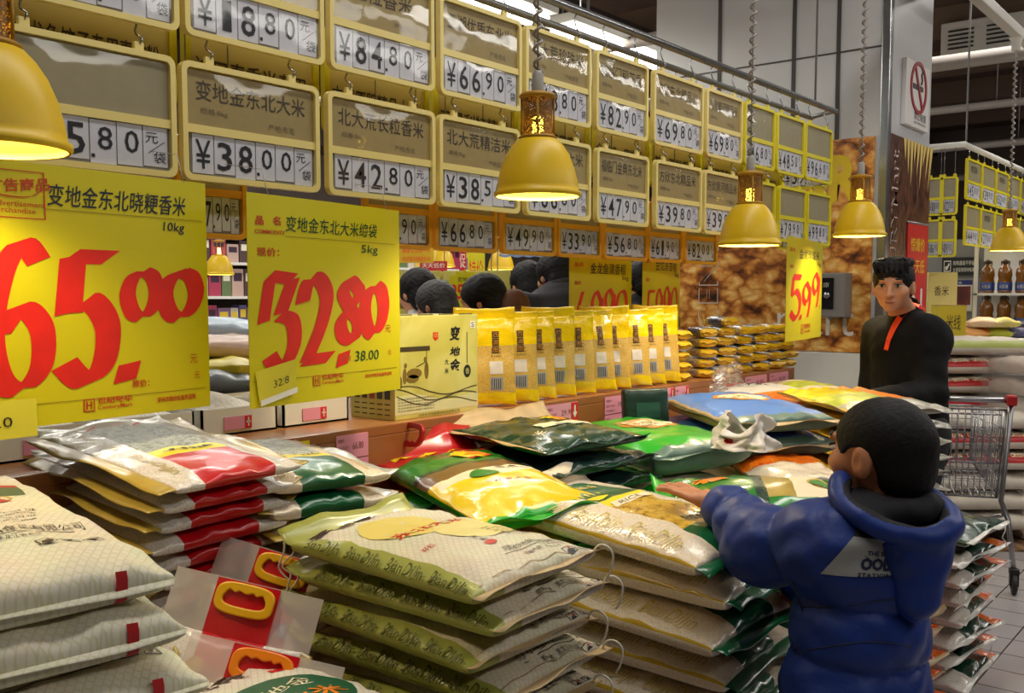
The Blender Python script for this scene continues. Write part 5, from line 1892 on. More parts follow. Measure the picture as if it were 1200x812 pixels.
for (xa, xb, dz, lab, pr, ar, ye) in (
        (393, 430, 0, 'upper pink price tag on the ledge front, left of the carton', '66.80', False, False),
        (394, 430, 1, 'lower pink price tag on the ledge front, left of the carton', '41.80', False, False),
        (344, 361, 0, 'yellow price tag on the ledge front beside the green-banded bags', '38.0', False, True),
        (637, 676, 0, 'pink price tag with red arrow under the middle yellow rice bags', '29.90', True, False),
        (708, 738, 0, 'upper pink price tag on the ledge left of the dark green packet', '19.90', True, False),
        (708, 732, 1, 'lower pink price tag on the ledge left of the dark green packet', '25.80', False, False),
        (772, 788, 0, 'first pink price tag under the vacuum rice bricks', '15.50', True, False),
        (790, 806, 0, 'second pink price tag with red arrow under the vacuum rice bricks', '12.80', True, False),
        (872, 897, 0, 'pink price tag near the far end of the ledge', '9.90', False, False),
        (900, 922, 0, 'farthest pink price tag at the end of the ledge', '8.50', False, False)):
    ya, yb = at(xa, 500, X=LX1).y, at(xb, 480, X=LX1).y
    z1 = LZ - 0.012 - dz * 0.072
    price_tag((ya + yb) / 2, yb - ya, z1 - 0.068, z1, lab, pr, ar, ye)

# ---- the green-gold carton
a = at(463, 495, X=-2.14); b = at(560, 478, X=-2.14)
CW = b.y - a.y
top_z = at(560, 368, X=-2.14).z
CH = top_z - LZ
M_carton = ramp_mat('carton_green_gold', [(0.35, (186, 178, 84)), (0.5, (200, 192, 104)), (0.65, (206, 200, 120))], scale=5, rough=0.4, detail=2, coat=0.1)
M_carton_p = mat('carton_pale', (214, 210, 158), 0.4)
t = thing('carton', 'tall yellow-green rice carton with an ink farming scene, standing on the ledge', 'carton', (-2.14, a.y, LZ), PI / 2)
CD = 0.20
mb = MB(); mb.box(0, CW, 0, CD, 0, CH, M_carton, 0.003)
M_cink = mat('carton_ink', (62, 50, 22), 0.5)
for q, (ch, zc, hh) in enumerate((('变', 0.74, 0.16), ('地', 0.585, 0.10), ('金', 0.43, 0.14))):
    flat_text(mb, ch, CW * 0.64, CH * zc - 0.0, CW * 0.13, CH * hh * 0.9, M_ink, -0.0012, shear=0.15, bold=0.03)
for q, ch in enumerate('大米'):
    flat_text(mb, ch, CW * 0.575, CH * (0.5 - q * 0.09), CW * 0.05, CH * 0.06, M_ink, -0.0012)
mb.box(CW * 0.855, CW * 0.862, -0.0012, 0, CH * 0.5, CH * 0.82, M_cink)
mb.prism([(CW * (0.86 + 0.045 * math.cos(2 * PI * q / 16)), CH * (0.42 + 0.065 * math.sin(2 * PI * q / 16))) for q in range(16)], -0.0012, 0, M_ink)
flat_text(mb, '香', CW * 0.835, CH * 0.39, CW * 0.05, CH * 0.06, M_carton, -0.0016)
mb.prism([(CW * 0.44, CH * 0.83), (CW * 0.44, CH * 0.775), (CW * 0.465, CH * 0.745), (CW * 0.50, CH * 0.765), (CW * 0.50, CH * 0.83)], -0.0012, 0, M_red)
flat_text(mb, '印', CW * 0.448, CH * 0.775, CW * 0.045, CH * 0.045, M_carton, -0.0016)
mb.box(CW * 0.90, CW * 0.96, -0.0012, 0, CH * 0.86, CH * 0.93, M_white); flat_text(mb, 'S', CW * 0.91, CH * 0.87, CW * 0.04, CH * 0.05, M_ink, -0.0016)
# ink drawing: pavilion roof, figures and mill
mb.box(0.0, CW * 0.40, -0.0012, 0, CH * 0.655, CH * 0.70, M_cink)
mb.box(CW * 0.02, CW * 0.06, -0.0012, 0, CH * 0.30, CH * 0.655, mat('carton_brown', (120, 96, 34), 0.5))
mb.box(CW * 0.36, CW * 0.365, -0.0012, 0, CH * 0.45, CH * 0.655, M_cink)
for (cx, cz, rx, rz) in ((0.22, 0.44, 0.085, 0.05), (0.20, 0.39, 0.07, 0.04), (0.11, 0.42, 0.022, 0.075), (0.12, 0.52, 0.016, 0.025), (0.36, 0.46, 0.024, 0.085), (0.345, 0.57, 0.016, 0.025), (0.06, 0.36, 0.02, 0.06)):
    mb.prism([(CW * (cx + rx * math.cos(2 * PI * q / 12)), CH * (cz + rz * math.sin(2 * PI * q / 12))) for q in range(12)], -0.0012, 0, mat('carton_brown', (120, 96, 34), 0.5))
mb.tube([(CW * 0.24, -0.001, CH * 0.5), (CW * 0.36, -0.001, CH * 0.55)], 0.0012, M_cink, 4)
for q in range(3):
    z0 = 0.26 - q * 0.05
    mb.tube([(CW * (0.02 + 0.96 * i / 14), -0.0008, CH * (z0 + 0.035 * math.sin(i * 0.55 + q * 1.4) - 0.03 * i / 14 + (0.06 if i < 5 else 0) * (5 - i) / 5)) for i in range(15)], 0.0014, M_cink, 4)
pw = [(CW * (i / 14), CH * (0.22 + 0.03 * math.sin(i * 0.55) - 0.06 * i / 14)) for i in range(15)]
mb.prism([(0, CH * 0.05)] + [(CW, CH * 0.05)] + pw[::-1], -0.0006, 0, M_carton_p)
for q in range(5):
    flat_text(mb, '东北优质稻米原粮产地黑龙江', CW * 0.03, CH * (0.19 - q * 0.028), CW * 0.42, CH * 0.016, M_cink, -0.0012)
flat_text(mb, '河南省变地金粮油食品有限公司', CW * 0.26, CH * 0.015, CW * 0.5, CH * 0.025, M_cink, -0.0012)
# left flank of the carton: pictures and rules
for q in range(5):
    mb.add([(-0.0012, CD * (0.9 - q * 0.17), CH * 0.33), (-0.0012, CD * (0.78 - q * 0.17), CH * 0.33), (-0.0012, CD * (0.78 - q * 0.17), CH * 0.20), (-0.0012, CD * (0.9 - q * 0.17), CH * 0.20)], [(0, 1, 2, 3)], mat('carton_photo_%s' % 'abcde'[q], ((60, 40, 30), (80, 60, 30), (150, 60, 40), (60, 60, 50), (40, 40, 40))[q], 0.4))
    for r_ in range(3):
        mb.add([(-0.0012, CD * (0.9 - q * 0.17), CH * (0.155 - r_ * 0.05)), (-0.0012, CD * (0.78 - q * 0.17), CH * (0.155 - r_ * 0.05)), (-0.0012, CD * (0.78 - q * 0.17), CH * (0.145 - r_ * 0.05)), (-0.0012, CD * (0.9 - q * 0.17), CH * (0.145 - r_ * 0.05))], [(0, 1, 2, 3)], M_cink)
mb.build('carton_box', t)
mb = MB()
for q in range(4):
    mb.box(CW * (0.03 + q * 0.245), CW * (0.20 + q * 0.245), 0.001, 0.0045, CH - 0.001, CH + 0.0035, mat('carton_edge', (110, 100, 50), 0.6))
mb.build('top_flap', t)
mb = MB()
mb.tube([(CW * 0.14 + 0.05 * math.cos(PI * q / 12), CD * 0.5, CH + 0.028 * math.sin(PI * q / 12)) for q in range(13)], 0.0055, mat('handle_strap_red', (196, 30, 30), 0.4), 8)
mb.build('carry_handle', t)

# ---- loose grain bins left of the carton, on the ledge
M_bin = mat('bin_clear', (226, 224, 216), 0.25, coat=0.4)
GR = [('loose_white', (232, 226, 214)), ('loose_yellow', (222, 190, 96)), ('loose_white2', (226, 218, 204)), ('loose_cream', (214, 200, 160)), ('loose_white3', (230, 226, 220))]
for i, (y0, nm) in enumerate(((0.98, 'white'), (1.25, 'white'), (1.52, 'pale'), (1.79, 'golden'), (1.99 - 0.2, 'x'))):
    if i == 4:
        break
    t = thing('grain_bin', ('clear bin of white grain behind the 65.00 sign edge', 'clear bin of white grain seen between the two large yellow signs', 'clear bin of pale grain with a pink tag below the 32.80 sign', 'clear bin of golden grain left of the carton')[i], 'grain bin', (-2.45, y0 + 0.11, LZ), 0, 'grain bins on the ledge')
    mb = MB()
    w, dp, h = 0.124, 0.17, 0.075
    for (x0, x1, y0_, y1_) in ((-dp, dp, -w, -w + 0.006), (-dp, dp, w - 0.006, w), (-dp, -dp + 0.006, -w, w), (dp - 0.006, dp, -w, w)):
        mb.box(x0, x1, y0_, y1_, 0, h, M_bin)
    mb.box(-dp, dp, -w, w, 0, 0.006, M_bin)
    mb.build('bin_walls', t)
    mb = MB()
    gm = ramp_mat('grain_' + nm, [(0.3, tuple(int(v * 0.8) for v in GR[i][1])), (0.6, GR[i][1])], scale=150, rough=0.5, detail=2, bump=0.3)
    mb.grid(lambda u, v: ((u * 2 - 1) * (dp - 0.007), (v * 2 - 1) * (w - 0.007), 0.06 + 0.05 * math.sin(PI * u) * math.sin(PI * v) + 0.006 * noise.noise(Vector((u * 4, v * 4, i)))), 14, 12, gm)
    o = mb.build('loose_grain', t); o['kind'] = 'stuff'
    mb = MB(); mb.box(dp + 0.0005, dp + 0.003, -0.055, 0.035, 0.014, 0.05, M_tagp); mb.box(dp + 0.003, dp + 0.004, 0.012, 0.034, 0.015, 0.049, M_tagr)
    mb.box(dp + 0.004, dp + 0.005, 0.021, 0.025, 0.02, 0.045, M_white); mb.box(dp + 0.004, dp + 0.005, 0.016, 0.03, 0.030, 0.035, M_white)
    mb.build('bin_tag', t)

# ---- clear yellow rice bags standing in a row
M_film_y = film_mat('yellow_bag_film', tint=(255, 236, 170), gloss=0.16, rough=0.12, bump=0.6, bscale=30, veil=0.05)
M_yel_rice = ramp_mat('yellow_film_rice', [(0.3, (186, 146, 56)), (0.5, (204, 164, 76)), (0.75, (216, 184, 104))], scale=240, rough=0.2, detail=2, distort=0.3, coat=0.7, bump=0.3)
M_yel_head = mat('yellow_film_head', (234, 196, 10), 0.22, var=0.08, vscale=10, coat=0.7, bump=0.5, bscale=26)
M_bar = mat('barcode_grey', (150, 148, 150), 0.5)
M_lab_w = mat('label_pale', (206, 196, 186), 0.4)


def yellow_cell(u, v, top):
    if u > 0.36 or u < -0.72:
        return M_yel_head
    return M_yel_rice


def yellow_deco(S):
    # u runs up the standing bag; read upright: baseline along -y, up = +x
    top_rect(S, -0.10, -0.055, -0.058, -0.01, M_bar)
    for q in range(5):
        top_rect(S, -0.098, -0.06, -0.05 + q * 0.008, -0.047 + q * 0.008, M_ink, 0.0018, 2)
    top_rect(S, -0.045, 0.0, -0.058, -0.008, M_lab_w)
    for q in range(3):
        top_text(S, '东北稻米', 0.018 + q * 0.012, -0.035, 0.04, 0.007, M_ink2, -90)
    for q, ch in enumerate('西湖图'):
        top_rect(S, 0.092 - q * 0.026 - 0.012, 0.092 - q * 0.026 + 0.012, -0.046, -0.02, M_ink, 0.0014, 3)
        top_text(S, ch, 0.092 - q * 0.026, -0.033, 0.02, 0.018, M_emblem, -90, off=0.0022)


yb0 = at(566, 472, X=-2.17).y
for i in range(10):
    f = i / 9.0
    y = yb0 + 0.03 + f * 1.15
    rz = R(-38 + RND.uniform(-5, 5))
    lab = '%s clear yellow rice bag of the standing row, counted from the carton' % ['first', 'second', 'third', 'fourth', 'fifth', 'sixth', 'seventh', 'eighth', 'ninth', 'tenth', 'eleventh', 'twelfth', 'last'][i]
    # standing: local x up, local y across, local z towards the shopper
    t, S = bag('rice_bag', lab, 'rice bag', 'clear yellow bags standing on the ledge', (0, 0, 0), (0, 0, 0), 0.30, 0.215, 0.05, yellow_cell, seed=220 + i, n=2.8, m=2.2, wr=0.004, end_wr=0.006, ub=(0.36, -0.72), zs=0.5, bot=3.0, NU=26, NV=16,
               fins=(('x+', 0.02 + 0.015 * (i % 3 == 0), M_yel_head, 0.004, 0.004),), deco=yellow_deco, pinch=0.04)
    lean = R(RND.uniform(3, 8))
    face = R(-28 + RND.uniform(-6, 6))
    # face direction: +X turned towards the camera
    nrm = Vector((math.cos(face), math.sin(face), 0))
    up = (Vector((0, 0, 1)) - nrm * math.tan(lean)).normalized()
    nrm = (nrm - up * nrm.dot(up)).normalized()
    acr = nrm.cross(up)
    M = Matrix((up, acr, nrm)).transposed()
    t.rotation_euler = M.to_euler()
    t.location = Vector((-2.20 + RND.uniform(-0.012, 0.012), y, LZ + 0.155))

# ---- vacuum rice bricks in piles
M_brick_y = mat('brick_yellow', (216, 176, 22), 0.28, coat=0.5, var=0.08, vscale=20, bump=0.3)
M_brick_r = ramp_mat('brick_rice', [(0.3, (136, 112, 90)), (0.6, (190, 170, 146))], scale=90, rough=0.25, detail=2, coat=0.5)
M_brick_d = ramp_mat('brick_dark_rice', [(0.3, (70, 70, 84)), (0.6, (118, 116, 128))], scale=90, rough=0.25, detail=2, coat=0.5)


def brick_proto(core):
    return lambda u, v, s: core if abs(u) < 0.70 else M_brick_y


protos = {}


def brick(kind, label, loc, rz, group):
    if kind not in protos:
        core = M_brick_r if kind == 'light' else M_brick_d
        t, S = bag('rice_brick', label, 'vacuum pack', group, loc, (0, 0, rz), 0.155, 0.085, 0.046, brick_proto(core), seed=300 + len(protos), n=4.5, m=4.0, wr=0.002, end_wr=0.002, ub=(-0.70, 0.70), NU=16, NV=10, zs=0.5, bot=5,
                   fins=(('x+', 0.014, M_brick_y, 0, 0.004), ('x-', 0.014, M_brick_y, 0, 0.004)), body='pack_body', pinch=0.0,
                   deco=lambda S: (top_rect(S, -0.03, 0.03, -0.03, 0.03, M_lab_w if kind == 'light' else M_bar), side_text(S, '东北香米', -0.03, -0.2, 0.06, 0.5, M_ink, -1, 0.0)))
        protos[kind] = t
        return t
    c = copy_tree(protos[kind])
    c.location = loc
    c.rotation_euler = (0, 0, rz)
    tag(c, label, 'vacuum pack', group)
    return c


cols = []
ybr0 = at(778, 470, X=-2.16).y
xs_px = (788, 815, 838, 858, 878, 897, 914)
for ci, (px_, top_px, kind) in enumerate(((790, 380, 'light'), (822, 378, 'light'), (846, 366, 'dark'), (866, 376, 'light'), (885, 378, 'dark'), (903, 375, 'light'), (917, 376, 'dark'))):
    y = at(px_, 450, X=-2.19).y
    zt = at(px_, top_px, X=-2.19).z
    nlay = max(4, int(round((zt - LZ) / 0.047)))
    for k in range(nlay):
        nm = ['nearest', 'second', 'third', 'fourth', 'fifth', 'sixth', 'farthest'][ci]
        lv = ['bottom', 'second', 'third', 'fourth', 'fifth', 'sixth', 'seventh', 'eighth', 'ninth'][k]
        if k == nlay - 1:
            lv = 'top'
        brick(kind if (k + ci) % 5 else ('light' if kind == 'dark' else 'dark'), '%s vacuum rice brick in the %s brick pile, counted along the ledge' % (lv + (' layer' if lv != 'top' and lv != 'bottom' else ''), nm),
              (-2.20 + RND.uniform(-0.012, 0.012), y + RND.uniform(-0.008, 0.008), LZ + k * 0.0475), R(-34 + RND.uniform(-9, 9)) + PI / 2 * 0, 'vacuum rice bricks on the ledge')

# ---- small things among the bags
p = at(752, 478, X=-2.0)
t, S = bag('rice_packet', 'dark green packet standing upright against the ledge beside the pink tags', 'packet', None, (0, 0, 0), (0, 0, 0), 0.19, 0.19, 0.06, lambda u, v, s: mat('packet_green', (24, 52, 42), 0.4, coat=0.2), seed=330, n=6, m=6, wr=0.002, end_wr=0.002, zs=0.5, bot=6, NU=16, NV=16, body='packet_body', pinch=0.0,
           deco=lambda S: top_rect(S, -0.02, 0.04, -0.05, 0.05, mat('packet_print', (40, 84, 70), 0.4)))
nrm = Vector((0.85, -0.52, 0.12)).normalized(); acr = nrm.cross(Vector((0, 0, 1))).normalized(); up = acr.cross(nrm)
t.rotation_euler = Matrix((up, acr, nrm)).transposed().to_euler()
t.location = (p.x, p.y, p.z - 0.02)

# crumpled white shopping bag
p = at(872, 528, z=0.95)
t = thing('plastic_bag', 'crumpled white plastic bag with a red mark among the rice bags', 'plastic bag', (p.x, p.y, 0.955), R(20))
mb = MB()
def crum(u, v):
    a = u * 2 * PI
    r = 0.07 * (1 - 0.55 * v) + 0.012
    k1 = noise.noise(Vector((math.cos(a) * 2, math.sin(a) * 2, v * 3))) * 0.035
    k2 = noise.noise(Vector((math.cos(a) * 6, math.sin(a) * 6, v * 7))) * 0.016
    h = 0.085 * v + 0.035 * v * math.cos(a * 2 + 0.6)
    return ((r + k1 + k2) * math.cos(a) * 1.25, (r + k1 + k2) * math.sin(a), h + 0.004)
mb.grid(crum, 40, 14,  mat('bag_film_white', (226, 218, 210), 0.35, coat=0.3))
mb.build('bag_skin', t)
mb = MB()
for q, (a0, v0, m_) in enumerate(((4.1, 0.35, M_red), (3.6, 0.32, mat('mark_blue', (120, 160, 200), 0.4)))):
    def cp(i, j):
        u = (a0 + (i - 0.5) * 0.42) / (2 * PI)
        x, y, z = crum(u, v0 + j * 0.3)
        return (x * 1.03, y * 1.03 - 0.002, z)
    if q == 0:
        letter(mb, 'S', lambda a, b: cp(a, b), 1, 1, m_, bold=0.06)
    else:
        letter(mb, '米', lambda a, b: cp(a, b), 0.7, 0.7, m_)
mb.build('printed_mark', t)

# clear film sleeve standing at the bricks
p = at(850, 442, X=-2.02)
t = thing('film_wrap', 'torn clear film wrap bunched in front of the vacuum rice bricks', 'plastic film', (p.x, p.y, 1.01), 0)
mb = MB()
mb.grid(lambda u, v: (0.05 * math.sin(u * 9) * (1 - v * 0.5) + 0.03 * noise.noise(Vector((u * 5, v * 5, 1))), (u - 0.5) * 0.32 * (1 - 0.35 * v), 0.13 * v + 0.03 * noise.noise(Vector((u * 7, v * 3, 4)))), 24, 10, film_mat('loose_film', gloss=0.22, rough=0.1, bump=0.7, bscale=26, veil=0.12))
mb.build('film_sheet', t)

# ---- standing bags with handles in the gap between the front stacks
handled_bag(tuple(at(254, 832, d=1.86)), ((0.62, -0.68, 0.35), (0.12, 0.22, 1)), 'standing red-labelled rice bag with yellow handle, in the gap beside the red-banded stack', M_hyel)
handled_bag(tuple(at(296, 780, d=2.08)), ((0.62, -0.70, 0.30), (0.16, 0.28, 1)), 'rice bag with yellow handle standing right behind the yellow-handled one', M_hyel)
handled_bag(tuple(at(267, 925, d=1.72)), ((0.60, -0.66, 0.5), (0.05, 0.3, 1)), 'rice bag with orange handle in front of the yellow-handled one', M_hor)
# ---------------------------------------------------------------- figures: smooth bodies grown from blended volumes
class Vol:
    def __init__(self, lo, hi, h):
        self.lo = np.array(lo, dtype=np.float32)
        self.h = h
        self.n = [int(math.ceil((b - a) / h)) + 1 for a, b in zip(lo, hi)]
        self.ax = [self.lo[i] + np.arange(self.n[i], dtype=np.float32) * h for i in range(3)]
        self.F = np.full(self.n, 0.2, dtype=np.float32)

    def block(self, c0, c1, pad):
        s = []
        for i in range(3):
            a = int(max(0, math.floor((min(c0[i], c1[i]) - pad - self.lo[i]) / self.h)))
            b = int(min(self.n[i], math.ceil((max(c0[i], c1[i]) + pad - self.lo[i]) / self.h) + 1))
            s.append(slice(a, max(a, b)))
        X = self.ax[0][s[0]][:, None, None]; Y = self.ax[1][s[1]][None, :, None]; Z = self.ax[2][s[2]][None, None, :]
        return tuple(s), X, Y, Z

    def put(self, s, d, k, op):
        if d.size == 0:
            return
        a = self.F[s]
        d = d.astype(np.float32)
        if op == '+':
            if k > 0:
                h = np.clip(0.5 + 0.5 * (a - d) / k, 0, 1)
                self.F[s] = a * (1 - h) + d * h - k * h * (1 - h)
            else:
                self.F[s] = np.minimum(a, d)
        else:
            d = -d
            if k > 0:
                h = np.clip(0.5 - 0.5 * (a - d) / k, 0, 1)
                self.F[s] = a * (1 - h) + d * h + k * h * (1 - h)
            else:
                self.F[s] = np.maximum(a, d)

    def cone(self, a, b, r1, r2, k=0.02, op='+', quilt=None, flat=None):
        a = np.array(a, dtype=np.float32); b = np.array(b, dtype=np.float32)
        s, X, Y, Z = self.block(a, b, max(r1, r2) + 0.05 + k)
        ab = b - a
        L2 = float(ab @ ab) + 1e-9
        t = ((X - a[0]) * ab[0] + (Y - a[1]) * ab[1] + (Z - a[2]) * ab[2]) / L2
        t = np.clip(t, 0, 1)
        dx, dy, dz = X - a[0] - t * ab[0], Y - a[1] - t * ab[1], Z - a[2] - t * ab[2]
        if flat is not None:                       # squash along a direction
            ax_, q = flat
            c = dx * ax_[0] + dy * ax_[1] + dz * ax_[2]
            d = np.sqrt(np.maximum(dx * dx + dy * dy + dz * dz - c * c + (c * q) ** 2, 1e-12))
        else:
            d = np.sqrt(dx * dx + dy * dy + dz * dz)
        r = r1 + (r2 - r1) * t
        if quilt:
            n, amp = quilt
            r = r + amp * (np.abs(np.sin(math.pi * t * n)) ** 0.5 - 0.75)
        self.put(s, d - r, k, op)

    def ell(self, c, rad, k=0.02, op='+', axes=None):
        c = np.array(c, dtype=np.float32)
        m = max(rad)
        s, X, Y, Z = self.block(c, c, m + 0.05 + k)
        dx, dy, dz = X - c[0], Y - c[1], Z - c[2]
        if axes is None:
            p = (dx, dy, dz)
        else:
            p = tuple(dx * a[0] + dy * a[1] + dz * a[2] for a in axes)
        k0 = np.sqrt((p[0] / rad[0]) ** 2 + (p[1] / rad[1]) ** 2 + (p[2] / rad[2]) ** 2)
        k1 = np.sqrt((p[0] / rad[0] ** 2) ** 2 + (p[1] / rad[1] ** 2) ** 2 + (p[2] / rad[2] ** 2) ** 2) + 1e-6
        self.put(s, k0 * (k0 - 1) / k1, k, op)

    def plane(self, p, n, keep_neg=True):
        """cut everything on the side n points to"""
        X = self.ax[0][:, None, None]; Y = self.ax[1][None, :, None]; Z = self.ax[2][None, None, :]
        d = (X - p[0]) * n[0] + (Y - p[1]) * n[1] + (Z - p[2]) * n[2]
        self.F = np.maximum(self.F, d.astype(np.float32))

    def mesh(self):
        F = self.F
        inside = F < 0
        # nothing may touch the border
        for i in range(3):
            for e in (0, -1):
                sl = [slice(None)] * 3; sl[i] = e
                inside[tuple(sl)] = False
                F[tuple(sl)] = np.maximum(F[tuple(sl)], 1e-4)
        c = np.zeros([n - 1 for n in self.n], dtype=np.uint8)
        for dx in (0, 1):
            for dy in (0, 1):
                for dz in (0, 1):
                    c += inside[dx:self.n[0] - 1 + dx, dy:self.n[1] - 1 + dy, dz:self.n[2] - 1 + dz]
        act = (c > 0) & (c < 8)
        idx = np.argwhere(act)
        vid = np.full(act.shape, -1, dtype=np.int32)
        vid[act] = np.arange(len(idx))
        acc = np.zeros((len(idx), 3), dtype=np.float64)
        cnt = np.zeros(len(idx))
        cor = [(x, y, z) for x in (0, 1) for y in (0, 1) for z in (0, 1)]
        vals = {q: F[idx[:, 0] + q[0], idx[:, 1] + q[1], idx[:, 2] + q[2]].astype(np.float64) for q in cor}
        for a in cor:
            for i in range(3):
                if a[i] == 0:
                    b = list(a); b[i] = 1; b = tuple(b)
                    va, vb = vals[a], vals[b]
                    x = (va < 0) != (vb < 0)
                    t = np.where(x, va / np.where(x, va - vb, 1), 0)
                    p = np.zeros((len(idx), 3)) + np.array(a)
                    p[:, i] = t
                    acc[x] += p[x]
                    cnt[x] += 1
        V = (idx + acc / np.maximum(cnt, 1)[:, None]) * self.h + self.lo
        faces = []
        for i in range(3):
            j, k = (i + 1) % 3, (i + 2) % 3
            sa = [slice(1, n - 1) for n in self.n]; sb = list(sa)
            sa[i] = slice(0, self.n[i] - 1); sb[i] = slice(1, self.n[i])
            A = inside[tuple(sa)]; B = inside[tuple(sb)]
            e = np.argwhere(A != B)
            if not len(e):
                continue
            flip = A[tuple(e.T)]
            base = e + 1
            base[:, i] -= 1
            def cell(dj, dk):
                q = base.copy(); q[:, j] += dj; q[:, k] += dk
                return vid[q[:, 0], q[:, 1], q[:, 2]]
            quad = np.stack([cell(-1, -1), cell(0, -1), cell(0, 0), cell(-1, 0)], 1)
            quad[~flip] = quad[~flip][:, ::-1]
            faces.append(quad)
        Fq = np.concatenate(faces)
        Fq = Fq[(Fq >= 0).all(1)]
        return V, Fq


def vol_object(vol, name, parent, mats, pick=None, origin=(0, 0, 0), smooth=2, noise_amp=0.0, noise_f=30.0):
    V, Fq = vol.mesh()
    # light smoothing over the mesh edges
    for _ in range(smooth):
        S = np.zeros_like(V); N = np.zeros(len(V))
        for a, b in ((0, 1), (1, 2), (2, 3), (3, 0)):
            np.add.at(S, Fq[:, a], V[Fq[:, b]]); np.add.at(S, Fq[:, b], V[Fq[:, a]])
            np.add.at(N, Fq[:, a], 1); np.add.at(N, Fq[:, b], 1)
        V = V * 0.4 + 0.6 * S / np.maximum(N, 1)[:, None]
    if noise_amp:
        n = np.zeros_like(V)
        e1 = V[Fq[:, 2]] - V[Fq[:, 0]]; e2 = V[Fq[:, 3]] - V[Fq[:, 1]]
        fn = np.cross(e1, e2)
        for a in range(4):
            np.add.at(n, Fq[:, a], fn)
        n /= np.linalg.norm(n, axis=1)[:, None] + 1e-9
        f = noise_f
        w = np.sin(V[:, 0] * f + 2.1 * np.sin(V[:, 2] * f * 0.7)) * np.sin(V[:, 2] * f * 1.1 + 1.7 * np.sin(V[:, 1] * f * 0.8)) + 0.5 * np.sin(V[:, 1] * f * 1.9 + 2 * np.sin(V[:, 0] * f * 1.3)) * np.sin(V[:, 2] * f * 2.3)
        V = V + n * (w * noise_amp)[:, None]
    me = bpy.data.meshes.new(name)
    V = V - np.array(origin)
    me.vertices.add(len(V)); me.vertices.foreach_set('co', V.astype(np.float32).ravel())
    me.loops.add(len(Fq) * 4); me.loops.foreach_set('vertex_index', Fq.astype(np.int32).ravel())
    me.polygons.add(len(Fq))
    me.polygons.foreach_set('loop_start', np.arange(0, len(Fq) * 4, 4, dtype=np.int32))
    me.polygons.foreach_set('use_smooth', np.ones(len(Fq), dtype=bool))
    for m in mats:
        me.materials.append(m)
    if pick is not None:
        cen = V[Fq].mean(1) + np.array(origin)
        me.polygons.foreach_set('material_index', pick(cen).astype(np.int32))
    me.update(calc_edges=True)
    me.validate()
    o = bpy.data.objects.new(name, me)
    COL.objects.link(o)
    o.parent = parent
    return o


def V3(v):
    return np.array(v, dtype=np.float64)


def head_volume(S, C, f, l, u, s=1.0, neck=None, nose=1.0, child=False):
    ax = (l, f, u)
    S.ell(C - f * 0.008 * s + u * 0.012 * s, (0.074 * s, 0.093 * s, 0.083 * s), 0.0, '+', ax)
    if neck is not None:
        S.cone(C - u * 0.05 * s - f * 0.022 * s, neck, 0.05 * s, 0.058 * s, 0.03)
    S.ell(C + f * 0.026 * s - u * 0.052 * s, (0.056 * s, 0.062 * s, 0.056 * s), 0.03 * s, '+', ax)
    S.ell(C + f * 0.066 * s - u * 0.094 * s, (0.024 * s, 0.020 * s, 0.018 * s), 0.022 * s, '+', ax)
    for q in (-1, 1):
        S.ell(C + f * 0.054 * s - u * 0.028 * s + l * q * 0.040 * s, (0.026 * s, 0.026 * s, 0.024 * s), 0.02 * s, '+', ax)
        S.ell(C + f * 0.079 * s + u * 0.020 * s + l * q * 0.026 * s, (0.024 * s, 0.010 * s, 0.008 * s), 0.014 * s, '+', ax)
        S.ell(C + f * 0.096 * s + u * 0.000 * s + l * q * 0.031 * s, (0.016 * s, 0.012 * s, 0.009 * s), 0.012 * s, '-', ax)
        S.ell(C - f * 0.006 * s - u * 0.018 * s + l * q * 0.077 * s, (0.010 * s, 0.020 * s, 0.032 * s), 0.008 * s, '+', ax)
        S.ell(C + f * 0.000 * s - u * 0.014 * s + l * q * 0.089 * s, (0.008 * s, 0.010 * s, 0.018 * s), 0.004 * s, '-', ax)
    S.cone(C + f * 0.088 * s + u * 0.004 * s, C + f * (0.100 + 0.006 * nose) * s - u * 0.036 * s, 0.007 * s, 0.012 * s, 0.012 * s)
    for q in (-1, 1):
        S.ell(C + f * 0.096 * s - u * 0.040 * s + l * q * 0.011 * s, (0.008 * s, 0.009 * s, 0.007 * s), 0.006 * s, '+', ax)
    S.ell(C + f * 0.088 * s - u * 0.064 * s, (0.022 * s, 0.009 * s, 0.006 * s), 0.008 * s, '+', ax)
    S.ell(C + f * 0.086 * s - u * 0.075 * s, (0.018 * s, 0.009 * s, 0.006 * s), 0.008 * s, '+', ax)
    S.ell(C + f * 0.100 * s - u * 0.0695 * s, (0.020 * s, 0.006 * s, 0.0016 * s), 0.003 * s, '-', ax)


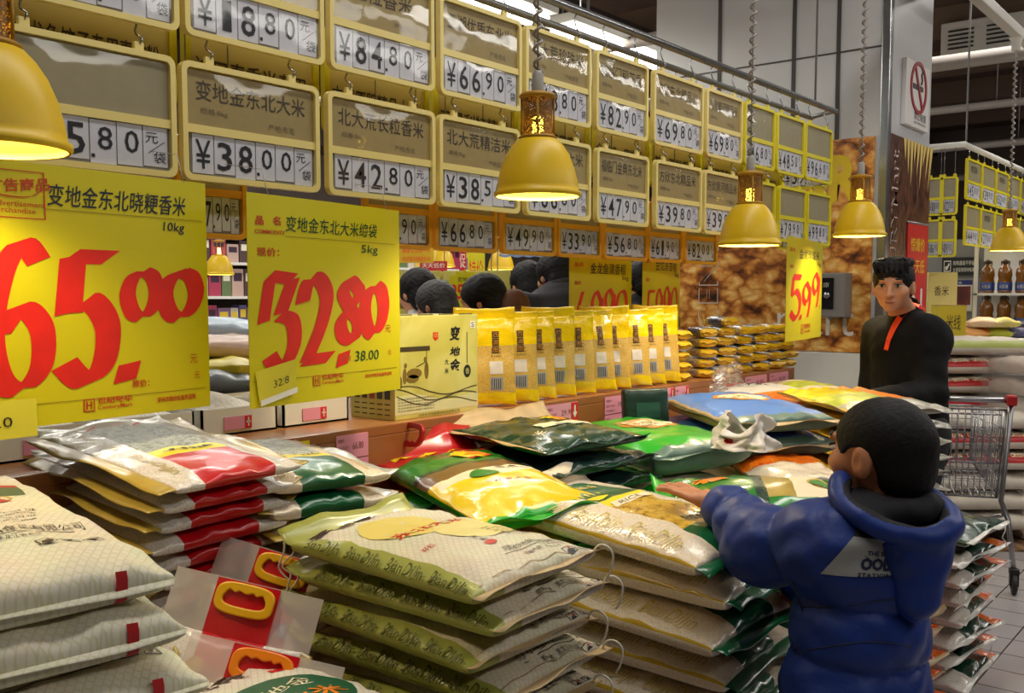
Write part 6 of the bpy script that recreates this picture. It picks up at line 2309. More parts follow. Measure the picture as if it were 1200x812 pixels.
def face_parts(t, org, C, f, l, u, s, brow=True, lip=(150, 86, 76)):
    """eyes and brows as parts of the figure"""
    M_eye = mat('eye_white', (214, 206, 196), 0.3)
    M_iris = mat('eye_iris', (22, 16, 14), 0.2)
    M_brow = mat('brow_hair', (26, 20, 18), 0.7)
    for q in (-1, 1):
        e = C + f * 0.0775 * s - u * 0.001 * s + l * q * 0.031 * s - org
        mb = MB()
        vs, fs = [], []
        def ep(a, b, r=1.0):
            th, ph = PI * b, 2 * PI * a
            return e + l * (0.0145 * s * r * math.sin(th) * math.cos(ph)) + u * (0.0062 * s * r * math.sin(th) * math.sin(ph)) + f * (0.0105 * s * math.cos(th))
        mb.grid(lambda a, b: tuple(ep(a, b)), 16, 8, M_eye)
        ic = e + f * 0.0092 * s
        mb.grid(lambda a, b: tuple(ic + l * (0.0062 * s * b * math.cos(2 * PI * a)) + u * (0.0056 * s * b * math.sin(2 * PI * a)) + f * (0.0018 * s * (1 - b * b))), 14, 3, M_iris)
        mb.build('eye', t)
        mb = MB()
        mb.tube([tuple(C + f * (0.086 - 0.010 * abs(w) ** 2) * s + u * (0.0225 + 0.004 * (1 - (w - 0.2) ** 2)) * s + l * q * (0.014 + 0.036 * (w + 1) / 2) * s - org) for w in (-1, -0.5, 0, 0.5, 1)], [0.002 * s, 0.0042 * s, 0.0044 * s, 0.0036 * s, 0.001 * s], M_brow, 6)
        if brow:
            mb.build('eyebrow', t)
        mb = MB()
        mb.tube([tuple(C + f * (0.0885 - 0.006 * abs(w) ** 2) * s + u * (0.0055 - 0.003 * w * w) * s + l * q * (0.031 + 0.0155 * w) * s - org) for w in (-1, -0.5, 0, 0.5, 1)], [0.0008 * s, 0.0018 * s, 0.002 * s, 0.0018 * s, 0.0008 * s], M_brow, 6)
        mb.build('eyelid', t)


def hand_volume(S, wrist, d, n, side, s=1.0, curl=0.25, spread=0.12, thumb_side=1):
    """open hand: d finger direction, n back-of-hand normal, side towards the thumb"""
    palm = wrist + d * 0.045 * s
    ax = (side, d, n)
    S.ell(palm, (0.036 * s, 0.048 * s, 0.015 * s), 0.012 * s, '+', ax)
    S.cone(wrist - d * 0.02 * s, wrist + d * 0.02 * s, 0.022 * s, 0.022 * s, 0.012 * s)
    for i, (off, ln) in enumerate(((0.027, 0.070), (0.009, 0.078), (-0.009, 0.073), (-0.026, 0.058))):
        a = palm + side * off * s + d * 0.036 * s
        dv = d + side * (spread * (1.5 - i) / 1.5)
        dv = dv / np.linalg.norm(dv)
        p1 = a + dv * ln * 0.42 * s
        d2 = dv - n * curl; d2 /= np.linalg.norm(d2)
        p2 = p1 + d2 * ln * 0.32 * s
        d3 = dv - n * curl * 2.2; d3 /= np.linalg.norm(d3)
        p3 = p2 + d3 * ln * 0.26 * s
        S.cone(a - d * 0.012 * s, p1, 0.0092 * s, 0.0085 * s, 0.006 * s)
        S.cone(p1, p2, 0.0085 * s, 0.0078 * s, 0.002 * s)
        S.cone(p2, p3, 0.0078 * s, 0.0066 * s, 0.002 * s)
    a = palm - d * 0.022 * s + side * 0.026 * s
    tv = d * 0.62 + side * 0.78; tv /= np.linalg.norm(tv)
    p1 = a + tv * 0.034 * s
    t2 = d * 0.9 + side * 0.4 - n * 0.15; t2 /= np.linalg.norm(t2)
    p2 = p1 + t2 * 0.028 * s
    S.cone(a, p1, 0.0125 * s, 0.0105 * s, 0.008 * s)
    S.cone(p1, p2, 0.0105 * s, 0.008 * s, 0.003 * s)


def skin_mat(name, rgb):
    m = mat(name, rgb, 0.5, spec=0.35, var=0.05, vscale=30)
    p = m.node_tree.nodes['Principled BSDF']
    p.inputs['Subsurface Weight'].default_value = 0.12
    p.inputs['Subsurface Radius'].default_value = (0.012, 0.005, 0.003)
    return m


M_skin = skin_mat('skin_warm', (206, 150, 116))
M_skin_b = skin_mat('skin_child', (196, 132, 96))
M_hair = mat('hair_black', (14, 12, 13), 0.6, spec=0.25, var=0.3, vscale=60, bump=0.25, bscale=420)
M_hair_g = mat('hair_grey', (46, 42, 42), 0.6, var=0.4, vscale=60, bump=0.5, bscale=160)
RTv = V3(_rt)
FWh = V3((_fw.x, _fw.y, 0)); FWh /= np.linalg.norm(FWh)
UPv = V3((0, 0, 1))


def unit(v):
    return v / np.linalg.norm(v)


# ================================================================ the boy
BO = V3((-0.745, 2.05, 0.0))
t = thing('person', 'boy in a blue hooded puffer jacket seen from behind, reaching onto the rice bags', 'person', tuple(BO))
bf = unit(V3((-0.93, 0.36, 0))); bl = V3((-bf[1], bf[0], 0))
hfb = unit(-RTv * 0.62 + FWh * 0.79); hlb = V3((-hfb[1], hfb[0], 0))
HC = V3(at(1033, 527, d=2.06)) + UPv * 0.0
hs = 1.10
neckb = V3((HC[0], HC[1], 0)) - hfb * 0.03 + UPv * 0.96
shL = V3(at(982, 632, d=2.0)); elL = V3(at(896, 641, d=2.14)); wrL = V3(at(836, 590, d=2.33))
hips = V3((BO[0], BO[1], 0.56)); chest = V3(at(1015, 690, d=2.05))
shR = chest * 1.0 + bl * -0.13 + UPv * 0.09
elR = shR + bf * 0.12 - UPv * 0.17; wrR = elR + bf * 0.19 - UPv * 0.0
B = Vol((-1.36, 1.72, -0.01), (-0.40, 2.50, 1.30), 0.0046)
head_volume(B, HC, hfb, hlb, UPv, hs, neckb, 0.7)
B.cone(chest + UPv * 0.06, hips + UPv * 0.05, 0.115, 0.105, 0.05)
B.cone(chest + bl * 0.09 + UPv * 0.08, chest - bl * 0.09 + UPv * 0.08, 0.06, 0.06, 0.05)
B.cone(shL, elL, 0.042, 0.034, 0.03); B.cone(elL, wrL, 0.033, 0.022, 0.015)
B.cone(shR, elR, 0.042, 0.034, 0.03); B.cone(elR, wrR, 0.033, 0.022, 0.015)
hd_dir = unit(V3(at(786, 569, d=2.44)) - wrL)
hn = unit(UPv - hd_dir * (UPv @ hd_dir)); hside = np.cross(hd_dir, hn)
hand_volume(B, wrL + hd_dir * 0.012, hd_dir, hn, -hside if (-hside) @ bf > 0 else hside, 1.0, 0.12, 0.22)
hd2 = unit(wrR - elR); hn2 = unit(np.cross(hd2, bf)); hand_volume(B, wrR, hd2, -bl, bf, 0.8, 0.5, 0.05)
for q in (-1, 1):
    hp = hips + bl * q * 0.065
    kn = V3((BO[0], BO[1], 0.31)) + bl * q * 0.07 + bf * 0.02; an = V3((BO[0], BO[1], 0.06)) + bl * q * 0.07 - bf * 0.01
    B.cone(hp, kn, 0.075, 0.052, 0.03); B.cone(kn, an, 0.052, 0.034, 0.02)
    B.cone(an - UPv * 0.02, an + bf * 0.11 - UPv * 0.035, 0.032, 0.026, 0.02)
vol_object(B, 'body', t, [M_skin_b], None, BO)
# hair
Hh = Vol(HC - 0.16, HC + 0.16, 0.004)
Hh.ell(HC - hfb * 0.009 * hs + UPv * 0.0135 * hs, (0.0795 * hs, 0.0985 * hs, 0.0885 * hs), 0, '+', (hlb, hfb, UPv))
Hh.ell(HC - hfb * 0.05 * hs - UPv * 0.035 * hs, (0.066 * hs, 0.052 * hs, 0.06 * hs), 0.02, '+', (hlb, hfb, UPv))
Hh.ell(HC + hfb * 0.110 * hs - UPv * 0.055 * hs, (0.12 * hs, 0.075 * hs, 0.098 * hs), 0.01, '-', (hlb, hfb, UPv))
for q in (-1, 1):
    Hh.ell(HC + hfb * 0.012 * hs - UPv * 0.052 * hs + hlb * q * 0.08 * hs, (0.04 * hs, 0.047 * hs, 0.062 * hs), 0.008, '-', (hlb, hfb, UPv))
Hh.plane(HC - UPv * 0.075 * hs, -UPv + hfb * 0.0)
vol_object(Hh, 'hair', t, [M_hair], None, BO, 1, 0.0006, 260)
face_parts(t, BO, HC, hfb, hlb, UPv, hs)
# jacket
M_jk = mat('jacket_blue', (24, 52, 128), 0.5, spec=0.35, var=0.10, vscale=7, bump=0.5, bscale=16)
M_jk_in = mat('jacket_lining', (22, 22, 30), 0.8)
J = Vol((-1.20, 1.68, 0.36), (-0.36, 2.46, 1.12), 0.0055)
tor0 = V3(at(996, 812, d=2.06)); tor0[2] = 0.45
top_ = chest + UPv * 0.10
n_ = 24
J.cone(top_, tor0, 0.135, 0.182, 0.02, '+', (4.2, 0.022), (bf, 1.2))
J.cone(chest + bl * 0.095 + UPv * 0.085, chest - bl * 0.095 + UPv * 0.085, 0.082, 0.082, 0.05)
J.cone(shL - UPv * 0.005, elL, 0.090, 0.084, 0.04, '+', (1.6, 0.018))
cf = wrL - unit(hd_dir) * 0.048
J.cone(elL, cf, 0.082, 0.058, 0.025, '+', (2.4, 0.016))
J.cone(cf - hd_dir * 0.004, cf + hd_dir * 0.012, 0.050, 0.046, 0.012)
J.cone(shR, elR, 0.088, 0.08, 0.05, '+', (1.6, 0.012)); J.cone(elR, wrR - hd2 * 0.01, 0.078, 0.056, 0.03, '+', (2.4, 0.010))
# collar ring around the neck
nk = neckb + UPv * 0.055
for q in range(20):
    a0, a1 = 2 * PI * q / 20, 2 * PI * (q + 1) / 20
    def cp_(a):
        fr = math.cos(a)
        return nk + hfb * (0.085 * fr + 0.012) + hlb * 0.080 * math.sin(a) + UPv * (-0.006 - 0.012 * fr)
    J.cone(cp_(a0), cp_(a1), 0.024, 0.024, 0.012)
# keep the head clear
J.ell(HC + UPv * 0.005, (0.086 * hs, 0.105 * hs, 0.088 * hs), 0.0, '-', (hlb, hfb, UPv))
J.cone(HC, nk, 0.06, 0.062, 0.01, '-')


d0 = V3(at(1052, 636, d=1.95)) - HC


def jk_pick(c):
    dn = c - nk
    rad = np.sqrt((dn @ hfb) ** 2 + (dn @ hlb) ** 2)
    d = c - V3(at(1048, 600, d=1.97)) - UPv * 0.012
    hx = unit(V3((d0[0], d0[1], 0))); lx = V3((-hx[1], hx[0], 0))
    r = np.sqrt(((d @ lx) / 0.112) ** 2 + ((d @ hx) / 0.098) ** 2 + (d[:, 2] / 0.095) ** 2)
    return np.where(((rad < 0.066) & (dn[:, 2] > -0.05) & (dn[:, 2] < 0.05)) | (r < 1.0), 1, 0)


jk = vol_object(J, 'puffer_jacket', t, [M_jk, M_jk_in], jk_pick, BO, 2, 0.0036, 33)
# hood, a pouch hanging open at the back and to the right
hb = V3(at(1052, 636, d=1.95))
hax = unit(V3((hb[0] - HC[0], hb[1] - HC[1], 0)) - FWh * 0.08)
hlx = V3((-hax[1], hax[0], 0))
if hlx @ RTv < 0:
    hlx = -hlx
K = Vol(hb - 0.28, hb + 0.26, 0.0042)
K.cone(V3(at(1068, 628, d=1.955)), V3(at(1074, 702, d=1.935)), 0.088, 0.046, 0.02, '+', None, (hax, 1.22))
hin = V3(at(1048, 600, d=1.97))
K.ell(hin + UPv * 0.012, (0.102, 0.088, 0.082), 0.012, '-', (hlx, hax, UPv))
hc_ = V3(at(1048, 592, d=1.985))
for q in range(30):
    a0, a1 = 2 * PI * q / 30, 2 * PI * (q + 1) / 30
    def rp(a):
        return hc_ + hlx * 0.112 * math.sin(a) + hax * (0.094 * math.cos(a)) - UPv * (0.018 * math.sin(a) + 0.040 * math.cos(a))
    K.cone(rp(a0), rp(a1), 0.017, 0.017, 0.014)
K.ell(HC + UPv * 0.0, (0.088 * hs, 0.107 * hs, 0.092 * hs), 0.0, '-', (hlb, hfb, UPv))


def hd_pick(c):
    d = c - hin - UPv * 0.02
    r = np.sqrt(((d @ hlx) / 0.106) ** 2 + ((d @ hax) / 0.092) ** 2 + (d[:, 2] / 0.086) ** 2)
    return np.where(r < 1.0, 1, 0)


hood = vol_object(K, 'hood', t, [M_jk, M_jk_in], hd_pick, BO, 2, 0.0032, 34)
# grey back panel with lettering, laid on the jacket
bpy.context.view_layer.update()
bvh_j = BVHTree.FromPolygons([v.co[:] for v in jk.data.vertices], [p.vertices[:] for p in jk.data.polygons])
pc = V3(at(1000, 655, d=1.9)); pdir = unit(V3(at(1000, 655, d=2.0)) - pc)
pr_r = unit(np.cross(pdir, UPv)); pr_u = np.cross(pr_r, pdir)
KS = 1.9 / FPX


def on_jacket(px_, py_, off):
    o = V3(at(px_, py_, d=1.55)) - BO
    d_ = unit(V3(at(px_, py_, d=2.5)) - V3(at(px_, py_, d=1.55)))
    hit = bvh_j.ray_cast(Vector(o), Vector(d_))
    if hit[0] is None:
        hit = bvh_j.find_nearest(Vector(V3(at(px_, py_, d=1.98)) - BO))
    return tuple(Vector(hit[0]) + Vector(hit[1]).normalized() * off)


M_patch = mat('jacket_panel', (150, 152, 150), 0.5, var=0.08, vscale=40)
M_pnavy = mat('panel_navy', (18, 28, 62), 0.5)
mb = MB()
quadL = [(964, 671), (1001, 630), (1040, 633), (1066, 672)]
mb.grid(lambda a, b: on_jacket((1 - b) * (962 + (1064 - 962) * a) + b * (1000 + (1046 - 1000) * a), (1 - b) * (672 + 4 * math.sin(PI * a)) + b * (629 + 6 * a), 0.0022), 26, 14, M_patch)
mb.grid(lambda a, b: on_jacket((1 - b) * (1000 + 46 * a) + b * (1002 + 34 * a), (1 - b) * (629 + 6 * a) + b * (618 + 10 * a), 0.0020), 14, 5, mat('panel_black', (20, 22, 30), 0.6))
for (txt, x, y, w, h, bo) in (('THE SEA', 1016, 651, 27, 6, 0.02), ('OOD', 1008, 668, 38, 15, 0.05), ('STATION', 1004, 676, 40, 5, 0.02)):
    vs, fs = glyphs(txt, 0.12, bo)
    mb.add([on_jacket(x + v[0] * w, y - v[1] * h + v[0] * w * 0.05, 0.0036) for v in vs], fs, M_pnavy)
mb.build('back_panel', t)
# seams across the back
M_seamj = mat('jacket_seam', (14, 26, 70), 0.6)
for k_, pts in enumerate(([(905 + 18 * q, 706 + 6 * math.sin(q * 0.5)) for q in range(10)], [(915 + 17 * q, 757 + 5 * math.sin(q * 0.6 + 1)) for q in range(10)], [(1002, 632), (1012, 650), (1026, 662), (1044, 674), (1062, 680)])):
    mb = MB()
    mb.tube([on_jacket(a, b, 0.0005) for a, b in pts], 0.0018, M_seamj, 5)
    mb.build('jacket_seam', t)
# trousers and shoes
TR_ = Vol((-0.95, 1.80, 0.0), (-0.40, 2.34, 0.62), 0.008)
for q in (-1, 1):
    hp = hips + bl * q * 0.065
    kn = V3((BO[0], BO[1], 0.31)) + bl * q * 0.07 + bf * 0.02; an = V3((BO[0], BO[1], 0.09)) + bl * q * 0.07 - bf * 0.01
    TR_.cone(hp, kn, 0.09, 0.068, 0.03); TR_.cone(kn, an, 0.067, 0.056, 0.02)
vol_object(TR_, 'trousers', t, [mat('denim_dark', (32, 36, 48), 0.8, var=0.15, vscale=20)], None, BO, 2, 0.002, 60)
for q in (-1, 1):
    SH = Vol((BO[0] - 0.3, BO[1] - 0.3, -0.005), (BO[0] + 0.3, BO[1] + 0.3, 0.16), 0.007)
    an = V3((BO[0], BO[1], 0.05)) + bl * q * 0.07 - bf * 0.015
    SH.cone(an, an + bf * 0.12 - UPv * 0.012, 0.044, 0.036, 0.02); SH.cone(an + UPv * 0.05, an, 0.042, 0.044, 0.02)
    SH.plane(V3((0, 0, 0.004)), -UPv)
    vol_object(SH, 'shoe', t, [mat('shoe_dark', (40, 40, 46), 0.6)], None, BO)

# ================================================================ the man
MO = V3(at(1062, 500, d=4.55)); MO[2] = 0.0
t = thing('person', 'man in a black coat with an orange lanyard, standing behind the silver-ended bags', 'person', tuple(MO))
mf = unit(-RTv * 0.93 - FWh * 0.36); ml = V3((-mf[1], mf[0], 0))
hfm = unit(-FWh * 0.86 - RTv * 0.50 - UPv * 0.08); hlm = unit(np.cross(UPv, hfm)); hum = np.cross(hfm, hlm)
MC = V3(at(1047, 333, d=4.50)); ms = 1.10
nkm = V3(at(1060, 371, d=4.58))
def mp(x, y, d): return V3(at(x, y, d=d))
chestm = mp(1064, 405, 4.58); hipm = mp(1066, 520, 4.6)
shLm = mp(1086, 392, 4.45); elLm = mp(1090, 462, 4.36); wrLm = mp(1012, 470, 4.08)
shRm = chestm - ml * 0.19 + UPv * 0.05; elRm = shRm - UPv * 0.29 + mf * 0.03; wrRm = elRm + mf * 0.16 - UPv * 0.16
lo = np.minimum(MO - V3((0.55, 0.75, 0.02)), wrLm - 0.3); lo[2] = -0.01
hi = MO + V3((0.5, 0.5, 1.72))
Mv = Vol(lo, hi, 0.0065)
head_volume(Mv, MC, hfm, hlm, hum, ms, nkm, 1.0)
Mv.cone(chestm, hipm, 0.13, 0.125, 0.05); Mv.cone(chestm + ml * 0.13 + UPv * 0.04, chestm - ml * 0.13 + UPv * 0.04, 0.07, 0.07, 0.06)
Mv.cone(shLm, elLm, 0.05, 0.042, 0.04); Mv.cone(elLm, wrLm, 0.042, 0.028, 0.02)
Mv.cone(shRm, elRm, 0.05, 0.042, 0.04); Mv.cone(elRm, wrRm, 0.042, 0.028, 0.02)
md = unit(mp(976, 460, 4.0) - wrLm + UPv * 0.02)
mn = unit(UPv - md * (UPv @ md)); msd = np.cross(md, mn)
hand_volume(Mv, wrLm, md, mn, msd if msd @ FWh > 0 else -msd, 1.0, 0.30, 0.25)
md2 = unit(wrRm - elRm); hand_volume(Mv, wrRm, md2, -ml, mf, 1.0, 0.5, 0.05)
for q in (-1, 1):
    hp = hipm * 1.0 + ml * q * 0.09; hp[2] = 0.82
    kn = V3((MO[0], MO[1], 0.46)) + ml * q * 0.10 + mf * 0.03; an = V3((MO[0], MO[1], 0.08)) + ml * q * 0.10
    Mv.cone(hp, kn, 0.095, 0.065, 0.04); Mv.cone(kn, an, 0.065, 0.042, 0.03)
    Mv.cone(an - UPv * 0.03, an + mf * 0.17 - UPv * 0.045, 0.04, 0.032, 0.02)
vol_object(Mv, 'body', t, [M_skin], None, MO)
Hm = Vol(MC - 0.18, MC + 0.18, 0.0045)
Hm.ell(MC - hfm * 0.008 * ms + hum * 0.024 * ms, (0.083 * ms, 0.101 * ms, 0.093 * ms), 0, '+', (hlm, hfm, hum))
Hm.ell(MC - hfm * 0.045 * ms - hum * 0.03 * ms, (0.072 * ms, 0.058 * ms, 0.06 * ms), 0.02, '+', (hlm, hfm, hum))
for q in range(7):
    a = -0.06 + 0.02 * q
    Hm.cone(MC + hfm * 0.066 * ms + hum * 0.086 * ms + hlm * a * ms, MC + hfm * (0.098 - abs(a) * 0.35) * ms + hum * (0.047 + 0.008 * (q % 2)) * ms + hlm * (a * 1.05 + 0.006) * ms, 0.014 * ms, 0.005 * ms, 0.008)
    Hm.cone(MC - hfm * 0.03 * ms + hum * 0.088 * ms + hlm * a * ms, MC + hfm * 0.05 * ms + hum * (0.098 + 0.004 * (q % 3)) * ms + hlm * a * 1.1 * ms, 0.018 * ms, 0.008 * ms, 0.012)
Hm.ell(MC + hfm * 0.105 * ms - hum * 0.055 * ms, (0.105 * ms, 0.072 * ms, 0.094 * ms), 0.006, '-', (hlm, hfm, hum))
for q in (-1, 1):
    Hm.ell(MC + hfm * 0.006 * ms - hum * 0.055 * ms + hlm * q * 0.08 * ms, (0.035 * ms, 0.035 * ms, 0.065 * ms), 0.006, '-', (hlm, hfm, hum))
Hm.plane(MC - hum * 0.07 * ms, -hum)
vol_object(Hm, 'hair', t, [M_hair], None, MO, 1, 0.0012, 180)
face_parts(t, MO, MC, hfm, hlm, hum, ms)
mb = MB()
lipc = MC + hfm * 0.0968 * ms - hum * 0.0695 * ms - MO
mb.tube([tuple(lipc + hlm * 0.021 * ms * w - hfm * 0.007 * ms * w * w + hum * 0.002 * ms * (w * w)) for w in (-1, -0.6, -0.2, 0.2, 0.6, 1)], [0.001, 0.0035, 0.0045, 0.0045, 0.0035, 0.001], mat('lip_tone', (150, 88, 78), 0.45), 8)
mb.build('lips', t)
M_coat = mat('coat_black', (12, 12, 14), 0.8, spec=0.2, var=0.2, vscale=8, bump=0.3, bscale=18)
Cm = Vol(lo, hi - V3((0, 0, 0.1)), 0.009)
Cm.cone(chestm - UPv * 0.0, hipm - UPv * 0.02, 0.160, 0.165, 0.05, '+', None, (ml, 0.92))
Cm.cone(chestm + ml * 0.125 + UPv * 0.03, chestm - ml * 0.125 + UPv * 0.03, 0.10, 0.10, 0.06)
Cm.cone(shLm, elLm, 0.082, 0.072, 0.05); Cm.cone(elLm, wrLm - md * 0.0 - unit(wrLm - elLm) * 0.03, 0.07, 0.048, 0.03)
Cm.cone(shRm, elRm, 0.082, 0.07, 0.05); Cm.cone(elRm, wrRm - md2 * 0.03, 0.068, 0.048, 0.03)
Cm.cone(nkm - UPv * 0.02, nkm + UPv * 0.035 - hfm * 0.012, 0.078, 0.070, 0.03)
Cm.cone(MC - hum * 0.06 - hfm * 0.01, nkm + UPv * 0.05, 0.055, 0.062, 0.005, '-')
coat = vol_object(Cm, 'black_coat', t, [M_coat], None, MO, 2, 0.003, 26)
bpy.context.view_layer.update()
bvh_c = BVHTree.FromPolygons([v.co[:] for v in coat.data.vertices], [p.vertices[:] for p in coat.data.polygons])
M_lany = mat('lanyard_orange', (236, 70, 28), 0.5)


def on_coat(px_, py_, off):
    o = V3(at(px_, py_, d=3.6)) - MO
    d_ = unit(V3(at(px_, py_, d=5)) - V3(at(px_, py_, d=3.6)))
    hit = bvh_c.ray_cast(Vector(o), Vector(d_))
    if hit[0] is None:
        hit = bvh_c.find_nearest(Vector(V3(at(px_, py_, d=4.5)) - MO))
    return tuple(Vector(hit[0]) + Vector(hit[1]).normalized() * off)


mb = MB()
cl = [(1078, 355), (1070, 357), (1062, 364), (1055, 373), (1048, 384), (1042, 398), (1039, 410)]
pts = []
for i in range(len(cl)):
    a = cl[max(0, i - 1)]; b = cl[min(len(cl) - 1, i + 1)]
    tx, ty = b[0] - a[0], b[1] - a[1]
    L_ = math.hypot(tx, ty); nx, ny = -ty / L_, tx / L_
    w = 3.4 if i < 5 else 2.6
    pts.append(on_coat(cl[i][0] + nx * w, cl[i][1] + ny * w, 0.006)); pts.append(on_coat(cl[i][0] - nx * w, cl[i][1] - ny * w, 0.006))
mb.add(pts, [(2 * i, 2 * i + 1, 2 * i + 3, 2 * i + 2) for i in range(len(cl) - 1)], M_lany)
mb.build('lanyard', t)
mb = MB()
mb.add([on_coat(1073, 354, 0.012), on_coat(1086, 355, 0.012), on_coat(1087, 362, 0.012), on_coat(1076, 362, 0.012)], [(0, 1, 2, 3)], M_red)
mb.build('lanyard_tab', t)
Tm = Vol((MO[0] - 0.35, MO[1] - 0.35, 0), (MO[0] + 0.35, MO[1] + 0.35, 0.95), 0.011)
for q in (-1, 1):
    hp = hipm * 1.0 + ml * q * 0.09; hp[2] = 0.82
    kn = V3((MO[0], MO[1], 0.46)) + ml * q * 0.10 + mf * 0.03; an = V3((MO[0], MO[1], 0.1)) + ml * q * 0.10
    Tm.cone(hp, kn, 0.115, 0.082, 0.04); Tm.cone(kn, an, 0.08, 0.066, 0.03)
vol_object(Tm, 'trousers', t, [mat('trousers_black', (26, 26, 30), 0.8)], None, MO)
for q in (-1, 1):
    SH = Vol((MO[0] - 0.4, MO[1] - 0.4, -0.005), (MO[0] + 0.4, MO[1] + 0.4, 0.18), 0.01)
    an = V3((MO[0], MO[1], 0.055)) + ml * q * 0.10 - mf * 0.02
    SH.cone(an, an + mf * 0.19 - UPv * 0.012, 0.05, 0.042, 0.02); SH.cone(an + UPv * 0.05, an, 0.05, 0.05, 0.02)
    SH.plane(V3((0, 0, 0.004)), -UPv)
    vol_object(SH, 'shoe', t, [mat('shoe_black', (20, 20, 22), 0.4)], None, MO)


# ================================================================ shoppers beyond the ledge, seen from behind
def shopper(px_, py_, d, label, coat_m, hair_m, face, lean=0.12, hscale=1.08, big=1.0, collar=None, long_hair=False, name='person', stoop=0.0):
    C = V3(at(px_, py_, d=d))
    O = V3((C[0], C[1], 0.0))
    t = thing(name, label, 'person', tuple(O), 0, 'shoppers behind the ledge')
    f = unit(face); l = V3((-f[1], f[0], 0))
    nk = C - f * (0.03 + stoop) - UPv * (0.13 - stoop * 0.7)
    ch = nk - UPv * 0.2 - f * lean * 0.6; hp = V3((ch[0], ch[1], 0)) - f * lean + UPv * (C[2] * 0.53)
    lo_ = O - V3((0.62, 0.62, 0.0)); hi_ = O + V3((0.62, 0.62, C[2] + 0.2)); lo_[2] = -0.01
    b = Vol(lo_, hi_, 0.013)
    hf2 = unit(f - UPv * 0.35); hu2 = unit(UPv - hf2 * (UPv @ hf2))
    head_volume(b, C, hf2, l, hu2, hscale, nk)
    b.cone(ch, hp, 0.12, 0.12, 0.05); b.cone(ch + l * 0.13 + UPv * 0.1, ch - l * 0.13 + UPv * 0.1, 0.06, 0.06, 0.06)
    arms = []
    for q in (-1, 1):
        s_ = ch + l * q * 0.19 * big + UPv * 0.10; e_ = s_ - UPv * 0.27 + f * 0.08; w_ = e_ + f * 0.2 - UPv * 0.06
        arms.append((s_, e_, w_))
        b.cone(s_, e_, 0.05, 0.042, 0.04); b.cone(e_, w_, 0.042, 0.028, 0.02)
        hand_volume(b, w_, f, UPv, l * -q, 1.0, 0.3, 0.1)
        kn = V3((hp[0], hp[1], 0.46)) + l * q * 0.1; an = V3((hp[0], hp[1], 0.06)) + l * q * 0.1
        b.cone(hp + l * q * 0.09, kn, 0.095, 0.065, 0.04); b.cone(kn, an, 0.065, 0.045, 0.03); b.cone(an, an + f * 0.16, 0.04, 0.035, 0.02)
    vol_object(b, 'body', t, [M_skin], None, O)
    h = Vol(C - 0.24, C + 0.24, 0.008)
    h.ell(C - hf2 * 0.012 * hscale + hu2 * 0.016 * hscale, (0.088 * hscale, 0.104 * hscale, 0.095 * hscale), 0, '+', (l, hf2, hu2))
    h.ell(C - hf2 * 0.05 * hscale - hu2 * 0.05 * hscale, (0.078 * hscale, 0.062 * hscale, (0.10 if long_hair else 0.07) * hscale), 0.02, '+', (l, hf2, hu2))
    h.ell(C + hf2 * 0.11 * hscale - hu2 * 0.05 * hscale, (0.11 * hscale, 0.08 * hscale, 0.10 * hscale), 0.01, '-', (l, hf2, hu2))
    vol_object(h, 'hair', t, [hair_m], None, O, 1, 0.002, 110)
    c = Vol(lo_, hi_ - V3((0, 0, 0.15)), 0.014)
    c.cone(ch, hp - UPv * 0.12, 0.17 * big, 0.18 * big, 0.05, '+', None, (f, 1.15))
    c.cone(ch + l * 0.16 * big + UPv * 0.085, ch - l * 0.16 * big + UPv * 0.085, 0.095, 0.095, 0.06)
    for s_, e_, w_ in arms:
        c.cone(s_, e_, 0.085, 0.075, 0.05); c.cone(e_, w_ - f * 0.02, 0.072, 0.05, 0.03)
    c.cone(nk - UPv * 0.05, nk + UPv * 0.01, 0.085, 0.078, 0.04)
    vol_object(c, 'coat', t, [coat_m], None, O, 2, 0.004, 22)
    tv = Vol((hp[0] - 0.35, hp[1] - 0.35, 0), (hp[0] + 0.35, hp[1] + 0.35, 0.95), 0.016)
    for q in (-1, 1):
        kn = V3((hp[0], hp[1], 0.46)) + l * q * 0.1; an = V3((hp[0], hp[1], 0.07)) + l * q * 0.1
        tv.cone(hp + l * q * 0.09 - UPv * 0.06, kn, 0.115, 0.082, 0.04); tv.cone(kn, an, 0.08, 0.065, 0.03); tv.cone(an - UPv * 0.02, an + f * 0.17 - UPv * 0.03, 0.05, 0.04, 0.02)
    vol_object(tv, 'trousers', t, [mat('trousers_black', (26, 26, 30), 0.8)], None, O)
    if collar is not None:
        mb = MB()
        pts = [tuple(nk + UPv * 0.0 + f * 0.07 * math.cos(a) + l * 0.09 * math.sin(a) - UPv * 0.02 * math.cos(a) - O) for a in [2 * PI * q / 24 for q in range(25)]]
        mb.tube(pts, 0.045, collar, 10)
        mb.build('fur_collar', t)
    return t


M_fur = mat('fur_dark', (24, 20, 20), 0.9, bump=1.0, bscale=90)
aw = unit(V3((-1, 0.2, 0)))
shopper(489, 342, 6.0, 'dark-haired shopper with white collar, seen over the carton at left', mat('coat_white', (206, 200, 196), 0.7), M_hair, aw, 0.1, 1.3)
shopper(510, 356, 5.5, 'grey-haired shopper whose head shows just above the carton top', mat('coat_dark_a', (40, 38, 44), 0.8), M_hair_g, unit(V3((-1, -0.1, 0))), 0.12, 1.2)
shopper(565, 351, 4.65, 'shopper in a brown jacket bending left between carton and yellow bags', mat('coat_brown', (92, 56, 34), 0.8, var=0.15, vscale=9), M_hair, unit(-RTv * 0.95 + FWh * 0.3), 0.05, 1.1, stoop=0.13)
shopper(618, 332, 6.1, 'shopper with long black hair half hidden by the black fur-collared coat', mat('coat_dark_b', (26, 24, 28), 0.8), M_hair, unit(V3((-1, 0.5, 0))), 0.08, 1.25, long_hair=True)
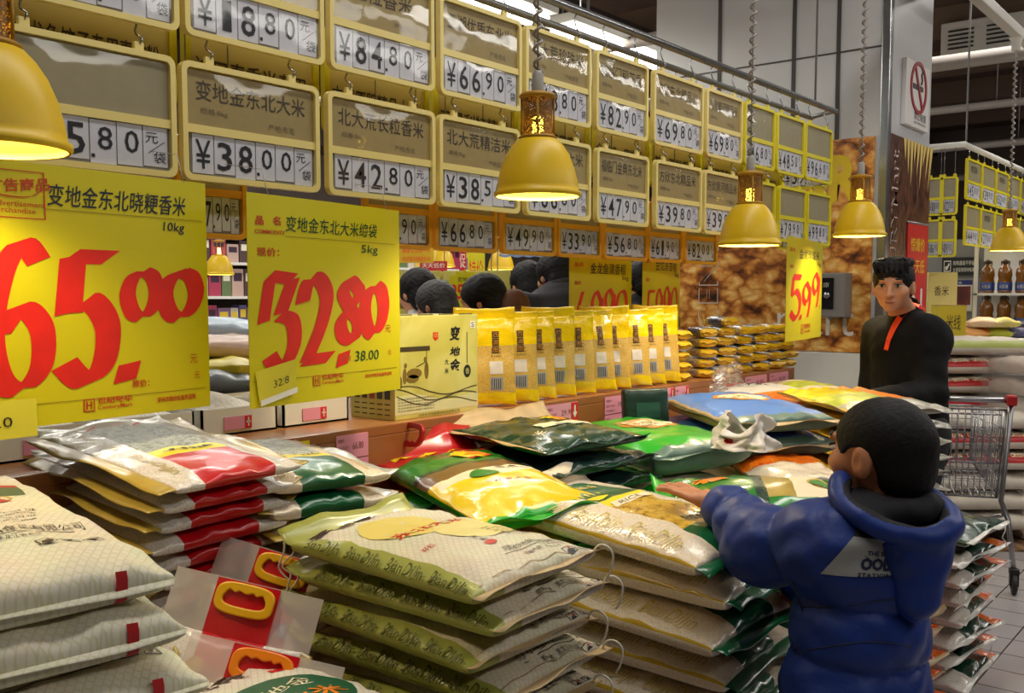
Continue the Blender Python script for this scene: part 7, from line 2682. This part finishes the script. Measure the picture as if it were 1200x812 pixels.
shopper(650, 322, 5.6, 'shopper in a black coat with fur collar, back turned, beside the 49.90 sign', mat('coat_dark_c', (30, 29, 36), 0.8, var=0.2, vscale=9, bump=0.4, bscale=14), M_hair, unit(V3((-1, 0.35, 0))), 0.03, 1.2, 1.55, M_fur, stoop=0.06)
shopper(748, 330, 6.0, 'dark-clothed shopper in the narrow gap between the 49.90 and 59.90 signs', mat('coat_dark_b', (26, 24, 28), 0.8), M_hair, aw, 0.05, 1.1)
# ---------------------------------------------------------------- shopping cart
p1 = at(1183, 697, z=0.0)
CT = V3((p1.x, p1.y, 0))
cdir = unit(V3((-0.35, 0.94, 0)))           # pushing direction
crt = V3((cdir[1], -cdir[0], 0))            # to its right
t = thing('shopping_cart', 'wire shopping cart with red-capped handle standing on the tiles before the stacked white sacks', 'shopping cart', (float(CT[0]), float(CT[1]), 0), math.atan2(crt[1], crt[0]))
# local frame: x to the right, y forward; right rear wheel at the origin
M_wire = mat('cart_wire', (168, 168, 172), 0.3, metal=0.85)
CWD = 0.50
zt, zb = 0.93, 0.46
mb = MB()
mb.tube([(0.02, 0.02, 0.10), (0.0, 0.12, 0.34), (-0.03, 0.16, zb - 0.03), (-0.02, 0.02, zt)], 0.013, M_wire, 10)
mb.tube([(-0.03, 0.14, 0.36), (-0.05, 0.75, 0.20), (-0.08, 0.86, 0.12)], 0.012, M_wire, 8)
mb.build('cart_leg', t)
mb = MB()
mb.tube([(-CWD - 0.02, 0.02, 0.10), (-CWD, 0.12, 0.34), (-CWD + 0.03, 0.16, zb - 0.03), (-CWD + 0.02, 0.02, zt)], 0.013, M_wire, 10)
mb.tube([(-CWD + 0.03, 0.14, 0.36), (-CWD + 0.05, 0.75, 0.20), (-CWD + 0.08, 0.86, 0.12)], 0.012, M_wire, 8)
mb.build('cart_leg', t)
mb = MB(); mb.tube([(-CWD + 0.03, 0.0, zt + 0.02), (-0.03, 0.0, zt + 0.02)], 0.014, M_wire, 10); mb.build('push_handle', t)
for xx in (-CWD + 0.0, -0.045):
    mb = MB(); mb.box(xx, xx + 0.045, -0.022, 0.04, zt - 0.005, zt + 0.045, mat('cart_red', (170, 30, 34), 0.4), 0.008); mb.build('handle_cap', t)
# basket: rear flap, two sides, front and floor, each a wire panel
def wire_panel(nm, c00, c10, c11, c01, nu, nv, r=0.0028):
    m1 = MB()
    P = [Vector(c) for c in (c00, c10, c11, c01)]
    def q(u, v): return (P[0] * (1 - u) + P[1] * u) * (1 - v) + (P[3] * (1 - u) + P[2] * u) * v
    for i in range(nu + 1):
        m1.tube([q(i / nu, 0), q(i / nu, 1)], r if 0 < i < nu else r * 2, M_wire, 5)
    for j in range(nv + 1):
        m1.tube([q(0, j / nv), q(1, j / nv)], r if 0 < j < nv else r * 2, M_wire, 5)
    m1.build(nm, t)
xl, xr = -CWD + 0.04, -0.04
fl, fr = -CWD + 0.10, -0.10
wire_panel('basket_rear', (xl + 0.02, 0.08, zb), (xr - 0.02, 0.08, zb), (xr, 0.03, zt - 0.03), (xl, 0.03, zt - 0.03), 14, 5)
wire_panel('basket_side', (xr - 0.02, 0.08, zb), (fr, 0.80, zb + 0.08), (fr + 0.01, 0.88, zt - 0.1), (xr, 0.03, zt - 0.03), 18, 5)
wire_panel('basket_side', (xl + 0.02, 0.08, zb), (fl, 0.80, zb + 0.08), (fl - 0.01, 0.88, zt - 0.1), (xl, 0.03, zt - 0.03), 18, 5)
wire_panel('basket_front', (fl, 0.80, zb + 0.08), (fr, 0.80, zb + 0.08), (fr + 0.01, 0.88, zt - 0.1), (fl - 0.01, 0.88, zt - 0.1), 9, 4)
wire_panel('basket_floor', (xl + 0.02, 0.08, zb), (xr - 0.02, 0.08, zb), (fr, 0.80, zb + 0.08), (fl, 0.80, zb + 0.08), 10, 8)
wire_panel('child_flap', (xl + 0.01, 0.13, zb + 0.16), (xr - 0.01, 0.13, zb + 0.16), (xr - 0.01, 0.09, zt - 0.06), (xl + 0.01, 0.09, zt - 0.06), 10, 2)
for (x, y) in ((0.02, 0.02), (-CWD - 0.02, 0.02), (-0.08, 0.86), (-CWD + 0.08, 0.86)):
    mb = MB()
    mb.box(x - 0.022, x + 0.022, y - 0.02, y + 0.03, 0.095, 0.125, M_black, 0.005)
    for s in (-0.02, 0.016):
        mb.prism([(x + s, 0.04), (x + s + 0.004, 0.04), (x + s + 0.004, 0.1), (x + s, 0.1)], y - 0.018, y + 0.018, M_black)
    o = mb.build('caster', t)
    mb = MB(); mb.lathe([(0.0, -0.013), (0.032, -0.013), (0.048, -0.009), (0.050, 0.0), (0.048, 0.009), (0.032, 0.013), (0.0, 0.013)], mat('wheel_rubber', (34, 34, 36), 0.6), 24)
    w = mb.build('caster_wheel', o)
    w.location = (x, y - 0.008, 0.0505); w.rotation_euler = (0, PI / 2, 0)

# ---------------------------------------------------------------- stacked sacks behind the cart
M_sackw = mat('sack_white', (206, 198, 186), 0.5, var=0.06, vscale=9, bump=0.3, bscale=24)
M_bandg = mat('band_green', (168, 180, 84), 0.45)
M_bandr = mat('band_red', (176, 40, 40), 0.45)


def pile_cell(band):
    def c(u, v, top):
        if v < -0.78 and top and band:
            return band
        return M_sackw
    return c


def pile_deco(bandm):
    def d(S):
        if bandm is M_bandr:
            for q in range(4):
                side_text(S, 'CRYSTAL', -0.24 + q * 0.125, 0.48, 0.10, 0.3, M_emblem2, -1, 0.2, 0.02)
    return d


pc = at(1142, 420, d=6.3)
yaw_p = YAW
for i in range(10):
    band = (M_bandg, M_bandr, M_bandr, M_bandr, None, M_bandr, M_bandr, None, M_bandr, None)[i]
    lab = ('topmost white sack with a green band in the tall pile behind the cart' if i == 0 else '%s white sack from the top of the tall pile behind the cart%s' % (ORD[i], ', red lettered band' if band is M_bandr else ''))
    bag('rice_sack', lab, 'rice sack', 'white sacks piled behind the cart', (pc.x + RND.uniform(-0.015, 0.015), pc.y + RND.uniform(-0.015, 0.015), 1.20 - 0.119 - i * 0.119), (0, 0, yaw_p + R(RND.uniform(-3, 3))), 0.57, 0.42, 0.118, pile_cell(band), seed=400 + i, n=4.0, m=2.6, wr=0.006, vb=(-0.78,), NU=24, NV=16,
        fins=(('x+', 0.02, M_sackw, 0.0, 0.004),), deco=pile_deco(band))
pf = at(1142, 482, d=5.8)
for i in range(6):
    def dfront(S):
        top_rect(S, -0.07, -0.02, -0.06, 0.05, M_red); top_rect(S, 0.05, 0.12, -0.06, 0.05, M_red)
        top_text(S, '米', -0.16, 0.0, 0.06, 0.06, mat('print_darkgreen', (30, 70, 40), 0.5), 0)
        top_text(S, '优质大米', 0.0, -0.13, 0.3, 0.035, mat('print_navy', (30, 40, 90), 0.5), 0)
    bag('rice_sack', 'white sack with red square prints on top of the lower pile behind the cart' if i == 0 else '%s white sack down in the lower pile directly behind the cart' % ORD[i], 'rice sack', 'white sacks in the lower pile', (pf.x + RND.uniform(-0.012, 0.012), pf.y, 0.805 - 0.125 - i * 0.118), (0, 0, yaw_p + R(RND.uniform(-3, 3))), 0.60, 0.36, 0.117, pile_cell(M_bandr if i in (1, 2) else None), seed=415 + i, n=4.0, m=2.6, wr=0.006, vb=(-0.78,), NU=24, NV=16,
        deco=dfront if i == 0 else pile_deco(M_bandr if i in (1, 2) else None))
mb_t = thing('pallet', 'low wooden pallet under the white sacks behind the cart', 'pallet', (pc.x, pc.y, 0), yaw_p)
for q in range(5):
    mb = MB(); mb.box(-0.36, 0.36, -0.80 + q * 0.22, -0.62 + q * 0.22, 0.0, 0.012, M_ply); mb.build('pallet_board', mb_t)
# film-wrapped pile at the right edge
pw_ = at(1197, 520, d=6.0)
for i in range(9):
    bag('rice_sack', '%s pale sack of the film-wrapped pile at the right picture edge' % ORD[i], 'rice sack', 'pale sacks under film', (pw_.x + 0.06, pw_.y + 0.04, 1.10 - 0.122 - i * 0.122), (0, 0, yaw_p + R(8)), 0.42, 0.44, 0.12, lambda u, v, s: mat('sack_pale', (196, 180, 166), 0.5, var=0.08, vscale=9), seed=430 + i, n=3.5, m=2.6, wr=0.008, NU=20, NV=14)
t = thing('film_wrap', 'clear plastic film draped over the pale sacks at the right picture edge', 'plastic film', (pw_.x + 0.06, pw_.y + 0.04, 0), yaw_p + R(8))
mb = MB()
mb.grid(lambda u, v: (-0.25 + 0.5 * u + 0.012 * math.sin(v * 19), -0.245 - 0.02 * noise.noise(Vector((u * 4, v * 6, 3))) - 0.05 * (1 - v) ** 2, 0.01 + 1.12 * v), 20, 26, film_mat('wrap_film', gloss=0.16, rough=0.18, bump=0.8, bscale=9, veil=0.16))
mb.grid(lambda u, v: (-0.25 - 0.02 * noise.noise(Vector((u * 4, v * 6, 5))) - 0.04 * (1 - v) ** 2, -0.245 + 0.5 * u, 0.01 + 1.12 * v), 14, 26, film_mat('wrap_film'))
mb.build('film_sheet', t)

# small coloured bags on a counter behind the pile
p = at(1140, 383, d=7.2)
t = thing('counter', 'low counter behind the white sack pile carrying small coloured bags', 'counter', (p.x, p.y, 0), YAW)
mb = MB(); mb.box(-0.26, 0.9, -0.3, 0.35, 0.0, 1.12, mat('counter_grey', (150, 146, 142), 0.5), 0.01); mb.build('counter_body', t)
mb = MB(); mb.box(-0.30, 0.94, -0.34, 0.39, 1.12, 1.15, M_white, 0.008); mb.build('counter_top', t)
for i, (px_, py_, c, lab, sz) in enumerate(((1116, 378, (226, 104, 30), 'small orange bag at the left of the counter row', 0.16), (1133, 376, (206, 150, 84), 'tan bag in the middle of the counter row', 0.26), (1149, 380, (232, 120, 36), 'small bright orange bag next to the tan one', 0.16),
                                            (1152, 369, (196, 170, 140), 'pale pinkish bag on top of the counter row', 0.22), (1166, 381, (170, 172, 40), 'yellow-green bag right of the orange ones', 0.2), (1175, 371, (190, 178, 96), 'olive bag on top of the yellow-green one', 0.2), (1192, 378, (70, 70, 110), 'dark blue bag at the right of the counter row', 0.22))):
    q = at(px_, py_, d=7.1 - 0.05 * (i % 2))
    bag('food_bag', lab, 'food bag', 'small coloured bags on the counter', (q.x, q.y, 1.152 + (0.075 if i in (3, 5) else 0.0)), (0, 0, YAW + R(10 * (i % 3) - 10)), sz, 0.14, 0.08, lambda u, v, s, c=c, i=i: mat('food_bag_%d' % i, c, 0.35, coat=0.3, var=0.1, vscale=16), seed=450 + i, n=2.4, m=2.0, wr=0.006, NU=14, NV=10, fins=(('x+', 0.02, mat('food_bag_%d' % i, c), 0.005, 0.006),), body='bag_body')

# ---------------------------------------------------------------- far end: wall, oil bottles, notices
FY = 9.3
mb = MB(); mb.box(-3.4, 0.6, FY, FY + 0.15, 0, 1.95, mat('partition_grey', (128, 128, 130), 0.55)); struct(mb, 'wall_partition')
a = at(1104, 302, Y=FY - 0.03); b = at(1145, 322, Y=FY - 0.03)
t = thing('notice_sign', 'black notice board with white pictogram and text above the framed poster', 'sign', (a.x, FY, b.z))
mb = MB(); w, h = b.x - a.x, a.z - b.z
mb.box(0, w, -0.03, 0, 0, h, M_black, 0.004); mb.build('sign_board', t)
mb = MB()
mb.ring([(w * 0.06, h * 0.2), (w * 0.26, h * 0.2), (w * 0.26, h * 0.82), (w * 0.06, h * 0.82)], [(w * 0.075, h * 0.25), (w * 0.245, h * 0.25), (w * 0.245, h * 0.77), (w * 0.075, h * 0.77)], -0.032, -0.03, M_white)
mb.prism([(w * 0.1, h * 0.3), (w * 0.16, h * 0.3), (w * 0.22, h * 0.6), (w * 0.2, h * 0.7), (w * 0.15, h * 0.5), (w * 0.1, h * 0.5)], -0.032, -0.03, M_white)
flat_text(mb, '购物通道不停留', w * 0.32, h * 0.55, w * 0.6, h * 0.26, M_white, -0.032)
flat_text(mb, '主通道请保持畅通', w * 0.32, h * 0.18, w * 0.6, h * 0.24, M_white, -0.032)
mb.build('sign_print', t)
a = at(1105, 327, Y=FY - 0.02); b = at(1140, 366, Y=FY - 0.02)
t = thing('wall_poster', 'framed poster with a blue header and dark red picture on the grey partition', 'poster', (a.x, FY, b.z))
w, h = b.x - a.x, a.z - b.z
mb = MB(); mb.ring([(0, 0), (w, 0), (w, h), (0, h)], [(w * 0.04, h * 0.04), (w * 0.96, h * 0.04), (w * 0.96, h * 0.96), (w * 0.04, h * 0.96)], -0.022, 0, M_steel_dull); mb.build('poster_frame', t)
mb = MB(); mb.box(w * 0.03, w * 0.97, -0.012, 0, h * 0.03, h * 0.97, M_white)
mb.box(w * 0.04, w * 0.96, -0.014, -0.012, h * 0.82, h * 0.96, mat('poster_blue', (36, 50, 120), 0.4))
mb.box(w * 0.1, w * 0.9, -0.014, -0.012, h * 0.22, h * 0.78, ramp_mat('poster_picture', [(0.3, (60, 24, 30)), (0.5, (110, 40, 40)), (0.65, (140, 90, 50)), (0.8, (70, 50, 80))], scale=3.5, detail=3, distort=1.5))
flat_text(mb, '健康饮食', w * 0.12, h * 0.85, w * 0.5, h * 0.07, M_white, -0.015)
flat_text(mb, '关注营养 关注健康', w * 0.1, h * 0.09, w * 0.7, h * 0.07, M_ink, -0.015)
mb.build('poster_sheet', t)

# shelf of oil bottles
OY = 8.9
xa, xb = at(1141, 345, Y=OY).x, at(1141, 345, Y=OY).x + 1.6
t = thing('bottle_rack', 'white metal rack holding two rows of oil bottles against the grey partition', 'shelf', (xa, OY, 0))
for z in (0.2, 0.72, 1.18, 1.475):
    mb = MB(); mb.box(0, xb - xa, -0.02, 0.3, z - 0.02, z, M_white, 0.003); mb.build('shelf_board', t)
mb = MB(); mb.box(0, xb - xa, 0.30, 0.32, 0, 1.92, M_white); mb.build('back_panel', t)
for xx in (0.0, xb - xa - 0.03):
    mb = MB(); mb.box(xx, xx + 0.03, -0.02, 0.0, 0, 1.92, M_white); mb.build('upright', t)
M_oil = mat('oil_amber', (120, 74, 20), 0.15, coat=0.6)
M_oil_d = mat('bottle_dark', (52, 38, 22), 0.15, coat=0.6)
M_blab = mat('label_blue', (40, 66, 130), 0.4)
M_bcap = mat('bottle_cap', (60, 44, 26), 0.4)
pt = None
for r_, z in enumerate((1.18, 1.475)):
    for i in range(8):
        lab = '%s oil bottle with a blue label on the %s shelf of the rack' % (('leftmost', 'second', 'third', 'fourth', 'fifth', 'sixth', 'seventh', 'last')[i], ('lower', 'upper')[r_])
        if pt is None:
            pt = thing('oil_bottle', lab, 'bottle', (xa, OY, z), 0, 'oil bottles on the rack')
            mb = MB(); mb.lathe([(0.0, 0.0), (0.05, 0.0), (0.056, 0.012), (0.056, 0.09), (0.050, 0.12), (0.056, 0.15), (0.052, 0.195), (0.03, 0.225), (0.022, 0.235), (0.022, 0.25), (0.0, 0.25)], M_oil, 20); mb.build('bottle_body', pt)
            mb = MB(); mb.lathe([(0.0565, 0.022), (0.0575, 0.024), (0.0575, 0.088), (0.0565, 0.09)], M_blab, 20); letter(mb, '大豆油', lambda a, b: (0.058 * math.sin((a - 0.035) / 0.058), -0.058 * math.cos((a - 0.035) / 0.058), 0.04 + b), 0.07, 0.03, M_white); mb.build('bottle_label', pt)
            mb = MB(); mb.lathe([(0.0, 0.27), (0.024, 0.27), (0.026, 0.266), (0.026, 0.246), (0.0, 0.246)], M_bcap, 16); mb.tube([(-0.03, 0, 0.23), (-0.032, 0, 0.262), (0.0, 0, 0.276), (0.032, 0, 0.262), (0.03, 0, 0.23)], 0.005, M_bcap, 6); mb.build('bottle_cap', pt)
            o = pt
        else:
            o = copy_tree(pt); tag(o, lab, 'bottle', 'oil bottles on the rack')
        o.location = (xa + 0.09 + i * 0.135, OY + 0.06 + 0.0 * i, z)

# yellow cartons stacked against the pillar side
for i, (zz, h, lab) in enumerate(((0.72, 0.30, 'lower pale yellow carton of the stack right of the pillar'), (1.022, 0.30, 'middle pale yellow carton of the stack right of the pillar'), (1.325, 0.32, 'upper pale yellow carton of the stack right of the pillar'))):
    p = at(1096, 340, d=8.2)
    t = thing('carton', lab, 'carton', (p.x, p.y, zz), YAW, 'pale yellow cartons beside the pillar')
    mb = MB(); mb.box(-0.11, 0.13, -0.12, 0.12, 0, h, mat('carton_yellow', (206, 190, 120), 0.5), 0.004); flat_text(mb, '香米', -0.06, h * 0.4, 0.12, h * 0.25, M_cink, -0.1215); mb.build('carton_box', t)
    mb = MB(); mb.box(-0.11, 0.13, -0.02, 0.02, h, h + 0.0015, mat('parcel_tape', (180, 150, 90), 0.3)); mb.build('tape', t)
t = thing('crate_stack', 'low grey plinth under the pale yellow cartons', 'plinth', (p.x, p.y, 0), YAW)
mb = MB(); mb.box(-0.14, 0.16, -0.14, 0.14, 0, 0.70, mat('plinth_grey', (110, 106, 104), 0.6), 0.006); mb.build('plinth_body', t)
mb = MB(); mb.box(-0.15, 0.17, -0.15, 0.15, 0.70, 0.718, M_steel_dull, 0.003); mb.build('plinth_top', t)
p = at(1108, 372, d=6.9)
t = thing('food_box', 'yellow packet with dark print standing at the left of the coloured bags', 'food box', (p.x, p.y, 1.152), YAW)
mb = MB(); mb.box(-0.08, 0.12, -0.06, 0.06, 0, 0.23, mat('box_yellow', (206, 184, 50), 0.4), 0.004); flat_text(mb, '米线', -0.02, 0.06, 0.1, 0.11, M_cink, -0.0615); mb.build('box_body', t)
mb = MB(); mb.box(-0.08, 0.12, -0.06, 0.06, 0.23, 0.236, M_gold); mb.build('box_lid', t)

# ---------------------------------------------------------------- second run of price boards beyond the pillar
X2 = -2.0
y0 = at(1130, 230, X=X2).y
t2 = thing('sign_rail', 'white pipe rail of the farther price boards, beyond the pillar', 'rail', (X2, y0, 2.56))
mb = MB(); mb.tube([(0, -0.05, 0), (0, 4.2, 0)], 0.022, M_white, 10); mb.tube([(-1.6, -0.05, 0), (0.01, -0.05, 0)], 0.022, M_white, 10); mb.build('pipe_rail', t2)
for yy in (0.0, 4.0):
    mb = MB(); mb.tube([(0, yy, 0), (0, yy, CEIL_Z - 2.56)], 0.008, M_steel_dull, 6); mb.build('hanger_rod', t2)
for r_, (z0, z1) in enumerate(((2.17, 2.47), (1.83, 2.13))):
    for i in range(7):
        w = 0.42
        ya = y0 + 0.02 + i * (w + 0.02)
        price_board(ya, ya + w, z0, z1, X2, '' if (i + r_) % 2 else '食用油', dg(('45.80', '39.90', '52.00', '36.80', '41.90', '58.80', '49.80', '44.90', '27.80', '34.80', '31.90', '29.80', '26.90', '33.80')[r_ * 7 + i]),
                    '%s yellow price board of the %s row on the farther rail beyond the pillar' % (('nearest', 'second', 'third', 'fourth', 'fifth', 'sixth', 'farthest')[i], ('upper', 'lower')[r_]), 'price boards on the farther rail', M_frame_y, M_card2, None, hang=2.56 if r_ == 0 else 2.19)
for r_, (z0, z1) in enumerate(((2.05, 2.33), (1.74, 2.02))):
    for i in range(2):
        xx = at(1092 + i * 16, 250, Y=y0 - 0.06).x
        price_board(0, 0.125, z0, z1, 0, '', dg(('18.80', '22.50', '16.90', '19.90')[r_ * 2 + i]), 'narrow yellow price board facing the aisle end by the pillar, %s %s' % (('upper', 'lower')[r_], ('left', 'right')[i]), 'narrow boards by the pillar', M_frame_y, M_card2, None, rz=0, loc=(xx + 0.02, y0 - 0.06, z0), hang=2.56)

# ---------------------------------------------------------------- beyond the ledge: produce, cartons and far shelves
# a lower table of bagged goods behind the ledge
t = thing('goods_table', 'long low table of bagged goods in the neighbouring aisle, behind the ledge', 'table', (-3.95, 1.6, 0))
mb = MB(); mb.box(-0.75, 0.75, -1.6, 1.4, 1.0, 1.04, M_ply, 0.004); mb.build('table_top', t)
for (xx, yy) in ((-0.7, -1.55), (0.65, -1.55), (-0.7, 1.3), (0.65, 1.3)):
    mb = MB(); mb.box(xx, xx + 0.06, yy, yy + 0.06, 0, 1.0, M_ply); mb.build('leg', t)
PILE = [(258, 372, 4.3, (176, 196, 216), 'pale blue bag on top of the heap between the two large signs'), (272, 392, 4.1, (214, 186, 172), 'pinkish bag on the heap between the two large signs'), (252, 410, 4.15, (60, 120, 80), 'green bag on the heap between the two large signs'),
        (275, 418, 4.0, (214, 196, 40), 'yellow-green bag low on the heap between the two large signs'), (258, 432, 3.9, (120, 130, 140), 'grey-blue bag at the foot of the heap between the two large signs')]
for i, (px_, py_, d, c, lab) in enumerate(PILE):
    q = at(px_, py_, d=d)
    n_l = 1
    bag('rice_bag', lab, 'rice bag', 'bags heaped in the neighbouring aisle', (q.x, q.y, max(1.045, q.z - 0.10)), (R(6 * (i % 3) - 6), R(5), R(40 + 25 * i)), 0.46, 0.30, 0.11, lambda u, v, s, c=c, i=i: mat('heap_bag_%d' % i, c, 0.4, coat=0.2, var=0.1, vscale=14), seed=460 + i, n=2.6, m=2.2, wr=0.008, NU=18, NV=12)
t = thing('display_riser', 'stepped wooden riser under the heap of bags between the two large signs', 'riser', (-4.05, 1.5, 1.04))
for q, (y0_, y1_, h) in enumerate(((-0.35, 0.75, 0.05), (-0.35, 0.75, 0.1))):
    pass
mb = MB(); mb.box(-0.35, 0.35, -0.5, 0.9, 0.0, 0.02, M_ply); mb.build('riser_board', t)
mb = MB(); mb.box(-0.38, -0.35, -0.5, 0.9, 0.0, 0.06, M_ply); mb.build('riser_edge', t)

# green cartons stacked in the neighbouring aisle with a star-shaped price card
gp = at(560, 340, d=6.6)
gz = [(0, 0.42), (0.42, 0.42), (0.84, 0.42), (1.26, 0.36)]
for cI, off in enumerate((-0.46, 0.0, 0.46)):
    for k, (z0, h) in enumerate(gz):
        z0_, h_ = z0 * 1.0, h
        c_ = V3(gp) + RTv * off
        t = thing('carton', 'green-gold carton, %s layer in the %s column of the stack behind the shoppers' % (('bottom', 'second', 'third', 'top')[k], ('left', 'middle', 'right')[cI]), 'carton', (float(c_[0]), float(c_[1]), z0_), YAW, 'green-gold cartons behind the shoppers')
        mb = MB(); mb.box(-0.22, 0.22, -0.15, 0.15, 0, h_ - 0.004, M_carton, 0.004)
        flat_text(mb, '变地金', 0.02, h_ * 0.45, 0.16, h_ * 0.2, M_ink, -0.1512)
        mb.box(-0.2, -0.02, -0.1512, -0.15, h_ * 0.3, h_ * 0.62, mat('carton_brown', (120, 96, 34), 0.5))
        mb.build('carton_box', t)
        mb = MB(); mb.box(-0.22, 0.22, -0.02, 0.02, h_ - 0.004, h_ - 0.0025, mat('parcel_tape', (180, 150, 90), 0.3)); mb.build('tape', t)
sp = at(545, 340, d=6.42)
t = thing('star_price_card', 'yellow star-shaped price card reading 95.90 on the green-gold cartons', 'price card', (sp.x, sp.y, sp.z), YAW)
mb = MB()
star = []
for q in range(32):
    r_ = 0.14 if q % 2 == 0 else 0.11
    star.append((r_ * 1.05 * math.cos(2 * PI * q / 32), r_ * math.sin(2 * PI * q / 32)))
mb.prism(star, -0.006, 0, M_paper)
flat_text(mb, '95.90', -0.095, -0.06, 0.19, 0.1, M_pen, -0.007, 0.1, 0.02)
flat_text(mb, '变地金', -0.05, 0.055, 0.1, 0.03, M_ink, -0.007)
mb.build('card_sheet', t)
mb = MB(); mb.tube([(0, 0.003, -0.1), (0, 0.06, -0.1)], 0.006, M_white, 6); mb.build('card_clip', t)

# far shelving along the left wall
PK = [(150, 60, 70), (90, 80, 130), (190, 160, 150), (60, 90, 140), (200, 190, 180), (170, 60, 90), (100, 120, 80), (130, 100, 140), (210, 180, 90), (80, 60, 60)]
sh = thing('gondola_shelf', 'tall far shelving unit full of small packets, seen through the gap under the boards', 'shelf', (-9.4, 5.4, 0), 0)
for z in (0.15, 0.62, 1.05, 1.45, 1.82, 2.16):
    mb = MB(); mb.box(-0.2, 0.25, -3.2, 5.2, z - 0.03, z, M_white); mb.build('shelf_board', sh)
mb = MB(); mb.box(-0.24, -0.2, -3.2, 5.2, 0, 2.5, mat('shelf_back', (92, 88, 92), 0.6)); mb.build('back_panel', sh)
for yy in (-3.2, -0.4, 2.4, 5.15):
    mb = MB(); mb.box(-0.2, 0.25, yy, yy + 0.05, 0, 2.5, M_white); mb.build('upright', sh)
packs = []
for i, c in enumerate(PK):
    pass
pproto = {}
rs = random.Random(5)
for zi, z in enumerate((1.05, 1.45, 1.82, 2.16)):
    y = 2.35
    while y < 10.4:
        w = rs.choice((0.10, 0.12, 0.15, 0.19))
        h = rs.choice((0.2, 0.24, 0.27, 0.3))
        ci = rs.randrange(len(PK))
        key = (w, h, ci)
        if not (3.3 < y < 4.1 or 5.5 < y < 10.4):
            y += w + 0.012
            continue
        if key not in pproto:
            o = MB()
            o.box(-0.08, 0.06, -w / 2, w / 2, 0, h, mat('packet_%d' % ci, PK[ci], 0.4), 0.006)
            o.box(0.06, 0.0615, -w * 0.35, w * 0.35, h * 0.55, h * 0.85, mat('packet_label_%d' % (ci % 3), ((226, 220, 200), (220, 190, 60), (60, 40, 60))[ci % 3], 0.4))
            ob = o.build('packet')
            pproto[key] = ob
        else:
            ob = pproto[key].copy(); COL.objects.link(ob)
        ob.location = (-9.26, y + w / 2, z)
        tag(ob, 'small coloured packet on the far shelving unit beyond the ledge', 'packet', 'packets on the far shelves')
        y += w + 0.012

# red banners, yellow boards and a striped valance over the far aisle
def hanging_board(px0, px1, py0, py1, d, col, label, lines, name='hanging_sign', txt=None):
    a = at(px0, py0, d=d); b = at(px1, py1, d=d)
    w = (Vector((b.x, b.y)) - Vector((a.x, a.y))).length
    h = a.z - b.z
    t = thing(name, label, 'sign', (a.x, a.y, b.z), YAW)
    mb = MB(); mb.box(0, w, -0.008, 0.008, 0, h, mat('banner_%d_%d_%d' % col, col, 0.45))
    for q, s in enumerate(lines):
        flat_text(mb, s, w * 0.08, h * (1 - (q + 0.85) / len(lines)), w * 0.84, h * 0.6 / len(lines), txt or M_white, -0.009)
    mb.build('sign_panel', t)
    for xx in (w * 0.1, w * 0.9):
        mb = MB(); mb.tube([(xx, 0, h), (xx, 0, CEIL_Z - b.z)], 0.004, M_steel_dull, 5); mb.build('hanging_wire', t)
    return t


hanging_board(468, 508, 288, 308, 7.6, (196, 160, 30), 'yellow hanging sign with two lines of print above the shoppers', ('健康生活每一天', '世纪联华精选好米'), txt=M_pen)
hanging_board(492, 524, 306, 334, 8.2, (176, 36, 44), 'red banner with white print behind the small pendant lamps', ('天天低价', '惊喜不断', '欢迎选购'))
hanging_board(548, 568, 296, 332, 8.6, (206, 196, 24), 'plain yellow hanging sign between the small pendant lamps', ('特价',), txt=M_pen)
hanging_board(538, 546, 290, 318, 8.8, (190, 30, 40), 'narrow red hanging sign beside the plain yellow one', ('促',))
hanging_board(575, 584, 320, 335, 8.0, (190, 30, 40), 'small red sign over the green-gold cartons', ('米',))
a = at(585, 288, d=8.4); b = at(665, 300, d=8.4)
t = thing('striped_valance', 'blue and white striped valance hanging over the far aisle', 'valance', (a.x, a.y, b.z), YAW)
w = (Vector((b.x, b.y)) - Vector((a.x, a.y))).length
mb = MB()
for q in range(5):
    mb.grid(lambda u, v: (w * u, 0.0, 0.02 * q + 0.022 * v - 0.012 * abs(math.sin(u * 18))), 40, 1, M_white if q % 2 else mat('valance_blue', (110, 130, 170), 0.6))
mb.build('valance_cloth', t)
mb = MB(); mb.tube([(0, 0, 0.11), (w, 0, 0.11)], 0.012, M_steel_dull, 8)
for xx in (0.05, w - 0.05):
    mb.tube([(xx, 0, 0.11), (xx, 0, CEIL_Z - b.z)], 0.005, M_steel_dull, 5)
mb.build('valance_rail', t)

# small pendants over the neighbouring aisle
for (px_, py_, d, lab) in ((517, 313, 9.3, 'small far pendant lamp above the dark-haired shopper'), (587, 316, 9.6, 'small far pendant lamp above the shopper in brown'), (659, 309, 9.6, 'small far pendant lamp beside the black-coated shopper'), (257, 322, 9.0, 'small far pendant lamp seen between the two large yellow signs')):
    pendant(px_, py_, d, 1.05, lab, 4.6, 0.5, 'far pendant lamps over the neighbouring aisle', coil=False, small=True)
